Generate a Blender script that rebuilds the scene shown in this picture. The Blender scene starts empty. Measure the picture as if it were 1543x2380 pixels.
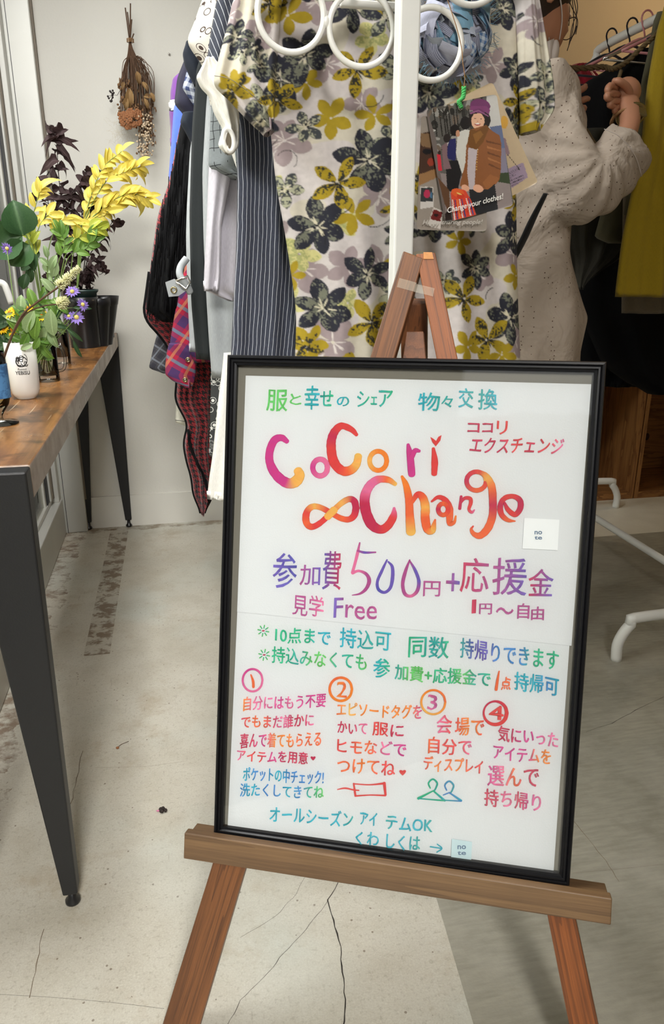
import bpy, bmesh, math, random
import numpy as np
from mathutils import Vector, Matrix, noise
random.seed(7)
rng = np.random.default_rng(5)
SC = bpy.context.scene
COL = SC.collection

# ------------------------------------------------------------------ camera
FW, FH, FPX = 1543, 2380, 1750.0
CAMH = 1.05
PITCH, YAW = math.radians(19.0), math.radians(11.5)
cam_d = bpy.data.cameras.new('camera')
cam = bpy.data.objects.new('camera', cam_d)
COL.objects.link(cam)
cam.location = (0, 0, CAMH)
cam.rotation_euler = (math.pi / 2 - PITCH, 0, -YAW)
cam_d.sensor_fit = 'VERTICAL'
cam_d.sensor_height = 36.0
cam_d.lens = 36.0 * FPX / FH
cam_d.clip_start = 0.02
SC.camera = cam

# ------------------------------------------------------------------ world, lights, exposure
W = bpy.data.worlds.new('world')
SC.world = W
W.use_nodes = True
bg = W.node_tree.nodes['Background']
bg.inputs[0].default_value = (0.95, 0.98, 1.0, 1)
bg.inputs[1].default_value = 0.8
SC.view_settings.view_transform = 'Standard'
SC.view_settings.look = 'None'
SC.view_settings.exposure = 0.62
SC.view_settings.gamma = 1
SC.view_settings.use_curve_mapping = False
SC.cycles.max_bounces = 14
SC.cycles.transmission_bounces = 12
SC.cycles.diffuse_bounces = 4
SC.cycles.transparent_max_bounces = 12


def area(name, loc, target, sx, sy, power, color):
    l = bpy.data.lights.new(name, 'AREA')
    l.shape = 'RECTANGLE'
    l.size, l.size_y, l.energy, l.color = sx, sy, power, color
    o = bpy.data.objects.new(name, l)
    COL.objects.link(o)
    o.location = loc
    o.rotation_euler = (Vector(target) - Vector(loc)).to_track_quat('-Z', 'Y').to_euler()
    return o


area('daylight_doorway', (0.0, -2.5, 3.1), (-0.05, 1.3, 0.5), 0.7, 1.0, 122, (1.0, 0.985, 0.95))
wl = area('daylight_window', (-0.88, 1.1, 2.6), (-0.42, 1.35, 0.2), 0.5, 2.9, 105, (1.0, 1.0, 0.98))
wl.data.spread = math.radians(110)
w2 = area('daylight_window_far', (-0.62, 2.1, 1.7), (-0.15, 2.85, 0.5), 1.1, 1.2, 10, (1.0, 1.0, 0.98))
w2.data.spread = math.radians(150)

# ------------------------------------------------------------------ pixel rays -> world points on real planes
cp, sp_, cy, sy_ = math.cos(PITCH), math.sin(PITCH), math.cos(YAW), math.sin(YAW)
FWD = Vector((sy_ * cp, cy * cp, -sp_))
RGT = Vector((cy, -sy_, 0))
UPV = RGT.cross(FWD)
CAM = Vector((0, 0, CAMH))


def ray(px, py):
    return FWD + RGT * ((px - FW / 2) / FPX) - UPV * ((py - FH / 2) / FPX)


def PY(px, py, Y):
    d = ray(px, py)
    return CAM + d * (Y / d.y)


def PZ(px, py, z):
    d = ray(px, py)
    return CAM + d * ((z - CAMH) / d.z)


def PX(px, py, X):
    d = ray(px, py)
    return CAM + d * (X / d.x)


def proj(p):
    q = Vector(p) - CAM
    w = q.dot(FWD)
    return FW / 2 + FPX * q.dot(RGT) / w, FH / 2 - FPX * q.dot(UPV) / w


# poster frame plane (origin = top-left outer corner of the frame front)
O_P = Vector((0.062, 0.976, 0.928))
U_P = Vector((0.92255, -0.38579, 0.0075)).normalized()
V_P = Vector((-0.0945, -0.2288, -0.9689))
V_P = (V_P - U_P * V_P.dot(U_P)).normalized()
N_P = V_P.cross(U_P).normalized()
if N_P.dot(CAM - O_P) < 0:
    N_P = -N_P


def PP(px, py, n=0.0):
    """point on the plane parallel to the poster, n metres in front of the frame face"""
    d = ray(px, py)
    t = (O_P + N_P * n - CAM).dot(N_P) / d.dot(N_P)
    return CAM + d * t


# ------------------------------------------------------------------ objects
ORG = {}


def tag(o, label=None, cat=None, group=None, kind=None):
    if label: o['label'] = label
    if cat: o['category'] = cat
    if group: o['group'] = group
    if kind: o['kind'] = kind
    return o


def thing(name, label, cat, loc, group=None):
    o = bpy.data.objects.new(name, None)
    o.empty_display_size = 0.05
    COL.objects.link(o)
    o.location = loc
    ORG[o] = Vector(loc)
    return tag(o, label, cat, group)


def mk(name, verts, faces, mat, parent=None, smooth=True, uv=None, col=None, org=None, label=None):
    """verts in world space; the object is placed at org or hangs under parent"""
    if parent is not None:
        og = ORG[parent]
    elif org is not None:
        og = Vector(org)
    else:
        og = Vector((0, 0, 0))
    me = bpy.data.meshes.new(name)
    arr = np.asarray([tuple(v) for v in verts] if not isinstance(verts, np.ndarray) else verts, dtype=float) - np.array(og)
    me.from_pydata(arr.tolist(), [], faces)
    me.validate()
    if smooth and len(me.polygons):
        me.polygons.foreach_set('use_smooth', [True] * len(me.polygons))
    if uv is not None:
        l = me.uv_layers.new(name='UVMap')
        vi = np.empty(len(me.loops), dtype=np.int64)
        me.loops.foreach_get('vertex_index', vi)
        l.data.foreach_set('uv', np.asarray(uv, dtype=np.float32)[vi].ravel())
    if col is not None:
        a = me.color_attributes.new('Col', 'FLOAT_COLOR', 'POINT')
        c = np.asarray(col, dtype=np.float32)
        if c.shape[1] == 3:
            c = np.hstack([c, np.ones((len(c), 1), dtype=np.float32)])
        a.data.foreach_set('color', c.ravel())
    if mat is not None:
        me.materials.append(mat)
    me.update()
    o = bpy.data.objects.new(name, me)
    COL.objects.link(o)
    if parent is not None:
        o.parent = parent
        ORG[o] = og
    else:
        o.location = og
        ORG[o] = og
    if label: o['label'] = label
    return o


BOXF = [(0, 3, 2, 1), (4, 5, 6, 7), (0, 1, 5, 4), (1, 2, 6, 5), (2, 3, 7, 6), (3, 0, 4, 7)]


def hexa(name, c8, mat, parent=None, bevel=0.0, seg=2, **k):
    """eight corners: bottom 4 then top 4; optional bevel"""
    if bevel > 0:
        bm = bmesh.new()
        vs = [bm.verts.new(c) for c in c8]
        for f in BOXF:
            bm.faces.new([vs[i] for i in f])
        bmesh.ops.recalc_face_normals(bm, faces=bm.faces)
        bmesh.ops.bevel(bm, geom=list(bm.edges), offset=bevel, segments=seg, affect='EDGES', profile=0.5)
        bm.verts.ensure_lookup_table()
        vv = [v.co.copy() for v in bm.verts]
        ff = [[v.index for v in f.verts] for f in bm.faces]
        bm.free()
        return mk(name, vv, ff, mat, parent, smooth=False, **k)
    return mk(name, c8, BOXF, mat, parent, smooth=False, **k)


def box(name, lo, hi, mat, parent=None, bevel=0.0, **k):
    x0, y0, z0 = lo
    x1, y1, z1 = hi
    c = [(x0, y0, z0), (x1, y0, z0), (x1, y1, z0), (x0, y1, z0), (x0, y0, z1), (x1, y0, z1), (x1, y1, z1), (x0, y1, z1)]
    if parent is None and 'org' not in k:
        k['org'] = ((x0 + x1) / 2, (y0 + y1) / 2, z0)
    return hexa(name, c, mat, parent, bevel, **k)


def obox(name, c, ax, ay, az, mat, parent=None, bevel=0.0, **k):
    """oriented box: centre and three half vectors"""
    c, ax, ay, az = map(Vector, (c, ax, ay, az))
    v = [c - ax - ay - az, c + ax - ay - az, c + ax + ay - az, c - ax + ay - az,
         c - ax - ay + az, c + ax - ay + az, c + ax + ay + az, c - ax + ay + az]
    return hexa(name, v, mat, parent, bevel, **k)


def smooth_path(pts, n=6):
    pts = [Vector(p) for p in pts]
    if len(pts) < 3:
        return pts
    out = []
    P = [pts[0] * 2 - pts[1]] + pts + [pts[-1] * 2 - pts[-2]]
    for i in range(1, len(P) - 2):
        for k in range(n):
            t = k / n
            a, b, c, d = P[i - 1], P[i], P[i + 1], P[i + 2]
            out.append(0.5 * ((2 * b) + (c - a) * t + (2 * a - 5 * b + 4 * c - d) * t * t + (3 * b - a - 3 * c + d) * t ** 3))
    out.append(pts[-1])
    return out


def tube_geo(pts, rad, seg=10, closed=False, cap=True, flat=1.0):
    pts = [Vector(p) for p in pts]
    n = len(pts)
    if not hasattr(rad, '__len__'):
        rad = [rad] * n
    elif len(rad) != n:
        rad = [float(np.interp(i / (n - 1), np.linspace(0, 1, len(rad)), rad)) for i in range(n)]
    V, F = [], []
    up = None
    for i in range(n):
        if closed:
            t = (pts[(i + 1) % n] - pts[i - 1]).normalized()
        else:
            t = (pts[min(i + 1, n - 1)] - pts[max(i - 1, 0)]).normalized()
        if up is None:
            up = t.orthogonal().normalized()
        up = (up - t * up.dot(t))
        if up.length < 1e-6:
            up = t.orthogonal()
        up.normalize()
        s = t.cross(up)
        for k in range(seg):
            a = 2 * math.pi * k / seg
            V.append(pts[i] + (up * math.cos(a) + s * math.sin(a) * flat) * rad[i])
    m = n if closed else n - 1
    for i in range(m):
        for k in range(seg):
            a, b = i * seg + k, i * seg + (k + 1) % seg
            c, d = ((i + 1) % n) * seg + (k + 1) % seg, ((i + 1) % n) * seg + k
            F.append((a, b, c, d))
    if cap and not closed:
        F.append(tuple(range(seg))[::-1])
        F.append(tuple((n - 1) * seg + k for k in range(seg)))
    return V, F


def tube(name, pts, rad, mat, parent=None, seg=10, closed=False, sm=0, **k):
    if sm:
        pts = smooth_path(pts, sm)
    V, F = tube_geo(pts, rad, seg, closed)
    return mk(name, V, F, mat, parent, **k)


def merge(geos):
    V, F = [], []
    for v, f in geos:
        o = len(V)
        V += list(v)
        F += [tuple(i + o for i in q) for q in f]
    return V, F


def lathe_geo(prof, base, seg=32, lean=(0, 0)):
    """profile [(r,z)] outside up then inside down; z relative to base"""
    V, F = [], []
    bx, by, bz = base
    n = len(prof)
    for r, z in prof:
        for k in range(seg):
            a = 2 * math.pi * k / seg
            V.append((bx + r * math.cos(a) + lean[0] * z, by + r * math.sin(a) + lean[1] * z, bz + z))
    for i in range(n - 1):
        for k in range(seg):
            F.append((i * seg + k, i * seg + (k + 1) % seg, (i + 1) * seg + (k + 1) % seg, (i + 1) * seg + k))
    F.append(tuple(range(seg))[::-1])
    F.append(tuple((n - 1) * seg + k for k in range(seg)))
    return V, F


def lathe(name, prof, base, mat, parent=None, seg=32, lean=(0, 0), **k):
    V, F = lathe_geo(prof, base, seg, lean)
    if parent is None and 'org' not in k:
        k['org'] = base
    return mk(name, V, F, mat, parent, **k)


def blob_geo(c, r, n=8, m=6):
    c = Vector(c)
    if not hasattr(r, '__len__'): r = (r, r, r)
    V, F = [c + Vector((0, 0, -r[2]))], []
    for i in range(1, m):
        ph = -math.pi / 2 + math.pi * i / m
        for k in range(n):
            a = 2 * math.pi * k / n
            V.append(c + Vector((r[0] * math.cos(ph) * math.cos(a), r[1] * math.cos(ph) * math.sin(a), r[2] * math.sin(ph))))
    V.append(c + Vector((0, 0, r[2])))
    for k in range(n):
        F.append((0, 1 + (k + 1) % n, 1 + k))
    for i in range(m - 2):
        for k in range(n):
            F.append((1 + i * n + k, 1 + i * n + (k + 1) % n, 1 + (i + 1) * n + (k + 1) % n, 1 + (i + 1) * n + k))
    L = len(V) - 1
    for k in range(n):
        F.append((1 + (m - 2) * n + k, 1 + (m - 2) * n + (k + 1) % n, L))
    return V, F


# ------------------------------------------------------------------ materials
class NT:
    """small node-graph helper"""
    def __init__(s, name):
        s.m = bpy.data.materials.new(name)
        s.m.use_nodes = True
        s.t = s.m.node_tree
        s.b = s.t.nodes['Principled BSDF']
        s.out = s.t.nodes['Material Output']

    def n(s, typ, **k):
        nd = s.t.nodes.new(typ)
        for a, b in k.items():
            setattr(nd, a, b)
        return nd

    def l(s, a, b):
        s.t.links.new(a, b)

    def put(s, v, sock):
        if isinstance(v, bpy.types.NodeSocket):
            s.l(v, sock)
        elif isinstance(v, (tuple, list)) and len(v) == 3 and sock.type == 'RGBA':
            sock.default_value = (*v, 1)
        else:
            sock.default_value = v

    def math(s, op, a, b=0.0, c=None):
        nd = s.n('ShaderNodeMath', operation=op)
        s.put(a, nd.inputs[0])
        s.put(b, nd.inputs[1])
        if c is not None: s.put(c, nd.inputs[2])
        return nd.outputs[0]

    def mix(s, f, a, b, mode='MIX'):
        nd = s.n('ShaderNodeMix', data_type='RGBA', blend_type=mode)
        s.put(f, nd.inputs[0])
        s.put(a, nd.inputs[6])
        s.put(b, nd.inputs[7])
        return nd.outputs[2]

    def coord(s, which='Object', scale=(1, 1, 1), rot=(0, 0, 0), loc=(0, 0, 0)):
        tc = s.n('ShaderNodeTexCoord')
        mp = s.n('ShaderNodeMapping')
        mp.inputs['Scale'].default_value = scale
        mp.inputs['Rotation'].default_value = rot
        mp.inputs['Location'].default_value = loc
        s.l(tc.outputs[which], mp.inputs[0])
        return mp.outputs[0]

    def noise(s, vec, scale, detail=3, rough=.5, dist=0.0):
        nd = s.n('ShaderNodeTexNoise')
        nd.inputs['Scale'].default_value = scale
        nd.inputs['Detail'].default_value = detail
        nd.inputs['Roughness'].default_value = rough
        nd.inputs['Distortion'].default_value = dist
        s.l(vec, nd.inputs['Vector'])
        return nd.outputs['Fac']

    def ramp(s, f, lo, hi):
        nd = s.n('ShaderNodeMapRange')
        nd.inputs[1].default_value = lo
        nd.inputs[2].default_value = hi
        s.put(f, nd.inputs[0])
        return nd.outputs[0]

    def xyz(s, vec):
        nd = s.n('ShaderNodeSeparateXYZ')
        s.l(vec, nd.inputs[0])
        return nd.outputs

    def bump(s, h, strength=.3, dist=.01):
        nd = s.n('ShaderNodeBump')
        nd.inputs['Strength'].default_value = strength
        nd.inputs['Distance'].default_value = dist
        s.put(h, nd.inputs['Height'])
        s.l(nd.outputs[0], s.b.inputs['Normal'])

    def set(s, **k):
        names = dict(color='Base Color', rough='Roughness', metal='Metallic', trans='Transmission Weight', ior='IOR',
                     spec='Specular IOR Level', sheen='Sheen Weight', sss='Subsurface Weight', alpha='Alpha', coat='Coat Weight')
        for a, v in k.items():
            s.put(v, s.b.inputs[names[a]])
        return s


def srgb(r, g, b):
    f = lambda c: ((c / 255 + .055) / 1.055) ** 2.4 if c > 10 else c / 255 / 12.92
    return (f(r), f(g), f(b))


def plain(name, color, rough=.5, metal=0, var=.12, scale=30, bump=0.0, bscale=200, coord='Object', **k):
    g = NT(name)
    v = g.coord(coord)
    nz = g.noise(v, scale)
    dark = tuple(c * (1 - var) for c in color)
    lite = tuple(min(1, c * (1 + var)) for c in color)
    g.set(color=g.mix(nz, dark, lite), rough=rough, metal=metal, **k)
    if bump > 0:
        g.bump(g.noise(v, bscale, 2), bump, .002)
    return g.m


def cloth(name, color, rough=.9, weave=900, var=.1, fold=.0, sheen=.12, **k):
    g = NT(name)
    v = g.coord('Object')
    nz = g.noise(v, 14, 3)
    th = g.noise(g.coord('UV', scale=(1, .12, 1)), weave, 2)
    c = g.mix(nz, tuple(c * (1 - var) for c in color), tuple(min(1, c * (1 + var)) for c in color))
    c = g.mix(g.ramp(th, .3, .7), c, tuple(min(1, x * 1.18 + .001) for x in color))
    g.set(color=c, rough=rough, sheen=sheen, **k)
    g.bump(g.math('ADD', g.math('MULTIPLY', nz, 1.0), g.math('MULTIPLY', th, .15)), .35, .006)
    return g.m


def glass(name, color=(1, 1, 1), rough=0.0, ior=1.45):
    g = NT(name)
    nz = g.noise(g.coord('Object'), 8)
    g.set(color=g.mix(nz, color, tuple(c * .98 for c in color)), rough=rough, trans=1.0, ior=ior)
    return g.m


def wood(name, c1, c2, scale=40, axis=0, rough=.5, stretch=.08):
    g = NT(name)
    sc = [1, 1, 1]
    sc[axis] = stretch
    v = g.coord('Object', scale=tuple(sc))
    n1 = g.noise(v, scale, 4, .6, 1.2)
    n2 = g.noise(v, scale * 6, 3)
    w = g.math('FRACT', g.math('MULTIPLY', n1, 7.0))
    f = g.math('MULTIPLY', g.ramp(w, .0, .55), g.math('ADD', g.math('MULTIPLY', n2, .6), .6))
    g.set(color=g.mix(f, c1, c2), rough=rough)
    g.bump(g.math('ADD', w, n2), .08, .001)
    return g.m


def grain_dir(name, c1, c2, direction, scale=55, rough=.45, rings=9):
    """stained timber with grain running along a world direction"""
    g = NT(name)
    d = Vector(direction).normalized()
    q = d.rotation_difference(Vector((0, 0, 1))).to_euler()
    tc = g.n('ShaderNodeTexCoord')
    m1 = g.n('ShaderNodeMapping')
    m1.inputs['Rotation'].default_value = q
    g.l(tc.outputs['Object'], m1.inputs[0])
    m2 = g.n('ShaderNodeMapping')
    m2.inputs['Scale'].default_value = (1, 1, .02)
    g.l(m1.outputs[0], m2.inputs[0])
    v = m2.outputs[0]
    n1 = g.noise(v, scale * .6, 2, .5, .3)
    n2 = g.noise(v, scale * 14, 4, .6)
    n3 = g.noise(m1.outputs[0], 9, 3)
    w = g.math('FRACT', g.math('MULTIPLY', n1, rings))
    f = g.math('ADD', g.math('MULTIPLY', g.ramp(w, .1, .7), .45), g.math('MULTIPLY', g.ramp(n2, .3, .7), .55))
    c = g.mix(f, c1, c2)
    c = g.mix(g.math('MULTIPLY', g.ramp(n3, .45, .75), .25), c, tuple(x * .6 for x in c1))
    g.set(color=c, rough=rough)
    g.bump(n2, .1, .001)
    return g.m


M = {}
M['wall'] = plain('wall_paint', srgb(214, 212, 204), .8, var=.03, scale=3, bump=.35, bscale=140)
M['wall_dim'] = plain('beige_wall_paint', srgb(196, 176, 146), .85, var=.04, scale=3, bump=.2, bscale=120)
M['ceil'] = plain('ceiling_paint', (.5, .49, .46), .9, var=.04)
M['base'] = plain('baseboard_paint', srgb(216, 214, 206), .6, var=.05, scale=9)
M['alu'] = plain('window_aluminium', srgb(196, 196, 190), .42, metal=.25, var=.04, scale=12)
M['alu_d'] = plain('window_channel_brown', srgb(112, 102, 88), .6, var=.1)
M['gasket'] = plain('black_gasket', (.012, .013, .018), .5)
M['black_steel'] = plain('black_powder_coat', (.009, .0092, .010), .5, var=.15, scale=60, bump=.1, bscale=400)
M['black_plastic'] = plain('black_plastic', (.012, .012, .013), .28, var=.2)
M['green_plastic'] = plain('dark_green_plastic', srgb(38, 58, 56), .4)
M['white_enamel'] = plain('white_enamel', srgb(232, 231, 226), .32, var=.02)
M['rack_white'] = plain('white_powder_coat', srgb(222, 222, 218), .4, var=.03)
M['paper'] = plain('white_paper', srgb(226, 226, 229), .75, var=.012, scale=6, bump=.12, bscale=500)
M['sticker'] = plain('white_sticker_paper', srgb(244, 244, 246), .5, var=.01)
M['mat'] = plain('grey_backing_board', srgb(126, 120, 110), .8, var=.05, scale=14)
M['frame'] = plain('black_lacquer_moulding', (.005, .005, .006), .36, var=.2, spec=.2)
M['tape'] = NT('clear_tape').set(color=(.75, .68, .55), rough=.25, alpha=.22).m
M['ceramic'] = plain('white_glazed_ceramic', srgb(232, 229, 224), .18, var=.01)
M['print_black'] = plain('black_print', (.015, .015, .016), .5)
M['glass'] = glass('clear_glass', (1, 1, 1))
M['water'] = glass('water_in_glass', (.93, .97, .93), 0, 1.33)
M['steel'] = plain('brushed_steel', (.55, .53, .5), .25, metal=1, var=.1)
M['gold'] = plain('brass_metal', (.42, .34, .18), .25, metal=1, var=.15)
M['skin'] = plain('skin', srgb(176, 124, 96), .5, var=.06, scale=12, bump=.15, bscale=90, sss=.05)
M['hair'] = plain('dark_brown_hair', srgb(44, 28, 20), .45, var=.4, scale=120)
M['mask'] = plain('white_mask_fabric', srgb(206, 196, 190), .9, var=.04)
M['twine'] = plain('dry_twine', srgb(140, 104, 66), .9, var=.3, scale=200)
M['rope'] = plain('olive_brown_rope', srgb(98, 80, 50), .85, var=.35, scale=160, bump=.6, bscale=300)
M['stem_brown'] = plain('dry_brown_stem', srgb(84, 60, 42), .85, var=.35, scale=90)
M['stem_green'] = plain('green_stem', srgb(104, 128, 62), .6, var=.2)
M['stem_dark'] = plain('dark_twig', srgb(40, 30, 26), .8, var=.3)
M['pane'] = None


def leafmat(name, c1, c2, scale=25, rough=.5, trans=.0):
    g = NT(name)
    v = g.coord('Object')
    uvx = g.xyz(g.coord('UV'))
    vein = g.ramp(g.math('ABSOLUTE', g.math('SUBTRACT', uvx[0], .5)), .0, .07)
    oi = g.n('ShaderNodeObjectInfo')
    f = g.math('MULTIPLY_ADD', g.noise(v, scale), .6, g.math('MULTIPLY', oi.outputs['Random'], .4))
    c = g.mix(f, c1, c2)
    c = g.mix(vein, g.mix(.5, c, tuple(min(1, x * 1.6 + .05) for x in c2)), c)
    g.set(color=c, rough=rough)
    tr = g.n('ShaderNodeBsdfTranslucent')
    g.l(c, tr.inputs[0])
    mx = g.n('ShaderNodeMixShader')
    mx.inputs[0].default_value = .3
    g.l(g.b.outputs[0], mx.inputs[1])
    g.l(tr.outputs[0], mx.inputs[2])
    g.l(mx.outputs[0], g.out.inputs[0])
    return g.m


M['leaf_yellow'] = leafmat('yellow_leaf', srgb(212, 188, 56), srgb(246, 232, 120))
M['leaf_green'] = leafmat('green_leaf', srgb(64, 112, 40), srgb(132, 168, 70))
M['leaf_pale'] = leafmat('pale_green_leaf', srgb(120, 150, 96), srgb(176, 198, 146))
M['leaf_lime'] = leafmat('lime_green_leaf', srgb(140, 160, 40), srgb(206, 206, 80))
M['leaf_deep'] = leafmat('deep_green_leaf', srgb(36, 70, 40), srgb(78, 112, 66))
M['leaf_dark'] = leafmat('withered_purple_leaf', srgb(38, 26, 27), srgb(84, 62, 62), 60, .7)
M['leaf_dry'] = leafmat('dry_tan_leaf', srgb(130, 98, 60), srgb(180, 146, 98), 60, .8)
M['petal_yellow'] = plain('yellow_petal', srgb(246, 200, 20), .6, var=.12)
M['petal_purple'] = plain('purple_petal', srgb(128, 104, 178), .6, var=.15)
M['petal_cream'] = plain('cream_flower', srgb(226, 224, 176), .8, var=.1)
M['dry_orange'] = plain('dry_orange_flower', srgb(138, 90, 56), .85, var=.4, scale=70)
M['seed'] = plain('pale_seed', srgb(196, 176, 148), .7, var=.2)
M['berry'] = plain('black_berry', srgb(34, 24, 24), .5)
M['fluff'] = plain('dry_fluff', srgb(200, 188, 160), .9)

# table top: worn stained board, pale worn edge
g = NT('worn_table_board')
v = g.coord('Object', scale=(1, .12, 1))
n1 = g.noise(v, 26, 5, .65, 1.0)
n2 = g.noise(g.coord('Object'), 14, 4, .6)
n3 = g.noise(g.coord('Object', scale=(1, .02, 1)), 160, 3)
c = g.mix(g.ramp(n1, .35, .65), srgb(104, 66, 34), srgb(160, 112, 64))
c = g.mix(g.ramp(n2, .52, .68), c, srgb(74, 54, 36))
c = g.mix(g.ramp(n3, .68, .74), c, srgb(208, 190, 160))
nn = g.n('ShaderNodeNewGeometry')
side = g.ramp(g.math('ABSOLUTE', g.xyz(nn.outputs['Normal'])[2]), .3, .5)
c = g.mix(side, g.mix(g.ramp(n2, .4, .65), srgb(178, 164, 150), srgb(140, 118, 100)), c)
g.set(color=c, rough=g.math('MULTIPLY_ADD', n2, .25, .18))
g.bump(n1, .1, .002)
M['table'] = g.m

# exterior rendered wall
g = NT('rough_stucco')
v = g.coord('Object')
n1 = g.noise(v, 55, 6, .65)
n2 = g.noise(v, 2, 2)
g.set(color=g.mix(g.ramp(n1, .3, .6), srgb(196, 192, 168), srgb(228, 226, 206)), rough=.95)
g.bump(n1, .9, .02)
M['stucco'] = g.m

# concrete floor, world metres (object sits at the origin)
g = NT('worn_concrete_floor')
v = g.coord('Object')
X, Yc, Zc = g.xyz(v)
big = g.noise(v, 2.2, 4, .6)
mid = g.noise(v, 11, 5, .65)
fine = g.noise(v, 120, 4, .7)
c = g.mix(g.ramp(big, .35, .7), srgb(188, 183, 169), srgb(202, 198, 186))
c = g.mix(g.math('MULTIPLY', g.ramp(g.noise(v, 3.1, 3, .5), .55, .7), .5), c, srgb(188, 194, 186))
c = g.mix(g.math('MULTIPLY', g.ramp(mid, .45, .7), .45), c, srgb(168, 160, 142))
c = g.mix(g.math('MULTIPLY', g.ramp(fine, .54, .68), .5), c, srgb(146, 138, 122))
fn2 = g.noise(v, 330, 3, .7)
c = g.mix(g.math('MULTIPLY', g.ramp(fn2, .5, .7), .4), c, srgb(160, 152, 136))
c = g.mix(g.math('MULTIPLY', g.ramp(fn2, .45, .3), .3), c, srgb(226, 223, 212))
sp = g.n('ShaderNodeTexVoronoi')
sp.inputs['Scale'].default_value = 44
g.l(v, sp.inputs['Vector'])
spk = g.math('MULTIPLY', g.math('LESS_THAN', sp.outputs['Distance'], .09), g.math('GREATER_THAN', g.noise(v, 9, 2), .52))
c = g.mix(g.math('MULTIPLY', spk, .7), c, srgb(96, 78, 58))
st = g.noise(g.coord('Object', scale=(1, 1, 1), loc=(3, 1, 0)), 5, 6, .75)
c = g.mix(g.math('MULTIPLY', g.ramp(st, .56, .66), .38), c, srgb(158, 140, 112))
c = g.mix(g.math('MULTIPLY', g.ramp(g.noise(v, 1.6, 2), .5, .7), .4), c, srgb(190, 198, 192))
scr = g.noise(g.coord('Object', scale=(1, .12, 1), rot=(0, 0, .9)), 90, 3)
c = g.mix(g.math('MULTIPLY', g.ramp(scr, .7, .76), .3), c, srgb(120, 110, 96))
# right-hand part of the floor: darker, with trowel marks (edge runs away from the camera)
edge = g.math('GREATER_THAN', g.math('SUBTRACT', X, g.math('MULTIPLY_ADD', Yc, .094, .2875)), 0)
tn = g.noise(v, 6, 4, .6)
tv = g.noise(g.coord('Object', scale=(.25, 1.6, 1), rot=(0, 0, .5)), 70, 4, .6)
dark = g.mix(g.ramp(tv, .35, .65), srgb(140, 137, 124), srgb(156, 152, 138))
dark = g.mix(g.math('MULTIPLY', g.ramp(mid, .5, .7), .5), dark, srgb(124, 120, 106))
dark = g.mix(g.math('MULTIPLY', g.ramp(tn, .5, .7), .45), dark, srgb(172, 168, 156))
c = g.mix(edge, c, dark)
band = g.math('MULTIPLY', g.math('GREATER_THAN', Yc, 2.49), g.math('GREATER_THAN', X, .8))
c = g.mix(band, c, g.mix(mid, srgb(196, 190, 174), srgb(222, 218, 204)))
# adhesive residue strips, parallel to the window
def strip(x0, x1, y0, y1):
    a = g.math('MULTIPLY', g.math('GREATER_THAN', X, x0), g.math('LESS_THAN', X, x1))
    b = g.math('MULTIPLY', g.math('GREATER_THAN', Yc, y0), g.math('LESS_THAN', Yc, y1))
    return g.math('MULTIPLY', a, b)
s1 = strip(-.305, -.235, 1.93, 2.96)
rn = g.noise(g.coord('Object', scale=(1, 1.3, 1)), 17, 5, .7)
c = g.mix(g.math('MULTIPLY', s1, g.math('MULTIPLY_ADD', g.ramp(rn, .48, .56), .75, .15)), c, srgb(112, 94, 74))
s2 = g.math('LESS_THAN', g.math('MULTIPLY_ADD', mid, .16, X), -.33)
c = g.mix(g.math('MULTIPLY', s2, g.math('MULTIPLY', g.ramp(rn, .44, .6), .75)), c, srgb(104, 74, 46))
s3 = g.math('GREATER_THAN', g.math('MULTIPLY_ADD', mid, .12, Yc), 2.99)
c = g.mix(g.math('MULTIPLY', s3, g.math('MULTIPLY', g.ramp(rn, .4, .6), .7)), c, srgb(110, 88, 60))
g.set(color=c, rough=g.math('MULTIPLY_ADD', mid, .3, .38))
g.bump(g.math('ADD', mid, g.math('MULTIPLY', fine, .5)), .18, .004)
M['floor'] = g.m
M['crack'] = plain('crack_shadow_gap', (.03, .025, .02), .95)
M['grime'] = plain('grime', srgb(120, 106, 88), .95)

# transparent sheet with real Fresnel reflection (window and poster glazing)
g = NT('clear_glazing_sheet')
tr = g.n('ShaderNodeBsdfTransparent')
gl = g.n('ShaderNodeBsdfGlossy')
gl.inputs['Roughness'].default_value = .015
fr = g.n('ShaderNodeFresnel')
fr.inputs[0].default_value = 1.45
mx = g.n('ShaderNodeMixShader')
nz = g.noise(g.coord('Object'), 5)
bp = g.n('ShaderNodeBump')
bp.inputs['Strength'].default_value = .12
bp.inputs['Distance'].default_value = .01
g.l(nz, bp.inputs['Height'])
g.l(bp.outputs[0], gl.inputs['Normal'])
tr.inputs[0].default_value = (.97, .98, .97, 1)
g.l(fr.outputs[0], mx.inputs[0])
g.l(tr.outputs[0], mx.inputs[1])
g.l(gl.outputs[0], mx.inputs[2])
g.l(mx.outputs[0], g.out.inputs[0])
M['pane'] = g.m


g = NT('thin_clear_glass')
tr = g.n('ShaderNodeBsdfTransparent')
gl = g.n('ShaderNodeBsdfGlossy')
gl.inputs['Roughness'].default_value = .02
fr = g.n('ShaderNodeFresnel')
fr.inputs[0].default_value = 1.5
mx = g.n('ShaderNodeMixShader')
g.l(g.mix(g.noise(g.coord('Object'), 40), (.93, .96, .94), (.98, .99, .98)), tr.inputs[0])
g.l(fr.outputs[0], mx.inputs[0])
g.l(tr.outputs[0], mx.inputs[1])
g.l(gl.outputs[0], mx.inputs[2])
g.l(mx.outputs[0], g.out.inputs[0])
M['glass'] = g.m
g = NT('clear_water')
tr = g.n('ShaderNodeBsdfTransparent')
gl = g.n('ShaderNodeBsdfGlossy')
gl.inputs['Roughness'].default_value = .03
fr = g.n('ShaderNodeFresnel')
fr.inputs[0].default_value = 1.33
mx = g.n('ShaderNodeMixShader')
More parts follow.
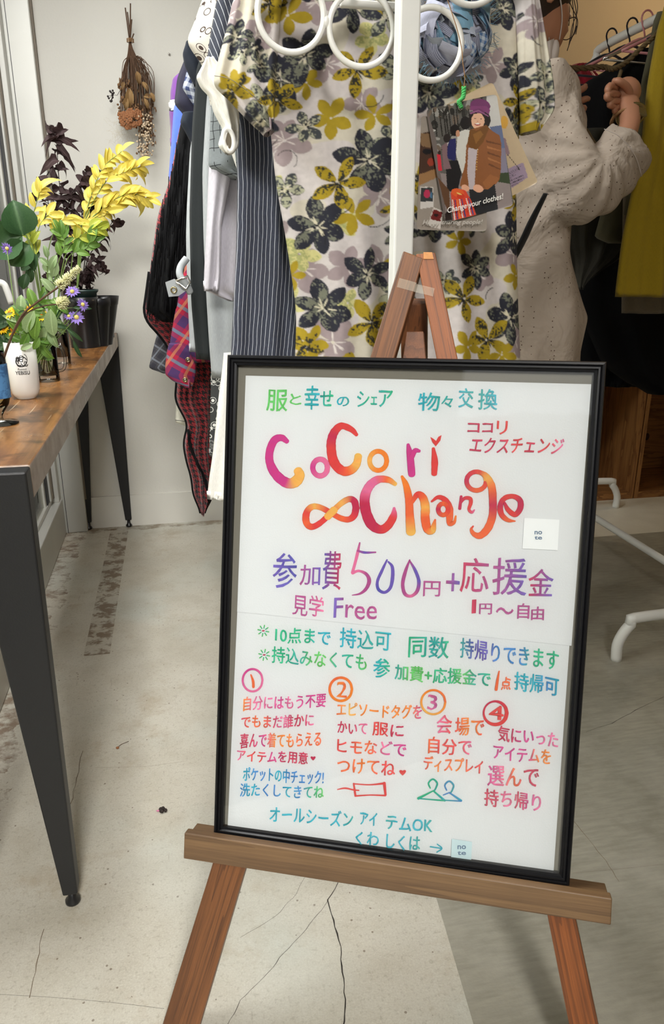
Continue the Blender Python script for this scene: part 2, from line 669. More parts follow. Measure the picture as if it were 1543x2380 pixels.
g.l(g.mix(g.noise(g.coord('Object'), 30), (.82, .88, .78), (.92, .95, .88)), tr.inputs[0])
g.l(fr.outputs[0], mx.inputs[0])
g.l(tr.outputs[0], mx.inputs[1])
g.l(gl.outputs[0], mx.inputs[2])
g.l(mx.outputs[0], g.out.inputs[0])
M['water'] = g.m


def colmat(name, rough=.8, bump=0.0, spec=.5):
    g = NT(name)
    a = g.n('ShaderNodeVertexColor')
    a.layer_name = 'Col'
    nz = g.noise(g.coord('Object'), 160, 3)
    c = g.mix(g.math('MULTIPLY', nz, .12), a.outputs[0], (0, 0, 0))
    g.set(color=c, rough=rough, spec=spec)
    if bump: g.bump(g.noise(g.coord('Object'), 18, 3), bump, .008)
    return g.m


M['paint'] = colmat('watercolour_lettering', .8)
M['photo'] = colmat('glossy_photo_print', .35)
M['floral'] = colmat('floral_printed_cotton', .85, .35)

# ================================================================== ROOM
YB, XW, ZC = 2.99, -0.473, 2.75


def struct(name, lo, hi, mat, parent=None, bevel=0.0, org=None):
    o = box(name, lo, hi, mat, parent, bevel, **({} if parent else {'org': org or (0, 0, 0)}))
    if parent is None: o['kind'] = 'structure'
    return o


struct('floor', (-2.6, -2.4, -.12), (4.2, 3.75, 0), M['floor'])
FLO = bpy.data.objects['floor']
struct('wall_back', (XW - .1, YB, 0), (.95, YB + .76, ZC), M['wall'])
struct('wall_back_right', (.95, 3.55, 0), (4.2, 3.75, ZC), M['wall_dim'])
struct('wall_right', (3.4, -1.6, 0), (3.6, 3.55, ZC), M['wall_dim'])
struct('ceiling', (-.6, -1.4, ZC), (3.6, 3.75, ZC + .1), M['ceil'])
struct('wall_front_light_block', (.24, -1.4, 0), (3.4, -1.2, ZC), M['wall_dim'])  # unseen front wall; its edge is set to block daylight on the right
struct('baseboard_back', (-.39, YB - .008, 0), (.95, YB, .13), M['base'])
struct('wall_window_head', (XW - .12, -1.0, 2.5), (XW, YB, ZC), M['alu'])

# glazed front on the left: rail, stile, channels, gasket, pane
wn = struct('window_1', (XW - .075, -1.0, 0), (XW, 2.945, .145), M['alu'], bevel=.004)
struct('rail_lip', (XW - .055, -1.0, .145), (XW - .03, 2.93, .165), M['alu'], wn, .003)
struct('jamb', (XW - .005, 2.945, 0), (-.392, YB - .002, 2.5), M['alu'], wn, .003)
struct('jamb_groove', (-.4665, 2.9435, 0), (-.4645, 2.9455, 2.5), M['gasket'], wn)
struct('jamb_shadow_strip', (-.392, 2.962, .13), (-.386, YB, 2.5), M['alu_d'], wn)
struct('stile', (XW - .06, 2.895, .145), (XW - .004, 2.945, 2.5), M['alu'], wn, .002)
struct('channel', (XW - .058, 2.868, .165), (XW - .02, 2.895, 2.5), M['alu_d'], wn)
struct('stile_face', (XW - .054, 2.845, .165), (XW - .024, 2.868, 2.5), M['alu'], wn, .002)
struct('gasket', (XW - .05, 2.80, .165), (XW - .03, 2.845, 2.5), M['gasket'], wn)
struct('glazing_bead', (XW - .05, 2.775, .165), (XW - .034, 2.80, 2.5), M['alu'], wn)
struct('pane', (XW - .045, -1.0, .16), (XW - .041, 2.79, 2.5), M['pane'], wn)
# rendered wall of the neighbouring building outside
struct('wall_outside', (-2.3, -.2, -.12), (-2.0, 4.4, 2.1), M['stucco'])
struct('wall_outside_return', (-2.0, 3.4, -.12), (XW - .12, 3.6, 2.6), M['stucco'])

struct('wall_opposite', (-6, -6.4, -.12), (6, -6.1, 3.2), plain('street_wall', srgb(150, 148, 140), .9))
struct('pavement', (-8, -6.1, -.16), (8, -2.4, -.02), plain('street_paving', srgb(150, 150, 146), .9))

# cracks in the concrete: thin open gaps drawn as dark slivers level with the slab
def crack(pts, w, name='crack', mat='crack'):
    P = []
    for i in range(len(pts) - 1):
        a, b = Vector(pts[i]), Vector(pts[i + 1])
        n = max(2, int((b - a).length / 14))
        for k in range(n):
            P.append(a.lerp(b, k / n))
    P.append(Vector(pts[-1]))
    V, F = [], []
    for i, p in enumerate(P):
        q = PZ(p.x + random.uniform(-2.2, 2.2), p.y, 0)
        ww = w * random.uniform(.45, 1.3)
        V += [(q.x - ww, q.y, .0006), (q.x + ww, q.y, .0006), (q.x, q.y, .0009)]
    for i in range(len(P) - 1):
        a, b = 3 * i, 3 * i + 3
        F += [(a, a + 2, b + 2, b), (a + 2, a + 1, b + 1, b + 2)]
    return mk(name, V, F, M[mat], FLO, smooth=False)


crack([(786, 2052), (763, 2092), (776, 2140), (790, 2200), (800, 2290), (803, 2340), (797, 2392)], .0011)
crack([(763, 2092), (720, 2150), (660, 2215), (614, 2273), (560, 2325), (528, 2385)], .00035)
crack([(706, 2040), (690, 2078), (640, 2130), (560, 2180)], .00025)
crack([(1543, 1620), (1480, 1650), (1420, 1682), (1360, 1702)], .0012)
crack([(0, 2312), (110, 2318), (200, 2325), (300, 2335), (380, 2345)], .0003)
crack([(192, 1745), (178, 1810), (165, 1870)], .0006, mat='grime')
crack([(100, 2160), (90, 2215), (70, 2320)], .0006, mat='grime')
crack([(1330, 1905), (1400, 1990), (1440, 2050)], .0005, mat='grime')
crack([(1330, 2030), (1420, 2022), (1540, 2010)], .0005, mat='grime')
crack([(430, 1770), (340, 1782), (220, 1785)], .0003, mat='grime')

# bits on the floor
d = thing('flower_debris', 'tiny fallen dry flower head with a pink petal on the concrete floor', 'debris', PZ(380, 1882, 0))
q = PZ(380, 1882, .004)
V, F = merge([blob_geo(q + Vector((random.uniform(-.006, .006), random.uniform(-.005, .005), 0)), .004, 6, 4) for _ in range(5)])
mk('dry_head', V, F, M['stem_dark'], d)
V, F = blob_geo(PZ(369, 1884, .002), (.006, .002, .0015), 6, 4)
mk('petal', V, F, plain('pink_petal', srgb(206, 120, 160)), d)
d = thing('twig_debris', 'thin curved twig with a brown tip lying on the floor near the table leg', 'twig', PZ(280, 1735, 0))
tube('twig', [PZ(272, 1738, .003), PZ(282, 1730, .004), PZ(299, 1723, .003)], .0007, M['stem_brown'], d, 6)
V, F = blob_geo(PZ(273, 1738, .003), (.004, .003, .003), 6, 4)
mk('tip', V, F, M['dry_orange'], d)

# ================================================================== TABLE
TZ = .769
TXL, TXR, TY0, TY1 = -.412, -.212, 1.085, 2.965
tb = thing('console_table', 'narrow wooden window table with pale worn side edge and black steel legs', 'table', (-.31, 2.0, 0))
AP = .05
tt = box('tabletop', (TXL, TY0, TZ - AP), (TXR, TY1, TZ), M['table'], tb, .0025)
for y0, y1, nm in ((TY0 - .034, TY0, 'near'), (TY1, TY1 + .02, 'far')):
    # steel end frame: crossbar and two tapered legs with levelling feet
    box('end_bar', (TXL, y0, TZ - .055), (TXR, y1, TZ - .002), M['black_steel'], tb, .0025)
    for s, xo, xi, fo, fi in ((1, TXR, TXR - .085, TXR - .010, TXR - .034), (-1, TXL, TXL + .085, TXL + .010, TXL + .034)):
        c8 = [(min(fo, fi), y0 + .002, .03), (max(fo, fi), y0 + .002, .03), (max(fo, fi), y1 - .001, .03), (min(fo, fi), y1 - .001, .03),
              (min(xo, xi), y0, TZ - .05), (max(xo, xi), y0, TZ - .05), (max(xo, xi), y1, TZ - .05), (min(xo, xi), y1, TZ - .05)]
        lg = hexa('leg', c8, M['black_steel'], tb, .0025)
        cx_, cy_ = (fo + fi) / 2, (y0 + y1) / 2
        V, F = lathe_geo([(.009, 0), (.0125, .003), (.0125, .008), (.007, .014), (.005, .034)], (cx_, cy_, 0), 16)
        mk('levelling_foot', V, F, M['black_plastic'], lg)

# ================================================================== VESSELS ON THE TABLE
def on_table(px, py):
    return PZ(px, py, TZ)


cb = on_table(62, 925)
sc = 1.0 / (FPX / (cb - CAM).dot(FWD))      # metres per pixel there
ch, crt, crb = 128 * sc, 35 * sc, 22 * sc
cup = thing('ceramic_tumbler', 'tall white ceramic tumbler printed with a black emblem and lettering', 'cup', cb)
lathe('cup_body', [(crb * .9, 0), (crb, .0015), (crb * 1.02, .003), (crt * .76, .006), (crt * .86, .012), (crt * .91, .02), (crt * .93, .035), (crt, ch), (crt - .0015, ch + .0008),
                   (crt - .003, ch - .001), (crt * .88, .03), (crt * .8, .012), (.001, .008)], cb, M['ceramic'], cup, 40)


def glyph_mesh(s, offset=0.0, shear=0.0):
    c = bpy.data.curves.new('glyph', 'FONT')
    c.body = s
    c.resolution_u = 3
    c.offset = offset
    c.shear = shear
    o = bpy.data.objects.new('glyph', c)
    COL.objects.link(o)
    bpy.context.view_layer.update()
    ev = o.evaluated_get(bpy.context.evaluated_depsgraph_get())
    me = ev.to_mesh()
    V = np.array([v.co[:2] for v in me.vertices]) if len(me.vertices) else np.zeros((0, 2))
    F = [tuple(p.vertices) for p in me.polygons]
    ev.to_mesh_clear()
    bpy.data.objects.remove(o)
    bpy.data.curves.remove(c)
    return V, F


def on_cyl(parent, name, V2, F, cx, cy, z0, w, h, r, ang, mat, z_keep=None):
    """wrap a 2-D outline (scaled to w,h) round a vertical cylinder, centred on direction ang"""
    mn, mx_ = V2.min(0), V2.max(0)
    out = []
    for x, y in V2:
        a = ang + ((x - mn[0]) / (mx_[0] - mn[0]) - .5) * w / r
        out.append((cx + (r + .0004) * math.cos(a), cy + (r + .0004) * math.sin(a), z0 + (y - mn[1]) / (mx_[1] - mn[1]) * h))
    return mk(name, out, F, mat, parent, smooth=False)


V2, F2 = glyph_mesh('YEBISU', .012)
ca = math.atan2(-cb.y, -cb.x) + .0
on_cyl(cup, 'lettering', V2, F2, cb.x, cb.y, cb.z + 59 * sc, 31 * sc, 8 * sc, crt * 1.0, ca - .05, M['print_black'])
V2, F2 = glyph_mesh('Premium', .0, .4)
on_cyl(cup, 'small_lettering', V2, F2, cb.x, cb.y, cb.z + 69 * sc, 19 * sc, 4.5 * sc, crt * 1.0, ca - .05, M['print_black'])
# printed seated figure with a fishing rod: a loose line emblem
em = []
rr = random.Random(3)
for cx0, cy0, rx, ry, a0, a1, w in [(.5, .75, .16, .14, 0, 6.3, .05), (.55, .42, .34, .36, .3, 3.6, .07), (.3, .4, .26, .3, 1.4, 5.2, .09), (.62, .35, .2, .26, 3.3, 6.6, .07),
                                    (.42, .15, .3, .12, 3.0, 6.2, .08), (.75, .6, .18, .36, 4.9, 8.0, .045), (.2, .62, .12, .16, 0, 6.3, .07), (.45, .5, .12, .1, 0, 6.3, .06), (.8, .25, .14, .2, 2, 6, .05)]:
    L = 16
    A = np.linspace(a0, a1, L)
    pts = [(cx0 + rx * math.cos(a), cy0 + ry * math.sin(a)) for a in A]
    em.append((pts, w))


def ribbon2(pts, w):
    pts = [np.array(p, float) for p in pts]
    n = len(pts)
    ws = w if hasattr(w, '__len__') else [w] * n
    V = []
    for i in range(n):
        t = pts[min(i + 1, n - 1)] - pts[max(i - 1, 0)]
        t /= (np.linalg.norm(t) + 1e-9)
        s = np.array([-t[1], t[0]]) * ws[i] / 2
        V += [pts[i] - s, pts[i] + s]
    return V, [(2 * i, 2 * i + 1, 2 * i + 3, 2 * i + 2) for i in range(n - 1)]


V, F = merge([ribbon2(p, w) for p, w in em])
on_cyl(cup, 'emblem', np.array(V), F, cb.x, cb.y, cb.z + 76 * sc, 26 * sc, 28 * sc, crt, ca - .02, M['print_black'])


def mpp(p):
    return (Vector(p) - CAM).dot(FWD) / FPX


# stemmed glass at the left edge
gb = on_table(2, 985)
s_ = mpp(gb)
gob = thing('stemmed_glass', 'stemmed glass with blue label filled with water at the left edge of the table', 'glass', gb)
H_ = 165 * s_
lathe('bowl', [(40 * s_, .001), (40 * s_, .003), (8 * s_, 9 * s_), (6 * s_, 18 * s_), (10 * s_, 26 * s_), (24 * s_, 46 * s_), (30 * s_, 66 * s_), (30.5 * s_, 100 * s_), (28 * s_, H_),
               (27 * s_, H_), (29 * s_, 100 * s_), (28.5 * s_, 68 * s_), (22 * s_, 48 * s_), (.001, 31 * s_)], gb, M['glass'], gob, 40)
lathe('water', [(.001, 33 * s_), (20 * s_, 48 * s_), (27.5 * s_, 68 * s_), (28 * s_, 120 * s_), (.001, 120.5 * s_)], gb, M['water'], gob, 32)
V, F = [], []
for i in range(25):
    for j in range(8):
        a = -2.6 + i / 24 * 2.6
        z = (62 + j * 11) * s_
        top = 62 + 7 * 11
        V.append((gb.x + 31.4 * s_ * math.cos(a), gb.y + 31.4 * s_ * math.sin(a), gb.z + z))
for i in range(24):
    for j in range(7):
        F.append((i * 8 + j, (i + 1) * 8 + j, (i + 1) * 8 + j + 1, i * 8 + j + 1))
g = NT('blue_printed_label')
v = g.coord('Object')
n1 = g.noise(v, 60, 4, .6, 1.5)
g.set(color=g.mix(g.ramp(n1, .5, .58), srgb(86, 138, 190), srgb(62, 106, 156)), rough=.4)
mk('label', V, F, g.m, gob, label='blue paper label with a darker mottled print')

# glass beer mug with stems
mb = on_table(113, 885)
s_ = mpp(mb)
mug = thing('glass_mug', 'clear glass handled mug with flower stems in water behind the white tumbler', 'mug', mb)
Hm = 98 * s_
lathe('mug_body', [(24 * s_, 0), (26 * s_, .002), (26 * s_, 9 * s_), (25 * s_, 30 * s_), (25 * s_, 60 * s_), (23 * s_, Hm), (21.5 * s_, Hm), (23 * s_, 60 * s_), (23 * s_, 14 * s_), (.001, 10 * s_)], mb, M['glass'], mug, 36)
lathe('water', [(.001, 11 * s_), (22.5 * s_, 15 * s_), (22.5 * s_, 56 * s_), (.001, 56.5 * s_)], mb, M['water'], mug, 28)
hx = [mb + Vector((23 * s_, -.004, 78 * s_)), mb + Vector((36 * s_, -.006, 76 * s_)), mb + Vector((43 * s_, -.006, 52 * s_)), mb + Vector((38 * s_, -.006, 28 * s_)), mb + Vector((24 * s_, -.004, 22 * s_))]
tube('handle', hx, 3.6 * s_, M['glass'], mug, 12, sm=6)

# tall straight glass behind
tg = on_table(146, 846)
s_ = mpp(tg)
tgl = thing('straight_glass', 'straight clear drinking glass with a heavy base beside the black pots', 'glass', tg)
lathe('glass_wall', [(18 * s_, 0), (19 * s_, .002), (20 * s_, 88 * s_), (18.8 * s_, 88 * s_), (17.5 * s_, 18 * s_), (.001, 15 * s_)], tg, M['glass'], tgl, 32)
V, F = [], []
for i in range(13):
    a = -2.3 + i / 12 * 1.5
    for z in (22, 80):
        V.append((tg.x + 16.5 * s_ * math.cos(a), tg.y + 16.5 * s_ * math.sin(a), tg.z + z * s_))
for i in range(12): F.append((2 * i, 2 * i + 2, 2 * i + 3, 2 * i + 1))
mk('paper_liner', V, F, M['paper'], tgl)
# small glass bottle at the far corner with a card of reed
sb = on_table(257, 784)
s_ = mpp(sb)
bt = thing('small_jar', 'tiny clear jar with dark sticks at the far corner of the table', 'jar', sb)
lathe('jar_glass', [(8 * s_, 0), (9 * s_, .001), (9 * s_, 16 * s_), (6 * s_, 20 * s_), (7.5 * s_, 26 * s_), (6.5 * s_, 26 * s_), (5 * s_, 20 * s_), (8 * s_, 15 * s_), (.001, 3 * s_)], sb, M['glass'], bt, 20)
for dx, dy in ((-5, 40), (3, 34), (-1, 44)):
    tube('stick', [sb + Vector((0, 0, .004)), sb + Vector((dx * s_, .004, dy * s_))], .0009, M['stem_dark'], bt, 6)

# white card with red print stuck on the window stile
wc = PX(96, 705, XW + .0)
cd = thing('window_card', 'small white card with red marks standing behind the flowers against the window frame', 'card', (-.392, 2.93, TZ))
obox('card', Vector((-.405, 2.90, TZ + .085)), (.016, 0, 0), (0, .0008, 0), (0, 0, .085), M['paper'], cd)
for k in range(3):
    V, F = ribbon2([(-.414 + .004 * k, TZ + .06 + .016 * k), (-.402, TZ + .064 + .016 * k), (-.398, TZ + .072 + .014 * k)], .005)
    mk('red_mark', [(x, 2.898, z) for x, z in V], F, plain('red_print', srgb(190, 50, 44)) if k == 0 else bpy.data.materials['red_print'], cd, smooth=False)

# pale bent tube at the left edge (stands outside the glass line)
bp_ = [PY(-60, 668, 2.3), PY(-10, 657, 2.3), PY(8, 660, 2.3), PY(16, 675, 2.3), PY(27, 706, 2.3)]
hd = tube('door_handle', bp_, .009, M['rack_white'], None, 14, sm=5, org=bp_[2])
tag(hd, 'pale grey bent tube handle at the left window edge', 'handle')

# ------------------------------------------------------------------ leaves
def leaf_mesh(name, mat, width=.36, fold=.25, curl=.35, wavy=0.0, n=7, seed=0, tip=1.0):
    """unit leaf along +Y, face towards +Z"""
    r = random.Random(seed)
    V, F, UV = [], [], []
    xs = (-1, -.5, 0, .5, 1)
    for i in range(n + 1):
        t = i / n
        w = width * (math.sin(math.pi * min(1, t * 1.02) ** .8) ** .85 if 0 < t < 1 else 0.015) * (1 - .25 * t * tip)
        yy = math.sin(t * (1.0 + curl)) / (1.0 + curl) * 1.15
        zz = -(1 - math.cos(t * (1.0 + curl))) * .5 * (curl * 1.8)
        for x in xs:
            V.append((x * w / 2 * 2 * .5 + (r.uniform(-1, 1) * wavy * w * .4), yy, zz + abs(x) * w * fold + r.uniform(-1, 1) * wavy * .12))
            UV.append((x * .5 + .5, t))
    for i in range(n):
        for k in range(4):
            F.append((i * 5 + k, i * 5 + k + 1, (i + 1) * 5 + k + 1, (i + 1) * 5 + k))
    me = bpy.data.meshes.new(name)
    me.from_pydata(V, [], F)
    me.polygons.foreach_set('use_smooth', [True] * len(me.polygons))
    l = me.uv_layers.new(name='UVMap')
    vi = np.empty(len(me.loops), dtype=np.int64)
    me.loops.foreach_get('vertex_index', vi)
    l.data.foreach_set('uv', np.array(UV, dtype=np.float32)[vi].ravel())
    me.materials.append(mat)
    return me


LM = {
    'yellow': [leaf_mesh('leaf', M['leaf_yellow'], .40, .3, .3 + .3 * i, seed=i) for i in range(3)],
    'green': [leaf_mesh('leaf', M['leaf_green'], .46, .25, .4, seed=i) for i in range(3)],
    'pale': [leaf_mesh('leaf', M['leaf_pale'], .46, .25, .4, seed=i) for i in range(2)],
    'lime': [leaf_mesh('leaf', M['leaf_lime'], .46, .25, .5, seed=i) for i in range(2)],
    'deep': [leaf_mesh('leaf', M['leaf_deep'], .55, .2, .4, seed=i) for i in range(2)],
    'dark': [leaf_mesh('leaf', M['leaf_dark'], .66, .8, .7 + .12 * i, wavy=.34, n=8, seed=i) for i in range(6)],
    'narrow': [leaf_mesh('leaf', M['leaf_deep'], .2, .25, .6, seed=i) for i in range(2)],
    'big': [leaf_mesh('leaf', M['leaf_deep'], .95, .45, .3, seed=3, tip=.6)],
    'dry': [leaf_mesh('leaf', M['leaf_dry'], .4, .5, .6, wavy=.15, seed=i) for i in range(2)],
}


def put_leaf(parent, kind, base, direction, face, length):
    me = random.choice(LM[kind])
    y = Vector(direction).normalized()
    z = Vector(face)
    z = (z - y * z.dot(y))
    if z.length < 1e-4: z = y.orthogonal()
    z.normalize()
    x = y.cross(z)
    o = bpy.data.objects.new('leaf', me)
    COL.objects.link(o)
    m = Matrix((x, y, z)).transposed().to_4x4()
    m.translation = Vector(base) - ORG[parent]
    o.parent = parent
    o.matrix_local = m @ Matrix.Scale(length, 4)
    return o


def branch(parent, pts, Y, kind, n, ln, mat, rad=.0016, t0=.25, spread=.75, tilt=.5, down=0.0, Ys=None):
    """twig through photo points on the plane Y with alternating leaves"""
    if Ys is None: Ys = [Y] * len(pts)
    P = smooth_path([PY(a, b, y) for (a, b), y in zip(pts, Ys)], 8)
    tube('twig', P, [rad, rad * .45], mat, parent, 6)
    N = len(P) - 1
    for i in range(n):
        t = t0 + (1 - t0) * i / max(1, n - 1)
        k = min(N, int(t * N))
        p = P[k]
        tg_ = (P[min(N, k + 1)] - P[max(0, k - 1)]).normalized()
        sd = tg_.cross(Vector((0, -1, 0))).normalized()
        s = (1 if i % 2 else -1) * random.uniform(.6, 1.1) * spread
        if i == n - 1: s *= .15
        d_ = tg_ + sd * s + Vector((0, random.uniform(-.5, .35), 0)) + Vector((0, 0, -down * random.uniform(.5, 1.2)))
        f = Vector((random.uniform(-tilt, tilt), -1, random.uniform(-.2, tilt + .3)))
        put_leaf(parent, kind, p, d_, f, ln * random.uniform(.75, 1.15))
    return P


# ------------------------------------------------------------------ black nursery pots
pb = on_table(207, 806)
s_ = mpp(pb)
pots = thing('black_plant_pot', 'tall black plastic nursery pot holding a dark green liner pot with withered and yellow branches', 'plant pot', pb)
def potprof(rb, rt, h, rim=.003):
    return [(rb, 0), (rb, .001), (rt * .97, h * .82), (rt, h * .83), (rt * 1.02, h), (rt * 1.02 - rim, h), (rt * .95, h * .8), (rb * .9, .006), (.001, .005)]
lathe('pot', potprof(33 * s_, 36 * s_, 112 * s_), pb + Vector((-6 * s_, 0, 0)), M['black_plastic'], pots, 40)
lathe('liner_pot', [(26 * s_, 70 * s_), (29 * s_, 120 * s_), (33 * s_, 124 * s_), (33 * s_, 128 * s_), (29 * s_, 128 * s_), (26 * s_, 90 * s_), (.001, 88 * s_)], pb + Vector((0, 0, 0)), M['green_plastic'], pots, 36)
lathe('potting_soil', [(.001, 100 * s_), (27 * s_, 101 * s_), (.001, 106 * s_)], pb, M['stem_dark'], pots, 24)
for i, (dx, dy, ln) in enumerate(((16, .035, .10), (24, .06, .16))):
    p2 = pb + Vector((dx * s_, dy, 0))
    o = lathe('black_plant_pot', potprof(26 * s_, 32 * s_, (108 + 3 * i) * s_), p2, M['black_plastic'], None, 36, lean=(ln, 0))
    tag(o, ['empty black nursery pot leaning right behind the planted pot', 'rearmost empty black nursery pot leaning right near the wall'][i], 'plant pot')

plant = thing('withered_branch_bunch', 'tall bunch of withered dark purple leaves on thin twigs in the black pot', 'plant', pb + Vector((-.01, 0, .13)))
B0 = (185, 700)
YP = pb.y
for pts, n, ln in [([B0, (165, 560), (140, 440), (132, 340), (129, 305)], 15, .062),
                   ([B0, (150, 600), (118, 500), (104, 430), (86, 450)], 12, .060),
                   ([B0, (185, 560), (160, 470), (190, 420), (203, 395)], 12, .058),
                   ([B0, (200, 570), (190, 500), (205, 470), (240, 475)], 11, .060),
                   ([B0, (205, 600), (240, 555), (262, 515), (276, 512)], 7, .045),
                   ([B0, (195, 630), (225, 600), (232, 610), (243, 625)], 6, .05),
                   ([B0, (150, 640), (120, 620), (110, 660)], 10, .062),
                   ([B0, (190, 650), (205, 620), (206, 660)], 9, .055),
                   ([B0, (165, 640), (170, 560), (180, 540)], 10, .062)]:
    branch(plant, pts, YP, 'dark', int(n * 1.9), ln * .7, M['stem_dark'], .0018, .22, .5, .9, 1.0)

ybr = thing('yellow_leaf_branches', 'arching branches of bright yellow leaves spreading right above the black pot', 'branches', pb + Vector((-.02, .01, .14)))
for pts, n, ln in [([(178, 690), (185, 560), (210, 460), (240, 390), (283, 352)], 16, .055),
                   ([(178, 690), (190, 540), (240, 430), (290, 400), (325, 388)], 16, .055),
                   ([(178, 690), (195, 540), (245, 480), (300, 450), (345, 462)], 17, .060),
                   ([(178, 690), (200, 530), (240, 500), (280, 470), (320, 450)], 13, .055),
                   ([(160, 690), (170, 590), (190, 520), (216, 505)], 6, .05)]:
    branch(ybr, pts, YP - .03, 'yellow', int(n * 1.45), ln, M['stem_green'], .0018, .42, .75, .8)
ybl = thing('yellow_leaf_branches', 'upright cluster of yellow and green leaves beside the window left of the black pot', 'branches', on_table(118, 850) + Vector((0, 0, .01)))
for pts, n, ln, k in [([(118, 830), (80, 600), (72, 530), (88, 460), (95, 440)], 12, .046, 'yellow'),
                      ([(118, 830), (85, 590), (90, 530), (112, 500), (126, 505)], 10, .044, 'yellow'),
                      ([(118, 830), (110, 620), (125, 540), (150, 510), (190, 525)], 8, .05, 'yellow'),
                      ([(118, 830), (95, 650), (78, 580), (68, 540)], 7, .05, 'lime'),
                      ([(118, 830), (150, 600), (200, 540), (225, 530)], 9, .045, 'lime'),
                      ([(118, 830), (150, 620), (190, 580), (215, 560)], 8, .05, 'green'),
                      ([(118, 830), (95, 650), (82, 600), (60, 640)], 6, .045, 'deep'),
                      ([(118, 830), (130, 640), (150, 570), (140, 540)], 9, .045, 'green'),
                      ([(118, 830), (125, 680), (110, 600)], 8, .045, 'pale')]:
    branch(ybl, pts, 2.02, k, n, ln, M['stem_green'], .0016, .5, .7, .6)

# big folded green leaf entering at the left
bl = thing('large_green_leaf', 'large glossy green leaf reaching in from the left window edge', 'leaf', PY(50, 600, 1.95))
tube('twig', [PY(118, 840, 2.0), PY(90, 680, 1.97), PY(66, 560, 1.95), PY(52, 545, 1.95)], .002, M['stem_green'], bl, 6, sm=6)
for a, b, L in (((52, 548), (-34, 590), .10), ((52, 548), (28, 450), .088), ((70, 570), (20, 618), .075), ((72, 590), (82, 640), .045), ((62, 635), (48, 690), .045)):
    p, q = PY(*a, 1.95), PY(*b, 1.93)
    put_leaf(bl, 'big' if L > .07 else 'deep', p, q - p, (0.2, -1, .3), L)


# bouquet in the tumbler
def flower(parent, px, py, Y, rad, n, mat, cmat, tilt=(0, -.6, .8), name='flower'):
    c = PY(px, py, Y)
    ax = Vector(tilt).normalized()
    u = ax.orthogonal().normalized()
    w = ax.cross(u)
    G_ = []
    for i in range(n):
        a = 2 * math.pi * i / n + random.uniform(-.1, .1)
        d_ = (u * math.cos(a) + w * math.sin(a))
        s = ax.cross(d_)
        r = rad * random.uniform(.85, 1.1)
        wd = rad * 1.6 / n + rad * .06
        vv = [c + d_ * rad * .15, c + d_ * r * .6 + s * wd + ax * rad * .1, c + d_ * r + ax * rad * .02, c + d_ * r * .6 - s * wd + ax * rad * .1]
        vv += [x - ax * .0006 for x in vv]
        G_.append((vv, [(0, 1, 2, 3), (7, 6, 5, 4), (0, 4, 5, 1), (1, 5, 6, 2), (2, 6, 7, 3), (3, 7, 4, 0)]))
    V, F = merge(G_)
    o = mk(name, V, F, mat, parent, smooth=False)
    V, F = blob_geo(c, (rad * .3,) * 3, 8, 5)
    mk('flower_centre', V, F, cmat, o)
    return c


bq = thing('flower_bouquet', 'mixed bouquet of yellow daisies, green leaves and purple asters standing in the white tumbler', 'bouquet', cb + Vector((0, 0, .012)))
YC = cb.y
pd = M['petal_yellow']
oc = plain('orange_flower_centre', srgb(196, 120, 20), .9)
for px, py, r in ((24, 727, .017), (38, 722, .013), (28, 766, .014), (66, 716, .013), (97, 735, .016), (8, 765, .012)):
    c = flower(bq, px, py, YC, r, 15, pd, oc, (random.uniform(-.5, .5), -.7, random.uniform(.3, 1)))
    tube('stem', [cb + Vector((random.uniform(-.01, .01), 0, .03)), cb + Vector((random.uniform(-.02, .02), 0, .11)), c], .0011, M['stem_green'], bq, 6, sm=4)
for pts, n, ln, k in [([(62, 812), (70, 740), (95, 700), (128, 705)], 8, .045, 'green'), ([(55, 812), (35, 760), (10, 740), (-15, 760)], 8, .045, 'deep'),
                      ([(62, 812), (78, 760), (105, 730), (118, 770)], 7, .05, 'pale'), ([(60, 812), (60, 770), (45, 730), (20, 745)], 7, .042, 'pale'),
                      ([(66, 812), (85, 790), (95, 800)], 5, .042, 'green'), ([(60, 812), (50, 790), (55, 760), (80, 720)], 8, .045, 'green'),
                      ([(66, 812), (110, 760), (140, 745), (170, 790)], 6, .05, 'narrow'), ([(60, 812), (20, 800), (5, 790)], 5, .05, 'deep'),
                      ([(66, 812), (100, 740), (130, 720), (168, 715)], 5, .045, 'narrow')]:
    branch(bq, pts, YC, k, n, ln, M['stem_green'], .0012, .3, .9, .6, .35)
for (bx_, by_), (qx, qy), k, L in (((118, 718), (120, 795), 'pale', .064), ((80, 722), (50, 780), 'pale', .058), ((88, 735), (74, 790), 'green', .058), ((66, 775), (46, 818), 'green', .04), ((92, 785), (80, 808), 'green', .032), ((76, 800), (60, 806), 'pale', .03)):
    p, q = PY(bx_, by_, YC - .03), PY(qx, qy, YC - .035)
    put_leaf(bq, k, p, q - p, (random.uniform(-.3, .3), -1, .2), L)
pc = plain('aster_centre', srgb(214, 196, 110), .9)
for px, py, r in ((168, 678, .015), (192, 708, .014), (178, 738, .018), (160, 735, .012), (16, 578, .014)):
    Yq = YC if px > 50 else 1.75
    c = flower(bq, px, py, Yq, r, 13, M['petal_purple'], pc, (random.uniform(-.2, .6), -.6, random.uniform(.1, .8)))
    mid_ = cb.lerp(c, .55) + Vector((0, 0, .02))
    tube('stem', [cb + Vector((.004, 0, .04)), mid_, c], .001, M['stem_green'], bq, 6, sm=4)

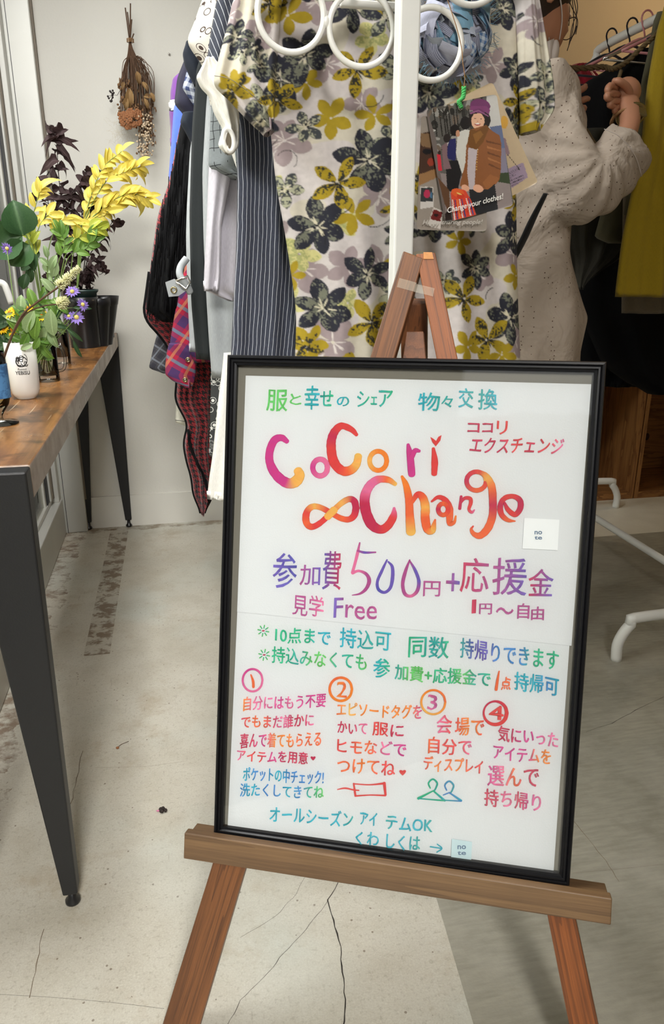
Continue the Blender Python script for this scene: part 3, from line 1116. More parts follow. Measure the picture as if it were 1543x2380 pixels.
# woody twig with two cream bottlebrush spikes, standing in the stemmed glass
sp2 = thing('white_flower_spike', 'woody twig with cream fluffy flower spikes leaning right out of the stemmed glass', 'flower', gb + Vector((0, 0, .03)))
tube('twig', [PY(-6, 880, gb.y), PY(20, 800, gb.y), PY(50, 735, gb.y), PY(90, 700, gb.y), PY(135, 668, gb.y), PY(150, 655, gb.y)], [.0022, .0014], M['stem_brown'], sp2, 8, sm=6)
tube('twig', [PY(28, 780, gb.y), PY(60, 730, gb.y), PY(100, 712, gb.y), PY(140, 706, gb.y)], .0012, M['stem_brown'], sp2, 6, sm=6)
for (x0, y0), (x1, y1), r0, n in (((134, 668), (184, 622), .0105, 480), ((134, 710), (156, 697), .0125, 400)):
    a, b = PY(x0, y0, gb.y), PY(x1, y1, gb.y)
    ax = (b - a).normalized()
    G_ = []
    for i in range(n):
        t = random.random()
        th = random.uniform(0, 6.28)
        u = ax.orthogonal().normalized()
        w = ax.cross(u)
        d_ = u * math.cos(th) + w * math.sin(th) + ax * random.uniform(0, .6)
        p = a.lerp(b, t)
        r = r0 * random.uniform(.6, 1.1) * (1 - .45 * t)
        G_.append(tube_geo([p, p + d_ * r], [.0003, .0007], 4))
    V, F = merge(G_)
    o = mk('flower_spike', V, F, M['petal_cream'], sp2)
    o['kind'] = 'stuff'
for i in range(5):
    p = PY(60 + 9 * i, 722 - 6 * i, gb.y)
    put_leaf(sp2, 'narrow', p, (random.uniform(-.5, .8), 0, random.uniform(-1, 1)), (0, -1, .3), .02)

# stems in the mug
ms = thing('mug_foliage', 'leafy green stems standing in the glass mug behind the tumbler', 'foliage', mb + Vector((0, 0, .012)))
for k, (dx, dz) in enumerate(((-.01, .16), (.015, .14), (.03, .15), (.0, .17), (-.02, .13))):
    a = mb + Vector((-dx * .6, .0, .02))
    b = mb + Vector((dx, 0, dz))
    tube('stem', [a, a.lerp(b, .5), b], .0014, [M['stem_green'], M['stem_brown']][k % 2], ms, 6)
    for i in range(5):
        p = a.lerp(b, .25 + .18 * i)
        put_leaf(ms, ['green', 'deep'][i % 2], p, (random.uniform(-1, 1), random.uniform(-.5, 0), random.uniform(-.3, 1)), (0, -1, .3), .028 if i < 2 else .04)

# ------------------------------------------------------------------ dried bunch on the wall
YD = 2.93
db = thing('dried_flower_bouquet', 'dried brown flower bouquet tied with twine hanging upside down on the white wall', 'dried flowers', PY(303, 95, YD))
tp = PY(303, 95, YD)
G_ = []
rr = random.Random(11)
for (x, y) in ((291, 18), (303, 8), (296, 28), (306, 45), (311, 78)):
    G_.append(tube_geo([PY(x, y, YD), PY(302 + rr.uniform(-3, 3), 100, YD)], .0022, 5))
ends = []
for i in range(95):
    ex = rr.uniform(276, 358)
    ey = rr.uniform(190, 290) if ex < 320 else rr.uniform(230, 355)
    yo = YD + rr.uniform(-.05, .02)
    p1 = PY(302 + (ex - 302) * .25, 130, YD)
    p2 = PY(302 + (ex - 302) * rr.uniform(.55, 1.1), 170 + rr.uniform(-20, 30), yo)
    e = PY(ex, ey, yo)
    G_.append(tube_geo(smooth_path([PY(302 + rr.uniform(-2, 2), 98, YD), p1, p2, e], 5), .0013, 4))
    ends.append((ex, e))
V, F = merge(G_)
tag(mk('stems', V, F, M['stem_brown'], db), kind='stuff')
G_ = []
for ex, e in ends:
    for k in range(3):
        G_.append(blob_geo(e + Vector((rr.uniform(-.008, .008), rr.uniform(-.006, .004), rr.uniform(-.006, .018))), (rr.uniform(.002, .004), .002, rr.uniform(.003, .006)), 6, 4))
V, F = merge(G_)
tag(mk('dry_buds', V, F, plain('dry_bud_brown', srgb(112, 82, 54), .9, var=.4, scale=90), db), kind='stuff')
V, F = merge([tube_geo([tp + Vector((.011 * math.cos(a), -.004 + .011 * math.sin(a), z)) for a in np.linspace(0, 6.28, 14)], .0013, 5, closed=True) for z in (-.004, 0, .004)])
mk('twine_tie', V, F, M['twine'], db)
G_ = []
for i in range(46):
    a = rr.uniform(0, 6.28)
    r = rr.random() ** .5
    c = PY(303 + 27 * r * math.cos(a), 275 + 24 * r * math.sin(a), YD - .05 - .015 * (1 - r))
    for k in range(5):
        b_ = 6.28 * k / 5 + a
        G_.append(blob_geo(c + Vector((.0045 * math.cos(b_), -.001, .0045 * math.sin(b_))), (.0042, .0018, .0042), 6, 4))
V, F = merge(G_)
tag(mk('orange_flower_head', V, F, M['dry_orange'], db), kind='stuff')
G_ = []
for i in range(130):
    x = rr.gauss(338, 9)
    y = rr.uniform(265, 365)
    x -= (y - 300) * .05
    G_.append(blob_geo(PY(x, y, YD - rr.uniform(.01, .06)), .0036, 6, 4))
V, F = merge(G_)
tag(mk('seed_heads', V, F, M['seed'], db), kind='stuff')
G_ = []
for i in range(12):
    x, y = 256 + rr.uniform(-8, 10), 222 + rr.uniform(-13, 14)
    c = PY(x, y, YD - .03)
    G_.append(blob_geo(c, .0035, 6, 4))
    G_.append(tube_geo([PY(272, 222, YD - .03), PY(264, 220, YD - .03), c], .0007, 4))
G_.append(tube_geo(smooth_path([PY(296, 180, YD - .02), PY(282, 205, YD - .03), PY(272, 222, YD - .03)], 5), .0008, 4))
V, F = merge(G_)
tag(mk('black_berries', V, F, M['berry'], db), kind='stuff')
for (x, y), (qx, qy), L in (((302, 205), (301, 255), .075), ((333, 225), (356, 222), .04), ((335, 228), (345, 250), .04), ((288, 190), (284, 205), .03), ((330, 190), (342, 205), .04), ((318, 165), (330, 215), .05), ((295, 225), (290, 262), .05), ((350, 215), (362, 238), .035)):
    p, q = PY(x, y, YD - .05), PY(qx, qy, YD - .055)
    put_leaf(db, 'dry', p, q - p, (0, -1, .2), L)
G_ = []
for i in range(150):
    c = PY(rr.gauss(288, 14), rr.gauss(300, 18), YD - .01)
    d_ = Vector((rr.gauss(0, 1), rr.gauss(0, .3), rr.gauss(0, 1))).normalized() * .02
    G_.append(tube_geo([c, c + d_ * .5 + Vector((0, 0, .003)), c + d_], .00022, 3))
V, F = merge(G_)
tag(mk('pale_fluff', V, F, M['fluff'], db), kind='stuff')
V, F = blob_geo(PY(393, 126, YB - .004), .004, 6, 4)
tag(mk('wall_nail', V, F, M['steel'], None, org=PY(393, 126, YB - .004)), 'tiny metal screw in the white wall between dried flowers and clothes', 'screw')

# ================================================================== EASEL
def pn(px, py, n):
    return PP(px, py, n)


def slab_from_px(name, quad, n0, n1, mat, parent, bevel=0.0):
    """quad: 4 photo points (clockwise from top-left) on plane n1; extruded back to n0 along the poster normal"""
    f = [PP(x, y, n1) for x, y in quad]
    b = [p + N_P * (n0 - n1) for p in f]
    # bottom four = back, top four = front
    return hexa(name, [b[0], b[1], b[2], b[3], f[0], f[1], f[2], f[3]], mat, parent, bevel)


NB = -.026                       # back of the frame = front of the legs
def to_floor(pa, pb_):
    """continue the segment pa->pb_ until it reaches the floor"""
    d_ = pb_ - pa
    return pa + d_ * ((0.0 - pa.z) / d_.z)


la, lb_ = PP(961, 600, NB), PP(421, 2380, NB)
ra, rb_ = PP(993, 600, NB), PP(1367, 2380, NB)
feet_l, feet_r = to_floor(la, lb_), to_floor(ra, rb_)
eas = thing('easel', 'brown stained wooden A-frame easel holding the framed handwritten sign', 'easel', ((feet_l + feet_r) / 2))
WC1, WC2 = srgb(96, 62, 42), srgb(150, 96, 62)
for nm, edges, c1, c2 in (('left', ((937, 583), (984, 600), (465, 2380), (378, 2380)), srgb(76, 47, 29), srgb(132, 84, 48)),
                          ('right', ((966, 590), (1011, 586), (1389, 2380), (1322, 2380)), srgb(92, 53, 30), srgb(154, 88, 44))):
    tl, tr_, br_, bl_ = [PP(x, y, NB) for x, y in edges]
    bl_, br_ = to_floor(tl, bl_), to_floor(tr_, br_)
    th = -.021
    dirn = (bl_ + br_ - tl - tr_)
    mt = grain_dir('stained_easel_wood_' + nm, c1, c2, dirn)
    off = Vector((0, 0, 0)) if nm == 'left' else -N_P * .0006
    f = [p + off for p in (tl, tr_, br_, bl_)]
    b = [p + N_P * th for p in f]
    for i in (2, 3):
        b[i] = b[i] + (b[i] - b[i - 2 if i == 2 else 0]).normalized() * 0
        b[i].z = max(b[i].z, 0.0)
    hexa('leg', [b[0], b[1], b[2], b[3], f[0], f[1], f[2], f[3]], mt, eas, .0014)
# hinged rear leg and its block, seen through the opening under the apex
mr = grain_dir('stained_easel_wood_rear', srgb(80, 48, 30), srgb(128, 78, 46), (0, .3, -1))
h0 = PP(962, 700, NB - .03)
h1 = Vector((h0.x + .16, h0.y + .36, 0.0))
axr = (h1 - h0).normalized()
sx = U_P * .017
sn = axr.cross(U_P).normalized() * .009
hexa('leg', [h1 - sx - sn, h1 + sx - sn, h1 + sx + sn + Vector((0, 0, .0)), h1 - sx + sn, h0 - sx - sn, h0 + sx - sn, h0 + sx + sn, h0 - sx + sn], mr, eas, .001)
slab_from_px('cross_brace', [(944, 770), (984, 770), (992, 860), (932, 860)], NB - .022, NB - .008, mr, eas, .001)
slab_from_px('end_grain_block', [(984, 586), (1004, 586), (1008, 602), (984, 602)], NB - .004, NB + .0008, plain('pale_end_grain', srgb(190, 130, 74), .6, var=.25, scale=300), eas)
# clear tape wrapped over the apex
for q4, nm in ((((928, 646), (968, 657), (966, 679), (922, 667)), 'tape'), (((968, 660), (1010, 670), (1006, 689), (966, 679)), 'tape')):
    V = [PP(x, y, NB + .0012) for x, y in q4]
    mk(nm, V, [(0, 1, 2, 3)], M['tape'], eas, smooth=False)

# ledge: shelf board with a front lip
LW = grain_dir('stained_ledge_wood', srgb(88, 66, 46), srgb(124, 96, 66), U_P, 40, .5, 5)
LN = .014
slab_from_px('ledge_lip', [(428, 1936), (1423, 2089), (1420, 2151), (426, 1996)], LN - .014, LN, LW, eas, .0015)
slab_from_px('ledge_board', [(442, 1934), (1414, 2080), (1412, 2140), (440, 1990)], NB, LN - .014, LW, eas, .001)

# ================================================================== FRAMED SIGN
def P_at(u, v, n):
    return O_P + U_P * u + V_P * v + N_P * n


FWd, FHt = .4605, .6375          # outer size of the frame
fr_ = thing('framed_sign', 'large black framed handwritten sign in bright watercolour lettering on the easel', 'sign', P_at(FWd / 2, FHt, 0))
mw = .0125
prof = [(0, -.024), (0, -.004), (.0015, -.0005), (.004, 0), (.0052, -.0025), (.0065, -.0012), (.0085, -.0012), (.0098, -.0036), (.0125, -.0042), (.0125, -.012)]
cor = [(0, 0), (FWd, 0), (FWd, FHt), (0, FHt)]
inw = [(1, 1), (-1, 1), (-1, -1), (1, -1)]
for s in range(4):
    a, b = s, (s + 1) % 4
    V, F = [], []
    for q_, z in prof:
        for c_ in (a, b):
            V.append(P_at(cor[c_][0] + inw[c_][0] * q_, cor[c_][1] + inw[c_][1] * q_, z))
    for i in range(len(prof) - 1):
        F.append((2 * i, 2 * i + 1, 2 * i + 3, 2 * i + 2))
    F.append((0, 2 * len(prof) - 2, 2 * len(prof) - 1, 1))
    mk('moulding', V, F, M['frame'], fr_, smooth=False)
def psheet(name, u0, v0, u1, v1, n, th, mat, parent):
    V = [P_at(u0, v0, n), P_at(u1, v0, n), P_at(u1, v1, n), P_at(u0, v1, n)]
    V2 = [p - N_P * th for p in V]
    return mk(name, V2 + V, BOXF, mat, parent, smooth=False)
psheet('backing_board', .005, .005, FWd - .005, FHt - .005, -.012, .006, M['mat'], fr_)
psheet('glazing', .006, .006, FWd - .006, FHt - .006, -.0052, .0015, M['pane'], fr_)
# four overlapping sheets of paper
NS = -.0100
sheets = {}
def sheet(key, quad, n):
    f = [PP(x, y, n) for x, y in quad]
    b = [p - N_P * .0004 for p in f]
    sheets[key] = mk('paper_sheet', b + f, BOXF, M['paper'], fr_, smooth=False)
sheet('br', [(916, 1440), (1324, 1490), (1285, 2047), (893, 1992)], NS - .0008)
sheet('bl', [(552, 1410), (924, 1450), (899, 1994), (528, 1944)], NS - .0004)
sheet('tr', [(944, 882), (1374, 893), (1328, 1501), (915, 1459)], NS)
sheet('tl', [(571, 873), (951, 882), (921, 1460), (551, 1422)], NS + .0005)
NL = NS + .0008

# stickers (their printed square is left out, the word stays)
def sticker(q, tx, sz, mat, edge=None):
    f = [PP(x, y, NL + .0003) for x, y in q]
    b = [p - N_P * .0004 for p in f]
    s = mk('sticker', b + f, BOXF, mat, fr_, smooth=False, label='small square paper sticker printed with the letters note')
    return s


def lettering_mesh(parent, V, F, C, name='lettering', mat=None):
    """V: photo pixel positions"""
    W_ = [PP(x, y, NL + n_) for x, y, n_ in V]
    return mk(name, W_, F, mat or M['paint'], parent, smooth=False, col=np.array(C))


LET = {'tl': [[], [], []], 'tr': [[], [], []], 'bl': [[], [], []], 'br': [[], [], []]}
LCNT = [0]
def add_let(V, F, C):
    xs = sum(v[0] for v in V) / len(V)
    ys = sum(v[1] for v in V) / len(V)
    top = ys < 1440 + (xs - 920) * .11
    key = ('t' if top else 'b') + ('l' if xs < (935 if top else 908) else 'r')
    L = LET[key]
    o = len(L[0])
    LCNT[0] += 1
    L[0].extend([(v[0], v[1], (LCNT[0] % 90) * 2.5e-6) for v in V])
    L[1].extend([tuple(i + o for i in f) for f in F])
    L[2].extend(C)


def lerp3(a, b, t):
    return tuple(x * (1 - t) + y * t for x, y in zip(a, b))


PAL = dict(
    G=srgb(96, 190, 96), T=srgb(34, 160, 156), B=srgb(58, 128, 196), V=srgb(110, 88, 180), P=srgb(176, 76, 140), M=srgb(206, 60, 140), R=srgb(222, 66, 66),
    O=srgb(240, 132, 44), E=srgb(32, 176, 130), C=srgb(26, 168, 190), K=srgb(228, 112, 160), Y=srgb(240, 180, 90), D=srgb(196, 44, 84), N=srgb(82, 80, 170), Q=srgb(236, 106, 60))
gcache = {}
lrng = random.Random(21)


def phrase(s, x0, y0, x1, y1, h, cols, bold=.028, slant=.0, wob=1.2):
    """text laid between two centre points; h = glyph height in photo pixels"""
    if s not in gcache:
        gcache[s] = glyph_mesh(s, 0.0)
    V2, F = gcache[s]
    if not len(V2): return
    mn, mx_ = V2.min(0), V2.max(0)
    out, C = [], []
    n = len(cols)
    ph = lrng.uniform(0, 6)
    dx, dy = x1 - x0, y1 - y0
    for x, y in V2:
        a = (x - mn[0]) / (mx_[0] - mn[0])
        b = (y - mn[1]) / (mx_[1] - mn[1]) - .5
        w = math.sin(a * 9 + ph) * wob
        px = x0 + a * dx + b * h * slant - b * h * -.045
        py = y0 + a * dy - b * h + w + (math.sin(a * 40 + b * 3 + ph) * .5)
        out.append((px, py))
        t = a * (n - 1)
        i = min(n - 2, int(t)) if n > 1 else 0
        c = lerp3(PAL[cols[i]], PAL[cols[min(n - 1, i + 1)]], t - i) if n > 1 else PAL[cols[0]]
        m = .5 + .5 * math.sin(a * 23 + b * 5 + ph * 2)
        C.append(tuple(min(1, q * (1.0 + .35 * (m - .3)) + .01 + .03 * m) for q in c))
    bw = {True: .55, False: .5}[h < 60] if bold > .004 else .4
    bw *= (.45 + bold * 20)
    for ox_, oy_ in ((-bw, 0), (bw, 0), (0, -bw * .8), (0, bw * .8)):
        add_let([(a + ox_, b + oy_) for a, b in out], F, C)


def chars(s, boxes, cols, **k):
    for ch, (x0, yt, x1, yb), c in zip(s, boxes, cols):
        ym = (yt + yb) / 2
        tl_ = .03 * (x1 - x0)
        phrase(ch, x0, ym - tl_ / 2, x1, ym + tl_ / 2, yb - yt, c, wob=.5, **k)


def stroke(pts, cols, tf=None, sub=6, closed=False, rough=.0):
    """brush stroke: pts (x,y,width); cols palette string spread along it"""
    P = [(p[0], p[1], p[2]) for p in pts]
    if tf: P = [(tf[0] + p[0] * tf[2], tf[1] + p[1] * tf[2], p[2] * tf[2]) for p in P]
    if closed: P = P + [P[0]]
    V3 = [Vector(p) for p in P]
    S = smooth_path(V3, sub) if len(V3) > 2 else [V3[0].lerp(V3[1], t / 6) for t in range(7)]
    n = len(S)
    V, F, C = [], [], []
    for i, p in enumerate(S):
        if closed:
            t = S[(i + 1) % (n - 1)] - S[(i - 1) % (n - 1)]
        else:
            t = S[min(i + 1, n - 1)] - S[max(i - 1, 0)]
        t.z = 0
        t.normalize()
        w = p.z / 2 * (1 + lrng.uniform(-.04, .04))
        a_ = i / (n - 1) * (len(cols) - 1)
        k = min(max(0, len(cols) - 2), int(a_))
        c = lerp3(PAL[cols[k]], PAL[cols[min(len(cols) - 1, k + 1)]], a_ - k)
        ed = tuple(q * .72 for q in c)
        for s_2, e in ((-1, 1), (-.82, 0), (0, 0), (.82, 0), (1, 1)):
            V.append((p.x - t.y * w * s_2, p.y + t.x * w * s_2))
            C.append(ed if e else tuple(min(1, q * lrng.uniform(.95, 1.1)) for q in c))
    for i in range(n - 1):
        for k in range(4):
            F.append((i * 5 + k, i * 5 + k + 1, (i + 1) * 5 + k + 1, (i + 1) * 5 + k))
    if not closed:      # rounded ends
        for i, sgn in ((0, -1), (n - 1, 1)):
            p = S[i]
            t = S[min(i + 1, n - 1)] - S[max(i - 1, 0)]
            t.z = 0
            t.normalize()
            b = len(V)
            V.append((p.x, p.y))
            C.append(C[i * 5 + 2])
            for k in range(9):
                a = -math.pi / 2 + math.pi * k / 8
                r = p.z / 2
                V.append((p.x + (t.x * math.cos(a) * sgn * .8 - t.y * math.sin(a)) * r, p.y + (t.y * math.cos(a) * sgn * .8 + t.x * math.sin(a)) * r))
                C.append(C[i * 5 + 1])
            for k in range(8): F.append((b, b + 1 + k, b + 2 + k))
    add_let(V, F, C)


def ring(cx, cy, rx, ry, w, cols, tf=None, rot=0.0, w2=None):
    pts = []
    for k in range(12):
        a = 2 * math.pi * k / 12
        x, y = rx * math.cos(a), ry * math.sin(a)
        ww = w if w2 is None else w + (w2 - w) * (.5 + .5 * math.cos(a - .6))
        pts.append((cx + x * math.cos(rot) - y * math.sin(rot), cy + x * math.sin(rot) + y * math.cos(rot), ww))
    stroke(pts, cols, tf, 4, True)


ZA = (560, 860, .28516)
ZB = (960, 860, .28516)
# CoCori
stroke([(375, 582, 40), (330, 552, 56), (275, 570, 62), (240, 640, 66), (230, 720, 66), (248, 790, 72), (288, 855, 78), (345, 905, 82), (400, 925, 84), (450, 905, 92), (478, 860, 82), (465, 822, 74)], 'MMMMMMMYYY', ZA)
ring(645, 795, 60, 68, 44, 'KKMKK', ZA)
stroke([(942, 528, 30), (900, 485, 48), (820, 455, 56), (765, 500, 66), (738, 570, 74), (736, 650, 78), (750, 730, 80), (785, 790, 78), (840, 825, 76), (900, 812, 72), (942, 765, 66), (956, 702, 62)], 'RRRDRRRQYY', ZA)
ring(1118, 740, 70, 78, 40, 'OOYOO', ZA)
stroke([(1362, 608, 26), (1378, 700, 58), (1392, 850, 58)], 'MMM', ZA)
stroke([(1390, 715, 40), (1418, 658, 42), (1455, 660, 24)], 'MM', ZA)
stroke([(165, 640, 26), (176, 740, 54), (172, 845, 48)], 'RRR', ZB)
hp = [(140, 545), (165, 560), (187, 578), (205, 545), (232, 530), (222, 575), (185, 622), (158, 590)]
hv = [(ZB[0] + x * ZB[2], ZB[1] + y * ZB[2]) for x, y in hp]
add_let(hv, [tuple(range(8))], [PAL['R']] * 8)
# infinity
inf = []
for k in range(16):
    a = 2 * math.pi * k / 16
    x = math.cos(a)
    y = math.sin(a) * math.cos(a)
    cx_ = 733 + 205 * x
    cy_ = 1165 + y * 165 - 42 * x
    inf.append((cx_, cy_, 46 + 16 * abs(math.sin(a * 1.0)) ** 2 * 0 + 14 * (1 - abs(math.sin(a)))))
stroke(inf, 'DRQRYRQRRYDD', ZA, 5, True)
stroke([(705, 1195, 62), (760, 1140, 62)], 'YY', ZA)
# Change
stroke([(1258, 930, 34), (1200, 895, 52), (1120, 892, 62), (1055, 935, 72), (1015, 1010, 80), (1008, 1090, 84), (1026, 1180, 86), (1070, 1265, 84), (1140, 1300, 72), (1200, 1265, 68), (1243, 1190, 60), (1248, 1125, 22)], 'YQKKDDDRRK', ZA)
stroke([(1312, 868, 24), (1345, 940, 52), (1368, 1050, 64), (1375, 1180, 70), (1385, 1320, 78)], 'OOQQY', ZA)
stroke([(-10, 1080, 30), (35, 1015, 48), (80, 1040, 66), (100, 1120, 72), (98, 1200, 74), (115, 1290, 70), (155, 1305, 62), (180, 1220, 16)], 'QRQYQQYQ', ZB)
stroke([(150, 1072, 16), (205, 1036, 34), (262, 1060, 46), (298, 1125, 54), (298, 1200, 56), (300, 1250, 46), (335, 1240, 28), (348, 1190, 14)], 'RRRQQQO', ZB)
ring(245, 1135, 40, 46, 38, 'RQDQR', ZB)
stroke([(392, 1030, 22), (380, 1130, 26)], 'DD', ZB)
stroke([(385, 1085, 20), (420, 1045, 28), (465, 1048, 32), (470, 1085, 32), (455, 1135, 26), (478, 1160, 24), (500, 1140, 12)], 'DRRK', ZB)
ring(516, 905, 80, 76, 38, 'RQDRY', ZB)
stroke([(540, 828, 30), (600, 868, 50), (640, 950, 64), (650, 1060, 64), (648, 1180, 64), (612, 1285, 64), (550, 1348, 56), (498, 1338, 40), (474, 1300, 26), (490, 1272, 12)], 'RYQDQQQQR', ZB)
stroke([(745, 1085, 24), (775, 1140, 38), (830, 1178, 44), (872, 1130, 48), (872, 1065, 48), (820, 1030, 40), (750, 1042, 42), (712, 1100, 46), (720, 1175, 46), (770, 1222, 36), (832, 1232, 10)], 'DRRDDRRDRQQ', ZB)

# headline
chars('服と幸せのシェア', [(620, 906, 668, 955), (674, 916, 700, 940), (708, 897, 742, 952), (744, 908, 774, 944), (783, 922, 811, 944), (830, 910, 858, 946), (862, 922, 876, 940), (880, 908, 912, 946)],
      ['G', 'G', 'TC', 'TE', 'CT', 'TE', 'ET', 'TE'], bold=.035)
chars('物々交換', [(972, 913, 1022, 954), (1026, 920, 1052, 946), (1066, 902, 1100, 948), (1112, 905, 1156, 952)], ['CT', 'T', 'CT', 'TC'], bold=.03)
chars('ココリ', [(1087, 984, 1114, 1005), (1121, 984, 1145, 1005), (1155, 978, 1179, 1009)], ['D', 'D', 'R'], bold=.03)
phrase('エクスチェンジ', 1094, 1034, 1309, 1036, 36, 'DDDRDRK', slant=.15)
chars('参加費円', [(634, 1285, 690, 1367), (697, 1313, 744, 1360), (750, 1281, 793, 1371), (984, 1351, 1023, 1386)],
      ['VN', 'PV', 'ND', 'PP'], bold=.005)
ZC3 = (560, 1240, .28516)
stroke([(968, 75, 12), (950, 160, 26), (930, 240, 24), (908, 320, 26)], 'PKKK', ZC3)
stroke([(908, 322, 26), (960, 305, 20), (1020, 330, 26), (1045, 385, 32), (1020, 450, 28), (970, 490, 18), (905, 503, 6)], 'KKPPPPP', ZC3)
stroke([(950, 140, 16), (1010, 155, 20), (1098, 153, 12)], 'PVP', ZC3)
stroke([(1190, 215, 14), (1150, 300, 24), (1112, 390, 24), (1120, 455, 26), (1170, 480, 24), (1218, 440, 26), (1236, 350, 30), (1232, 270, 26), (1200, 230, 14)], 'VVVNVVVVV', ZC3)
stroke([(1375, 215, 12), (1340, 310, 28), (1318, 410, 28), (1335, 490, 28), (1385, 510, 24), (1435, 470, 30), (1450, 390, 28), (1420, 300, 24), (1375, 222, 12)], 'PPPPKPVVP', ZC3)
chars('+応援金', [(1037, 1333, 1068, 1374), (1070, 1297, 1136, 1377), (1145, 1297, 1225, 1383), (1228, 1323, 1286, 1385)], ['PV', 'DP', 'PV', 'DV'], bold=.005)
phrase('見学', 680, 1405, 752, 1411, 48, 'PPK', bold=.012)
phrase('Free', 776, 1412, 876, 1418, 46, 'VPPP', bold=.005)
chars('1円〜自由', [(1097, 1394, 1106, 1425), (1114, 1403, 1143, 1427), (1153, 1412, 1193, 1428), (1203, 1402, 1230, 1438), (1235, 1410, 1264, 1441)], ['D', 'P', 'P', 'P', 'P'], bold=.02)


def burst(cx, cy):
    for k in range(8):
        a = k * math.pi / 4 + .2
        stroke([(cx + 6 * math.cos(a), cy + 6 * math.sin(a), 2.2), (cx + 13 * math.cos(a), cy + 13 * math.sin(a), 2.6)], 'EG')
    stroke([(cx - 2, cy, 3), (cx + 2, cy, 3)], 'DD')


burst(612, 1466)
burst(614, 1522)
phrase('10点まで', 640, 1474, 768, 1482, 36, 'EEEECC')
phrase('持込可', 790, 1482, 908, 1490, 46, 'CCTTC', bold=.015)
phrase('同数', 950, 1501, 1043, 1506, 50, 'EETTE', bold=.02)
phrase('持帰りできます', 1070, 1506, 1298, 1536, 46, 'TNVBBBEEE', bold=.015)
phrase('持込みなくても', 632, 1522, 852, 1540, 38, 'EETGGTEG')
chars('参', [(868, 1530, 906, 1575)], ['CE'], bold=.035)
phrase('加費+応援金で', 918, 1562, 1140, 1578, 36, 'TGGEEGTE')
stroke([(1160, 1560, 3), (1156, 1582, 6), (1153, 1603, 7)], 'QQ')
phrase('点', 1165, 1588, 1187, 1589, 28, 'QQ')
phrase('持帰可', 1196, 1582, 1298, 1596, 42, 'CCCBC')
# numbered steps
ring(587, 1581, 23, 26, 5, 'KKMK')
stroke([(583, 1568, 3), (588, 1583, 6), (589, 1597, 6)], 'QQ')
ring(792, 1602, 26, 27, 6, 'OOQO')
phrase('2', 783, 1602, 806, 1603, 36, 'OQ', bold=.03)
ring(1007, 1632, 28, 28, 5, 'OYOQ')
phrase('3', 994, 1632, 1016, 1633, 34, 'KP', bold=.01)
ring(1151, 1657, 27, 27, 4, 'RRDR', w2=9)
phrase('4', 1137, 1657, 1170, 1658, 32, 'RR', bold=.05)
phrase('自分にはもう不要', 566, 1636, 757, 1628, 32, 'OKKMKMMM')
phrase('でもまだ誰かに', 561, 1679, 729, 1674, 30, 'DQQDKDDK')
phrase('喜んで着てもらえる', 558, 1722, 746, 1718, 34, 'DDMOOQQQ')
phrase('アイテムを用意', 551, 1756, 715, 1762, 28, 'KRRMDDD')
phrase('ポケットの中チェック!', 565, 1798, 752, 1808, 32, 'CBBCBBBB')
phrase('洗たくしてきてね', 558, 1835, 752, 1842, 30, 'BCBBCBEG')
phrase('エピソードタグを', 783, 1648, 980, 1656, 32, 'QYOOOOOM')
phrase('かいて', 785, 1690, 853, 1694, 26, 'DDK')
phrase('服に', 866, 1693, 938, 1700, 30, 'RRDD')
phrase('ヒモなどで', 784, 1733, 944, 1742, 32, 'RRQQKMM')
phrase('つけてね', 784, 1778, 918, 1786, 34, 'QQORR')
phrase('会', 1015, 1683, 1050, 1684, 42, 'KR')
phrase('場で', 1058, 1688, 1125, 1690, 42, 'ROOR')
phrase('自分で', 996, 1732, 1096, 1738, 38, 'QRRRK')
phrase('ディスプレイ', 985, 1773, 1122, 1782, 34, 'ROQORR')
phrase('気にいった', 1158, 1704, 1297, 1720, 36, 'DDMMKK')
phrase('アイテムを', 1147, 1748, 1280, 1760, 32, 'MMMMOO')
phrase('選んで', 1134, 1803, 1252, 1808, 46, 'MKQDD')
phrase('持ち帰り', 1126, 1852, 1257, 1866, 40, 'DDKDMK')
phrase('オールシーズン', 627, 1890, 820, 1905, 36, 'CCCCCCT')
phrase('アイ', 837, 1902, 876, 1906, 30, 'CC')
phrase('テムOK', 897, 1912, 1005, 1920, 32, 'TCCCT')
phrase('くわ', 827, 1948, 880, 1952, 32, 'CC')
phrase('しくは', 898, 1955, 976, 1962, 34, 'CCT')
stroke([(1000, 1968, 3), (1026, 1972, 3)], 'CC')
stroke([(1016, 1962, 2.5), (1027, 1972, 3), (1015, 1981, 2.5)], 'CC')


def heart(cx, cy, r, c='R'):
    v = []
    for k in range(16):
        t = 2 * math.pi * k / 16
        v.append((cx + r * (math.sin(t) ** 3) + .1 * r, cy - r * (.8 * math.cos(t) - .32 * math.cos(2 * t) - .12 * math.cos(3 * t))))
    add_let(v, [tuple(range(16))], [PAL[c]] * 16)


heart(727, 1762, 6, 'D')
heart(935, 1795, 8)
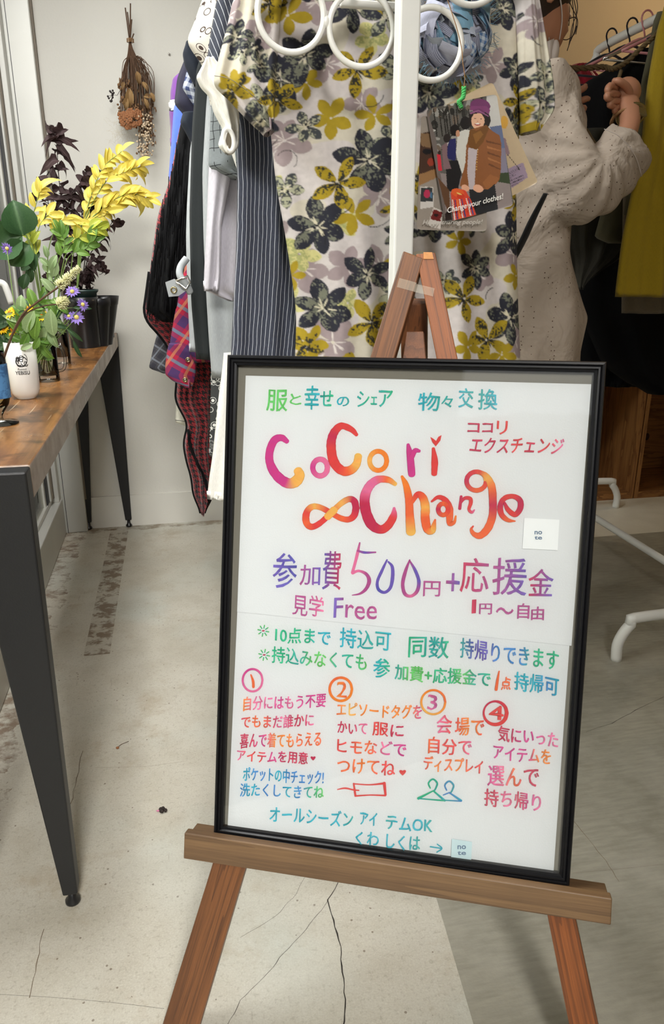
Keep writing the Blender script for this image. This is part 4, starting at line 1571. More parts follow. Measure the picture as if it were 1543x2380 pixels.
# the drawn tag and the two drawn hangers
stroke([(784, 1835, 2), (802, 1832, 4), (822, 1836, 3), (834, 1837, 3)], 'RR')
stroke([(822, 1821, 4), (826, 1850, 5)], 'RR')
stroke([(824, 1822, 3), (858, 1824, 3), (892, 1821, 5)], 'RR')
stroke([(893, 1820, 7), (896, 1848, 5)], 'RR')
stroke([(826, 1850, 4), (860, 1848, 3), (896, 1849, 4)], 'RR')
for ox, c in ((0, 'E'), (38, 'B')):
    k = 8 if ox else 0
    stroke([(1000 + ox, 1832 + k * .6, 3), (996 + ox, 1820 + k * .6, 3.5), (1006 + ox, 1811 + k * .6, 4), (1016 + ox, 1820 + k * .6, 4), (1013 + ox, 1832 + k * .6, 3.5), (1008 + ox, 1840 + k * .6, 3)], c + 'T')
    stroke([(1007 + ox, 1838 + k * .6, 3), (972 + ox, 1856 + k * .4, 6)], c + c) if not ox else stroke([(1045, 1842, 3), (1030, 1848, 2.5)], 'BB')
    stroke([(1007 + ox, 1838 + k * .6, 3.5), (1034 + ox, 1861, 5)], c + 'C')
    stroke([(973 + (ox if not ox else 60), 1856 + (4 if ox else 0), 3), (1034 + ox, 1861 + (1 if ox else 0), 3.5)], 'T' + c)

for k_, (V, F, C) in LET.items():
    if V: lettering_mesh(sheets[k_], V, F, C)
s1 = sticker([(1218, 1204), (1300, 1208), (1296, 1279), (1214, 1275)], None, None, M['sticker'])
s2_ = sticker([(1050, 1950), (1097, 1957), (1095, 2001), (1048, 1993)], None, None, plain('pale_blue_sticker', srgb(206, 226, 232), .5, var=.02))
for s_o, cx_, cy_, h in ((s1, 1251, 1244, 8), (s2_, 1073, 1976, 9)):
    for tx_, dy in (('no', -.75 * h), ('te', .75 * h)):
        V2, F = glyph_mesh(tx_, .02)
        mn, mx_ = V2.min(0), V2.max(0)
        Vw = [PP(cx_ + ((x - mn[0]) / (mx_[0] - mn[0]) - .5) * h * 2.2, cy_ + dy - ((y - mn[1]) / (mx_[1] - mn[1]) - .5) * h, NL + .0006) for x, y in V2]
        mk('lettering', Vw, F, bpy.data.materials.get('blue_grey_print') or plain('blue_grey_print', srgb(96, 120, 150), .6), s_o, smooth=False)

# ================================================================== CLOTHES RACK (left) AND ITS CLOTHES
RX, RZ = .372, 1.655
R0, R1 = 1.2, 2.62
rk = thing('garment_rack', 'white metal garment rack with a square front post in the middle of the picture', 'clothes rack', (RX, R0, 0))
pt, pb2 = PY(944, 0, R0), PY(934, 620, R0)
px_ = (pt.x + pb2.x) / 2
RX = px_
box('post', (px_ - .0155, R0 - .0155, .03), (px_ + .0155, R0 + .0155, RZ + .02), M['rack_white'], rk, .003)
box('post', (px_ - .0155, R1 - .0155, .03), (px_ + .0155, R1 + .0155, RZ + .02), M['rack_white'], rk, .003)
tube('hanging_rail', [(px_, R0, RZ), (px_, R1, RZ)], .0125, M['rack_white'], rk, 14)
for y in (R0, R1):
    box('foot', (px_ - .22, y - .0155, .012), (px_ + .22, y + .0155, .04), M['rack_white'], rk, .003)
    for s in (-1, 1):
        V, F = lathe_geo([(.012, 0), (.012, .012)], (px_ + s * .2, y, 0), 12)
        mk('foot_pad', V, F, M['black_plastic'], rk)
box('lower_bar', (px_ - .01, R0, .05), (px_ + .01, R1, .07), M['rack_white'], rk, .002)


def interp_rows(rows, n):
    ys = [r[0] for r in rows]
    yy = np.linspace(ys[0], ys[-1], n)
    xl = np.interp(yy, ys, [r[1] for r in rows])
    xr = np.interp(yy, ys, [r[2] for r in rows])
    k = max(1, n // 24)
    ker = np.ones(2 * k + 1) / (2 * k + 1)
    def sm(a):
        p = np.pad(a, k, mode='edge')
        return np.convolve(p, ker, 'valid')
    return yy, sm(xl), sm(xr)


def garment_geo(rows, Y, th=.06, folds=(3, .012), n=46, m=34, back=10, seed=0, drift=.6, hem=0.0, Yb=None, flat=False):
    """closed cloth volume hanging in the plane Y; rows (py, px_left, px_right)"""
    rr = random.Random(seed)
    yy, xl, xr = interp_rows(rows, n)
    V, UV, PX_ = [], [], []
    M_ = m + back
    nf, amp = folds
    ph = [rr.uniform(0, 6.28) for _ in range(4)]
    Yb = Y if Yb is None else Yb
    for i in range(n):
        t = i / (n - 1)
        a, b = PY(xl[i], yy[i], Y + (Yb - Y) * t), PY(xr[i], yy[i], Y + (Yb - Y) * t)
        w = (b - a).length
        for k in range(M_):
            if k < m:
                u = k / (m - 1)
                front = True
            else:
                u = 1 - (k - m + 1) / (back + 1)
                front = False
            p = a.lerp(b, u)
            prof_ = max(0.0, 1 - abs(2 * u - 1) ** 2.6) ** .5
            f = amp * (math.sin(2 * math.pi * nf * u + ph[0] + drift * t * 2) * .6 + math.sin(2 * math.pi * nf * 1.9 * u + ph[1] - drift * t) * .35
                       + .4 * math.sin(5 * t + ph[2] + 4 * u)) * (.35 + .65 * t) * min(1, prof_ * 1.5)
            if front:
                yo = -th / 2 * prof_ - f
            else:
                yo = th / 2 * prof_ - f * .5
            z = p.z
            if hem and i > n - 6:
                z += hem * math.sin(2 * math.pi * nf * u + ph[0]) * (i - n + 6) / 5
            V.append((p.x, p.y + yo, z))
            UV.append((u * w if front else -u * w, p.z))
            PX_.append((xl[i] + (xr[i] - xl[i]) * u, yy[i]))
    F = []
    for i in range(n - 1):
        for k in range(M_):
            F.append((i * M_ + k, i * M_ + (k + 1) % M_, (i + 1) * M_ + (k + 1) % M_, (i + 1) * M_ + k))
    F.append(tuple(range(M_))[::-1])
    # recessed dark inside at the hem
    base = (n - 1) * M_
    o = len(V)
    for k in range(M_):
        x, y, z = V[base + k]
        V.append((x, Y + (Yb - Y) + (y - Yb) * .8, z + .02))
        UV.append((0, 0))
        PX_.append(PX_[base + k])
    for k in range(M_):
        F.append((base + k, base + (k + 1) % M_, o + (k + 1) % M_, o + k))
    F.append(tuple(o + k for k in range(M_)))
    return V, F, UV, PX_


GROUP_L = 'clothes hanging on the white rack'
def hanger(name_label, Y, x, rz, mat, group, w=.20, parent=None, hookr=.02, drop=.085):
    """plastic hanger hooked over a rail running along Y at height rz"""
    h = thing('clothes_hanger', name_label, 'hanger', (x, Y, rz - .05), group) if parent is None else parent
    A = [(x + hookr * math.cos(a) * .9, Y, rz + .004 + hookr * math.sin(a)) for a in np.linspace(-.6, 3.6, 12)]
    A = [(x + hookr, Y, rz - .006)] + A[1:]
    A += [(x - .004, Y, rz - .035), (x, Y, rz - .05)]
    tube('hook', A[::-1], .0028, mat, h, 8)
    tube('shoulder_bar', [(x - w, Y, rz - drop - .055), (x - w * .5, Y, rz - drop - .01), (x, Y, rz - .05), (x + w * .5, Y, rz - drop - .01), (x + w, Y, rz - drop - .055)], .0045, mat, h, 8, sm=5)
    tube('trouser_bar', [(x - w, Y, rz - drop - .055), (x, Y, rz - drop - .062), (x + w, Y, rz - drop - .055)], .0035, mat, h, 8)
    return h


def garment(name, label, cat, rows, Y, mat, th=.06, folds=(3, .012), hang=True, col=None, **k):
    V, F, UV, P = garment_geo(rows, Y, th, folds, **k)
    c = V[0]
    top = max(v[2] for v in V)
    bot = min(v[2] for v in V)
    t = thing(name, label, cat, (RX if hang else c[0], Y, bot), GROUP_L if hang else None)
    o = mk('fabric', V, F, mat, t, uv=UV)
    if hang:
        hook = tube('hanger_hook', [(RX - .018, Y, RZ - .01), (RX - .016, Y, RZ + .012), (RX, Y, RZ + .021), (RX + .017, Y, RZ + .008), (RX + .012, Y, RZ - .02), (RX, Y, RZ - .05), (RX, Y, RZ - .075)], .0025, M['steel'], t, 8, sm=4)
        xs = [v[0] for v in V[:44]]
        zt = V[0][2]
        tube('hanger_arms', [(min(max(min(xs), RX - .21), RX - .03) + .0, Y, max(zt - .0, RZ - .16)), (RX, Y, RZ - .075), (RX + .2, Y, RZ - .16)], .004, M['hair'], t, 8)
    return t, o


# ---- fabrics
def pinstripe(name, base, line, per=.0078, w=.1, diag=0.0, rough=.9):
    g = NT(name)
    uv = g.xyz(g.coord('UV'))
    nz = g.noise(g.coord('Object'), 9, 3)
    x = g.math('ADD', uv[0], g.math('MULTIPLY', uv[1], diag))
    x = g.math('ADD', x, g.math('MULTIPLY', nz, .012))
    fr = g.math('FRACT', g.math('DIVIDE', x, per))
    ln = g.math('LESS_THAN', fr, w)
    th = g.noise(g.coord('UV', scale=(1, .1, 1)), 1200, 2)
    c = g.mix(g.ramp(th, .3, .7), tuple(q * .75 for q in base), tuple(q * 1.35 for q in base))
    g.set(color=g.mix(ln, c, line), rough=rough, sheen=.1)
    g.bump(nz, .3, .01)
    return g.m


def houndstooth(name, a, b, sz=.0028):
    g = NT(name)
    uv = g.xyz(g.coord('UV'))
    nz = g.noise(g.coord('Object'), 12, 2)
    x = g.math('DIVIDE', g.math('ADD', uv[0], g.math('MULTIPLY', nz, .015)), sz)
    y = g.math('DIVIDE', uv[1], sz)
    wx = g.math('LESS_THAN', g.math('FRACT', g.math('DIVIDE', x, 8)), .5)
    wy = g.math('LESS_THAN', g.math('FRACT', g.math('DIVIDE', y, 8)), .5)
    tw = g.math('LESS_THAN', g.math('FRACT', g.math('DIVIDE', g.math('ADD', x, y), 4)), .5)
    sel = g.math('ADD', g.math('MULTIPLY', tw, wx), g.math('MULTIPLY', g.math('SUBTRACT', 1.0, tw), wy))
    fuzz = g.noise(g.coord('Object'), 700, 2)
    g.set(color=g.mix(sel, g.mix(fuzz, a, tuple(q * 1.4 for q in a)), b), rough=.95, sheen=.2)
    g.bump(fuzz, .4, .002)
    return g.m


def plaid(name, base, c1, c2, per=.05, c3=None):
    g = NT(name)
    uv = g.xyz(g.coord('UV', rot=(0, 0, .5)))
    fx = g.math('FRACT', g.math('DIVIDE', uv[0], per))
    fy = g.math('FRACT', g.math('DIVIDE', uv[1], per))
    bx_ = g.math('LESS_THAN', fx, .45)
    by_ = g.math('LESS_THAN', fy, .45)
    lx = g.math('LESS_THAN', g.math('ABSOLUTE', g.math('SUBTRACT', fx, .72)), .07)
    ly = g.math('LESS_THAN', g.math('ABSOLUTE', g.math('SUBTRACT', fy, .72)), .07)
    c = g.mix(g.math('MULTIPLY', g.math('ADD', bx_, by_), .5), base, c1)
    c = g.mix(g.math('MULTIPLY', ly, .7), c, c2)
    c = g.mix(g.math('MULTIPLY', lx, .7), c, c3 or c2)
    th = g.noise(g.coord('Object'), 600, 2)
    g.set(color=g.mix(g.math('MULTIPLY', th, .35), c, tuple(q * .5 for q in base)), rough=.95)
    return g.m


def gingham(name, a, b, per=.016):
    g = NT(name)
    uv = g.xyz(g.coord('UV', rot=(0, 0, .35)))
    bx_ = g.math('LESS_THAN', g.math('FRACT', g.math('DIVIDE', uv[0], per)), .5)
    by_ = g.math('LESS_THAN', g.math('FRACT', g.math('DIVIDE', uv[1], per)), .5)
    g.set(color=g.mix(g.math('MULTIPLY', g.math('ADD', bx_, by_), .5), a, b), rough=.9)
    return g.m


def crosshatch(name, base, line):
    g = NT(name)
    uvc = g.coord('UV', rot=(0, 0, -.06))
    uv = g.xyz(uvc)
    nz = g.noise(g.coord('UV', scale=(1, 1, 1)), 30, 2)
    k = g.math('GREATER_THAN', nz, .46)
    lx = g.math('LESS_THAN', g.math('FRACT', g.math('ADD', g.math('DIVIDE', uv[0], .0125), g.math('MULTIPLY', nz, .8))), .1)
    ly = g.math('LESS_THAN', g.math('FRACT', g.math('ADD', g.math('DIVIDE', uv[1], .016), g.math('MULTIPLY', nz, .9))), .08)
    l = g.math('MULTIPLY', g.math('MAXIMUM', lx, ly), k)
    th = g.noise(g.coord('UV', scale=(.2, 1, 1)), 900, 2)
    g.set(color=g.mix(l, g.mix(th, tuple(q * .8 for q in base), tuple(q * 1.2 for q in base)), line), rough=.9)
    return g.m


def swirl(name, a, b):
    g = NT(name)
    v = g.coord('UV')
    vo = g.n('ShaderNodeTexVoronoi')
    vo.inputs['Scale'].default_value = 62
    vo.inputs['Randomness'].default_value = .8
    g.l(v, vo.inputs['Vector'])
    d_ = vo.outputs['Distance']
    core = g.math('LESS_THAN', d_, .24)
    rg = g.math('LESS_THAN', g.math('ABSOLUTE', g.math('SUBTRACT', d_, .46)), .035)
    w = g.noise(v, 16, 1, .5, 1.5)
    lines = g.math('LESS_THAN', g.math('FRACT', g.math('MULTIPLY', w, 14)), .16)
    big = g.math('GREATER_THAN', g.noise(v, 13, 1), .56)
    k = g.math('MAXIMUM', g.math('MAXIMUM', core, rg), g.math('MULTIPLY', lines, g.math('GREATER_THAN', g.noise(v, 8, 1), .5)))
    k = g.math('MAXIMUM', k, g.math('MULTIPLY', big, core))
    g.set(color=g.mix(k, a, b), rough=.85)
    g.bump(g.noise(g.coord('Object'), 14, 3), .3, .01)
    return g.m


F_pin = pinstripe('navy_pinstripe_denim', srgb(50, 54, 68), srgb(196, 200, 208))
F_pin2 = pinstripe('navy_pinstripe_sleeve', srgb(50, 54, 66), srgb(206, 210, 214), .0085, .1, .55)
F_white = cloth('white_cotton', srgb(236, 234, 228), .9)
F_lav = cloth('pale_lilac_jersey', srgb(186, 182, 190))
F_hg = cloth('heather_grey_jersey', srgb(150, 154, 156))
F_lg = cloth('light_grey_knit', srgb(158, 162, 164), weave=500)
F_bk = cloth('black_cotton', srgb(12, 13, 15), sheen=.02)
F_bgk = cloth('blackish_green_velvet', srgb(18, 24, 25), sheen=.03)
F_navy = cloth('dark_navy_wool', srgb(26, 25, 46), sheen=.03)
F_navy2 = cloth('navy_ribbing', srgb(12, 22, 36), weave=350, sheen=.03)
F_blue = cloth('bright_blue_jersey', srgb(70, 98, 200))
F_purple = cloth('purple_knit', srgb(104, 56, 128), weave=300)
F_cream = cloth('cream_canvas', srgb(206, 204, 190))
F_mustard = cloth('mustard_yellow_linen', srgb(152, 128, 12))
F_olive = cloth('olive_green_cloth', srgb(84, 80, 58))
F_taupe = cloth('taupe_grey_cloth', srgb(110, 100, 84))
F_dol = cloth('dark_olive_sheer_cloth', srgb(52, 50, 42))
F_red = cloth('crimson_satin', srgb(150, 14, 40), .4)
F_black2 = cloth('deep_black_wool', srgb(8, 8, 10), sheen=.0, spec=.2)
F_hound = houndstooth('red_black_houndstooth', srgb(124, 26, 32), srgb(18, 11, 13), .0019)
F_plaid = plaid('red_blue_plaid_flannel', srgb(176, 30, 62), srgb(42, 44, 96), srgb(60, 140, 160), .052, srgb(200, 130, 90))
F_gplaid = plaid('grey_plaid', srgb(72, 70, 74), srgb(44, 44, 54), srgb(128, 134, 144), .03)
F_ging = gingham('navy_gingham', srgb(52, 64, 104), srgb(190, 196, 206))
F_cross = crosshatch('grey_crosshatch_cotton', srgb(124, 130, 132), srgb(36, 38, 42))
F_swirl = swirl('brown_white_swirl_print', srgb(222, 216, 204), srgb(70, 54, 46))
F_dots = None

# ---- the floral dress: print painted in numpy, carried by the cloth itself
cx0, cy0_, cw, chh = 470, -110, 850, 1060
CAN = np.zeros((chh, cw, 3), dtype=np.float32)
yy_, xx_ = np.mgrid[0:chh, 0:cw]
def vnoise(sz, seed):
    r = np.random.default_rng(seed)
    gsz = (chh // sz + 3, cw // sz + 3)
    g_ = r.random(gsz).astype(np.float32)
    yf, xf = yy_ / sz, xx_ / sz
    y0, x0 = yf.astype(int), xf.astype(int)
    fy, fx = yf - y0, xf - x0
    fy, fx = fy * fy * (3 - 2 * fy), fx * fx * (3 - 2 * fx)
    return g_[y0, x0] * (1 - fy) * (1 - fx) + g_[y0, x0 + 1] * (1 - fy) * fx + g_[y0 + 1, x0] * fy * (1 - fx) + g_[y0 + 1, x0 + 1] * fy * fx
N1 = vnoise(3, 1) * .45 + vnoise(7, 2) * .3 + vnoise(18, 3) * .25
N2 = vnoise(2, 4) * .5 + vnoise(5, 5) * .5
NB_ = vnoise(60, 6)
CAN[:] = srgb(212, 204, 202)
CAN[:] = CAN * (1 - .07 * N1[..., None])
c_cream = np.array(srgb(206, 200, 138))
m_ = (NB_ > .62)
CAN[m_] = CAN[m_] * .7 + c_cream * .3


def petal(cx, cy, ang, L, w, col, spk=None, thr=.5, seed=0, edge=None):
    x0, x1 = int(max(0, cx - cx0 - L - 4)), int(min(cw, cx - cx0 + L + 4))
    y0, y1 = int(max(0, cy - cy0_ - L - 4)), int(min(chh, cy - cy0_ + L + 4))
    if x1 <= x0 or y1 <= y0: return
    X_, Y_ = xx_[y0:y1, x0:x1] - (cx - cx0), yy_[y0:y1, x0:x1] - (cy - cy0_)
    s = (X_ * math.cos(ang) + Y_ * math.sin(ang)) / L
    t = (-X_ * math.sin(ang) + Y_ * math.cos(ang)) / w
    nn_ = N2[y0:y1, x0:x1]
    sc_ = np.clip(s, 0, 1)
    wid = np.sin(np.pi * sc_ ** 1.3) ** .7 * (1 + .14 * (nn_ - .5))
    ins = (s > .06) & (s < 1) & (np.abs(t) < wid)
    sub = CAN[y0:y1, x0:x1]
    sub[ins] = np.array(col)
    if spk is not None:
        nz_ = N1[y0:y1, x0:x1] + .16 * (1 - s) + .12 * t
        k = ins & (nz_ > thr)
        sub[k] = np.array(spk)
        k = ins & (np.abs(t) > wid * .86) & (nn_ > .3)
        sub[k] = np.array(edge if edge is not None else col)
    CAN[y0:y1, x0:x1] = sub


KC = dict(navy=(srgb(34, 35, 48), srgb(118, 120, 104), .645), yel=(srgb(168, 144, 24), srgb(44, 44, 34), .64), mau=(srgb(160, 144, 146), None, .5),
          cre=(srgb(206, 200, 136), srgb(168, 170, 110), .6), gry=(srgb(62, 66, 70), srgb(176, 176, 150), .56), ylw=(srgb(168, 144, 24), None, .5))
def fl(cx, cy, R, kind, a0=0.0, n=6, wf=.34):
    col, spk, thr = KC[kind]
    r = random.Random(int(cx * 7 + cy))
    for i in range(n):
        a = a0 + 2 * math.pi * i / n + r.uniform(-.15, .15)
        petal(cx, cy, a, R * r.uniform(.82, 1.1), R * wf * r.uniform(.8, 1.1), col, spk, thr + r.uniform(-.06, .08))
    if kind in ('navy', 'yel', 'gry'):
        for i in range(9):
            a = r.uniform(0, 6.28)
            petal(cx, cy, a, R * r.uniform(.2, .4), 1.6, srgb(214, 206, 180) if kind != 'yel' else srgb(30, 30, 30))
        for i in range(3):
            petal(cx + r.uniform(-4, 4), cy + r.uniform(-4, 4), r.uniform(0, 6.28), 7, 3, srgb(22, 22, 28) if i else srgb(214, 206, 190))
    if kind == 'mau':
        for i in range(7):
            petal(cx, cy, r.uniform(0, 6.28), R * .45, 1.5, srgb(220, 210, 206))


def arc(cx, cy, r, a0, a1, w=2.2):
    for a in np.linspace(a0, a1, 26):
        x, y = int(cx + r * math.cos(a) - cx0), int(cy + r * math.sin(a) - cy0_)
        k = max(1, int(w))
        CAN[max(0, y - k):y + k, max(0, x - k):x + k] = srgb(24, 24, 28)


for x, y, R, k, a in [(655, 330, 58, 'mau', .2), (590, 95, 46, 'mau', .5), (860, 460, 50, 'mau', .1), (866, 620, 52, 'mau', .6), (790, 620, 50, 'mau', .0), (1122, 160, 48, 'mau', .3), (700, 625, 60, 'mau', .2),
                      (742, 160, 46, 'mau', .7), (1105, 260, 52, 'mau', .2), (905, 270, 40, 'mau', .4), (1180, 590, 48, 'mau', .1), (760, 790, 60, 'mau', .4), (1185, 790, 40, 'mau', .0), (1090, 640, 42, 'mau', .3),
                      (640, 560, 50, 'mau', .2), (820, 250, 44, 'mau', .5), (1230, 60, 40, 'mau', .5), (530, 40, 36, 'mau', .2), (1060, 400, 40, 'mau', .9), (880, 820, 44, 'mau', .2), (720, 20, 50, 'mau', .2),
                      (1060, 80, 60, 'cre', .2), (690, 590, 60, 'cre', .1), (655, 700, 56, 'cre', .5), (890, 370, 48, 'cre', .3), (775, 520, 50, 'cre', .8), (1080, 720, 66, 'cre', .2), (1050, 250, 50, 'cre', .2), (630, 440, 40, 'cre', .1),
                      (560, 40, 60, 'cre', .2), (840, 100, 52, 'cre', .3), (1130, 640, 56, 'cre', .3), (790, 700, 40, 'cre', .2), (1200, 150, 46, 'cre', .2),
                      (660, 45, 58, 'ylw', .3), (752, 283, 60, 'ylw', .3), (848, 275, 52, 'ylw', .7), (803, 500, 56, 'ylw', .4), (1040, 195, 42, 'ylw', .1), (700, 200, 46, 'ylw', .2), (1190, 640, 46, 'ylw', .4), (675, 640, 40, 'ylw', .0),
                      (900, 610, 44, 'ylw', .5), (1035, 560, 40, 'ylw', .0), (860, 20, 50, 'ylw', .4), (715, 795, 50, 'ylw', .2), (540, 205, 44, 'ylw', .8), (1200, 300, 56, 'ylw', .1), (1060, 800, 48, 'ylw', .3), (1150, 820, 44, 'ylw', .3),
                      (600, 160, 42, 'gry', .1), (700, 300, 50, 'gry', .6), (870, 60, 56, 'gry', .9), (900, 170, 60, 'gry', .1), (660, 440, 50, 'gry', .2), (880, 330, 46, 'gry', .4), (1000, 420, 56, 'gry', .2), (1075, 520, 40, 'gry', .6),
                      (895, 685, 50, 'gry', .2), (1010, 650, 40, 'gry', .1), (1255, 180, 50, 'gry', .2), (1240, 250, 48, 'gry', .7), (610, 250, 58, 'gry', .3), (740, 720, 34, 'gry', .3), (1160, 300, 50, 'gry', .4), (1070, 200, 34, 'gry', .8), (560, 130, 40, 'gry', .2)]:
    if k == 'cre' and (x + y) % 3 == 0: continue
    fl(x, y, R * (.86 if k != 'mau' else 1), k, a, 5, .27 if k in ('gry', 'ylw') else .33)
for x, y, R, k, a in [(800, 30, 62, 'navy', .5), (646, 190, 62, 'navy', .1), (697, 140, 60, 'navy', .7), (838, 378, 74, 'navy', .2), (728, 528, 64, 'navy', .35), (832, 636, 54, 'navy', .6), (742, 715, 64, 'navy', .2), (970, 225, 62, 'navy', .0),
                      (1165, 300, 40, 'navy', .3), (1180, 545, 56, 'navy', .2), (1168, 735, 62, 'navy', .35), (1080, 620, 46, 'navy', .5), (1150, 30, 58, 'navy', .3), (1185, 170, 46, 'navy', .7), (1090, 350, 60, 'navy', .1), (985, 520, 50, 'navy', .4),
                      (545, 95, 38, 'navy', .9), (585, 120, 26, 'navy', .2), (600, 285, 42, 'navy', .4), (905, 540, 40, 'navy', .2), (690, -30, 55, 'navy', .2), (1000, 0, 60, 'navy', .2), (1100, -40, 60, 'navy', .4),
                      (808, 175, 60, 'yel', .25), (640, 235, 52, 'yel', .5), (768, 430, 60, 'yel', .1), (843, 745, 64, 'yel', .3), (1048, 690, 62, 'yel', .2), (1112, 785, 56, 'yel', .5), (905, 480, 44, 'yel', .4), (620, 20, 46, 'yel', .0),
                      (700, 800, 46, 'yel', .3), (995, 330, 46, 'yel', .2), (540, 220, 48, 'yel', .3), (1195, 240, 40, 'yel', .6), (780, 860, 60, 'yel', .1), (1190, 470, 40, 'yel', .4), (940, 420, 40, 'yel', .2), (860, -50, 50, 'yel', .4)]:
    fl(x, y, R * 1.06, k, a, 6 if k == 'navy' else 5, .24 if k == 'yel' else .27)
for x, y, r, a0, a1 in [(662, 375, 22, -2.6, .8), (660, 425, 34, .5, 2.2), (848, 490, 40, .2, 1.8), (838, 228, 30, .2, 1.9), (625, 195, 22, -1.2, .8), (980, 700, 30, 1, 2.6), (905, 400, 30, 2.4, 4.4), (600, 300, 50, .6, 1.6), (1150, 100, 24, 2.2, 3.6),
                        (1210, 250, 26, -.6, 1.3), (700, 560, 44, -1, .2), (1245, 90, 26, 1.6, 3.0), (770, 470, 30, .3, 1.4), (1130, 690, 22, 3, 4.6)]:
    arc(x, y, r, a0, a1, 1.6)
CAN *= (.94 + .12 * vnoise(9, 9))[..., None]
for ax_ in (0, 1):
    CAN = .5 * CAN + .25 * np.roll(CAN, 1, ax_) + .25 * np.roll(CAN, -1, ax_)


def can_sample(P):
    P = np.array(P)
    x = np.clip(P[:, 0] - cx0, 0, cw - 1.001)
    y = np.clip(P[:, 1] - cy0_, 0, chh - 1.001)
    return CAN[y.astype(int), x.astype(int)]


YDR = 1.43
dress = thing('floral_dress', 'white tunic printed with navy, mustard and mauve flowers, frontmost on the rack', 'dress', (PY(920, 800, YDR).x, YDR, .5), GROUP_L)
rows_d = [(-95, 760, 1060), (-60, 640, 1160), (0, 612, 1222), (100, 612, 1215), (200, 618, 1212), (300, 628, 1205), (420, 640, 1198), (560, 665, 1199), (720, 689, 1203), (825, 686, 1208), (960, 684, 1212), (1010, 684, 1214)]
V, F, UV, P = garment_geo(rows_d, YDR, .09, (4, .011), n=620, m=330, back=12, seed=4, drift=.9)
mk('fabric', V, F, M['floral'], dress, uv=UV, col=can_sample(P))
rows_sl = [(-80, 640, 720), (-50, 575, 700), (0, 541, 655), (60, 528, 650), (120, 512, 645), (175, 498, 642), (205, 496, 640), (225, 525, 640), (260, 555, 638), (300, 600, 634), (312, 622, 632)]
V, F, UV, P = garment_geo(rows_sl, YDR - .055, .07, (2, .010), n=200, m=90, back=8, seed=8, Yb=YDR - .05)
mk('sleeve', V, F, M['floral'], dress, uv=UV, col=can_sample(P))
rows_sr = [(-80, 1150, 1200), (-40, 1180, 1225), (0, 1203, 1244), (100, 1207, 1262), (200, 1209, 1279), (262, 1212, 1283), (285, 1214, 1262), (310, 1216, 1238)]
V, F, UV, P = garment_geo(rows_sr, YDR - .045, .06, (2, .008), n=160, m=60, back=8, seed=9, Yb=YDR - .04)
mk('sleeve', V, F, M['floral'], dress, uv=UV, col=can_sample(P))
tube('sleeve_hem_stitch', [PY(498, 176, YDR - .085), PY(530, 182, YDR - .092), PY(560, 200, YDR - .092), PY(610, 240, YDR - .09)], .0006, M['mat'], dress, 4, sm=4)
tube('hanger_hook', [(RX - .018, YDR, RZ - .01), (RX - .016, YDR, RZ + .012), (RX, YDR, RZ + .021), (RX + .017, YDR, RZ + .008), (RX + .012, YDR, RZ - .02), (RX, YDR, RZ - .05), (RX, YDR, RZ - .1)], .0025, M['steel'], dress, 8, sm=4)

garment('pinstripe_dress', 'navy denim dress with thin white vertical stripes hanging right behind the floral tunic', 'dress',
        [(-80, 640, 1000), (-30, 515, 1050), (0, 503, 1060), (90, 487, 1060), (170, 477, 1060), (260, 545, 1050), (420, 552, 1050), (600, 548, 1050), (830, 536, 1060), (960, 534, 1060)], 1.53, F_pin, .05, (7, .007), n=90, m=120, seed=2)
V, F, UV, P = garment_geo([(-60, 560, 650), (0, 503, 560), (90, 487, 545), (165, 478, 525), (188, 484, 505)], 1.50, .05, (1, .006), n=40, m=30, seed=3)
pdr = bpy.data.objects['pinstripe_dress']
mk('sleeve', V, F, F_pin2, pdr, uv=UV)
t, _ = garment('white_shirt', 'white cotton shirt with a turned-up sleeve dangling beside the pinstriped dress', 'shirt',
               [(100, 560, 900), (150, 470, 900), (250, 500, 880), (420, 560, 860), (700, 560, 850)], 1.60, F_white, .04, (3, .008), seed=5)
V, F, UV, P = garment_geo([(138, 477, 497), (160, 466, 520), (180, 455, 530), (205, 466, 540), (225, 486, 545), (264, 497, 556), (284, 508, 556), (300, 517, 556), (320, 511, 556), (339, 506, 555), (350, 514, 550), (357, 526, 540)], 1.478, .045, (1.5, .012), n=70, m=40, seed=31, drift=3.0)
mk('rolled_sleeve', V, F, F_white, t, uv=UV)
V, F = blob_geo(PY(531, 330, 1.452), (.012, .006, .019), 16, 10)
mk('sleeve_opening_fill', V, F, F_taupe, t)  # taupe blob fills the dark opening of the rolled sleeve
tube('sleeve_hem', [PY(531 + 12 * math.cos(a) - 3 * math.sin(a), 326 - 26 * math.sin(a), 1.448) for a in np.linspace(0, 6.283, 25)[:-1]], .0042, F_white, t, 8, closed=True)
t, _ = garment('crosshatch_shirt', 'grey shirt with black crosshatch lines ending above the lilac tee', 'shirt',
               [(60, 520, 900), (160, 492, 880), (260, 490, 860), (330, 487, 850), (396, 484, 700), (412, 530, 640), (418, 552, 620)], 1.65, F_cross, .05, (2, .007), n=60, m=60, seed=6)
V, F, UV, P = garment_geo([(300, 540, 566), (360, 546, 570), (440, 556, 572), (560, 560, 575)], 1.57, .02, (1, .002), n=30, m=14, seed=6)
mk('hem_edge', V, F, F_cross, t, uv=UV)
garment('lilac_tee', 'pale lilac grey jersey top with a short sleeve hanging behind the crosshatch shirt', 'shirt',
        [(100, 560, 900), (240, 500, 880), (395, 485, 860), (520, 480, 850), (640, 474, 840), (690, 473, 830), (690, 560, 830), (700, 560, 830)], 1.69, F_lav, .05, (4, .012), seed=7)
V, F, UV, P = garment_geo([(395, 488, 540), (520, 483, 515), (640, 476, 512), (676, 473, 508)], 1.66, .04, (1, .008), n=40, m=30, seed=14)
mk('sleeve', V, F, F_lav, bpy.data.objects['lilac_tee'], uv=UV)
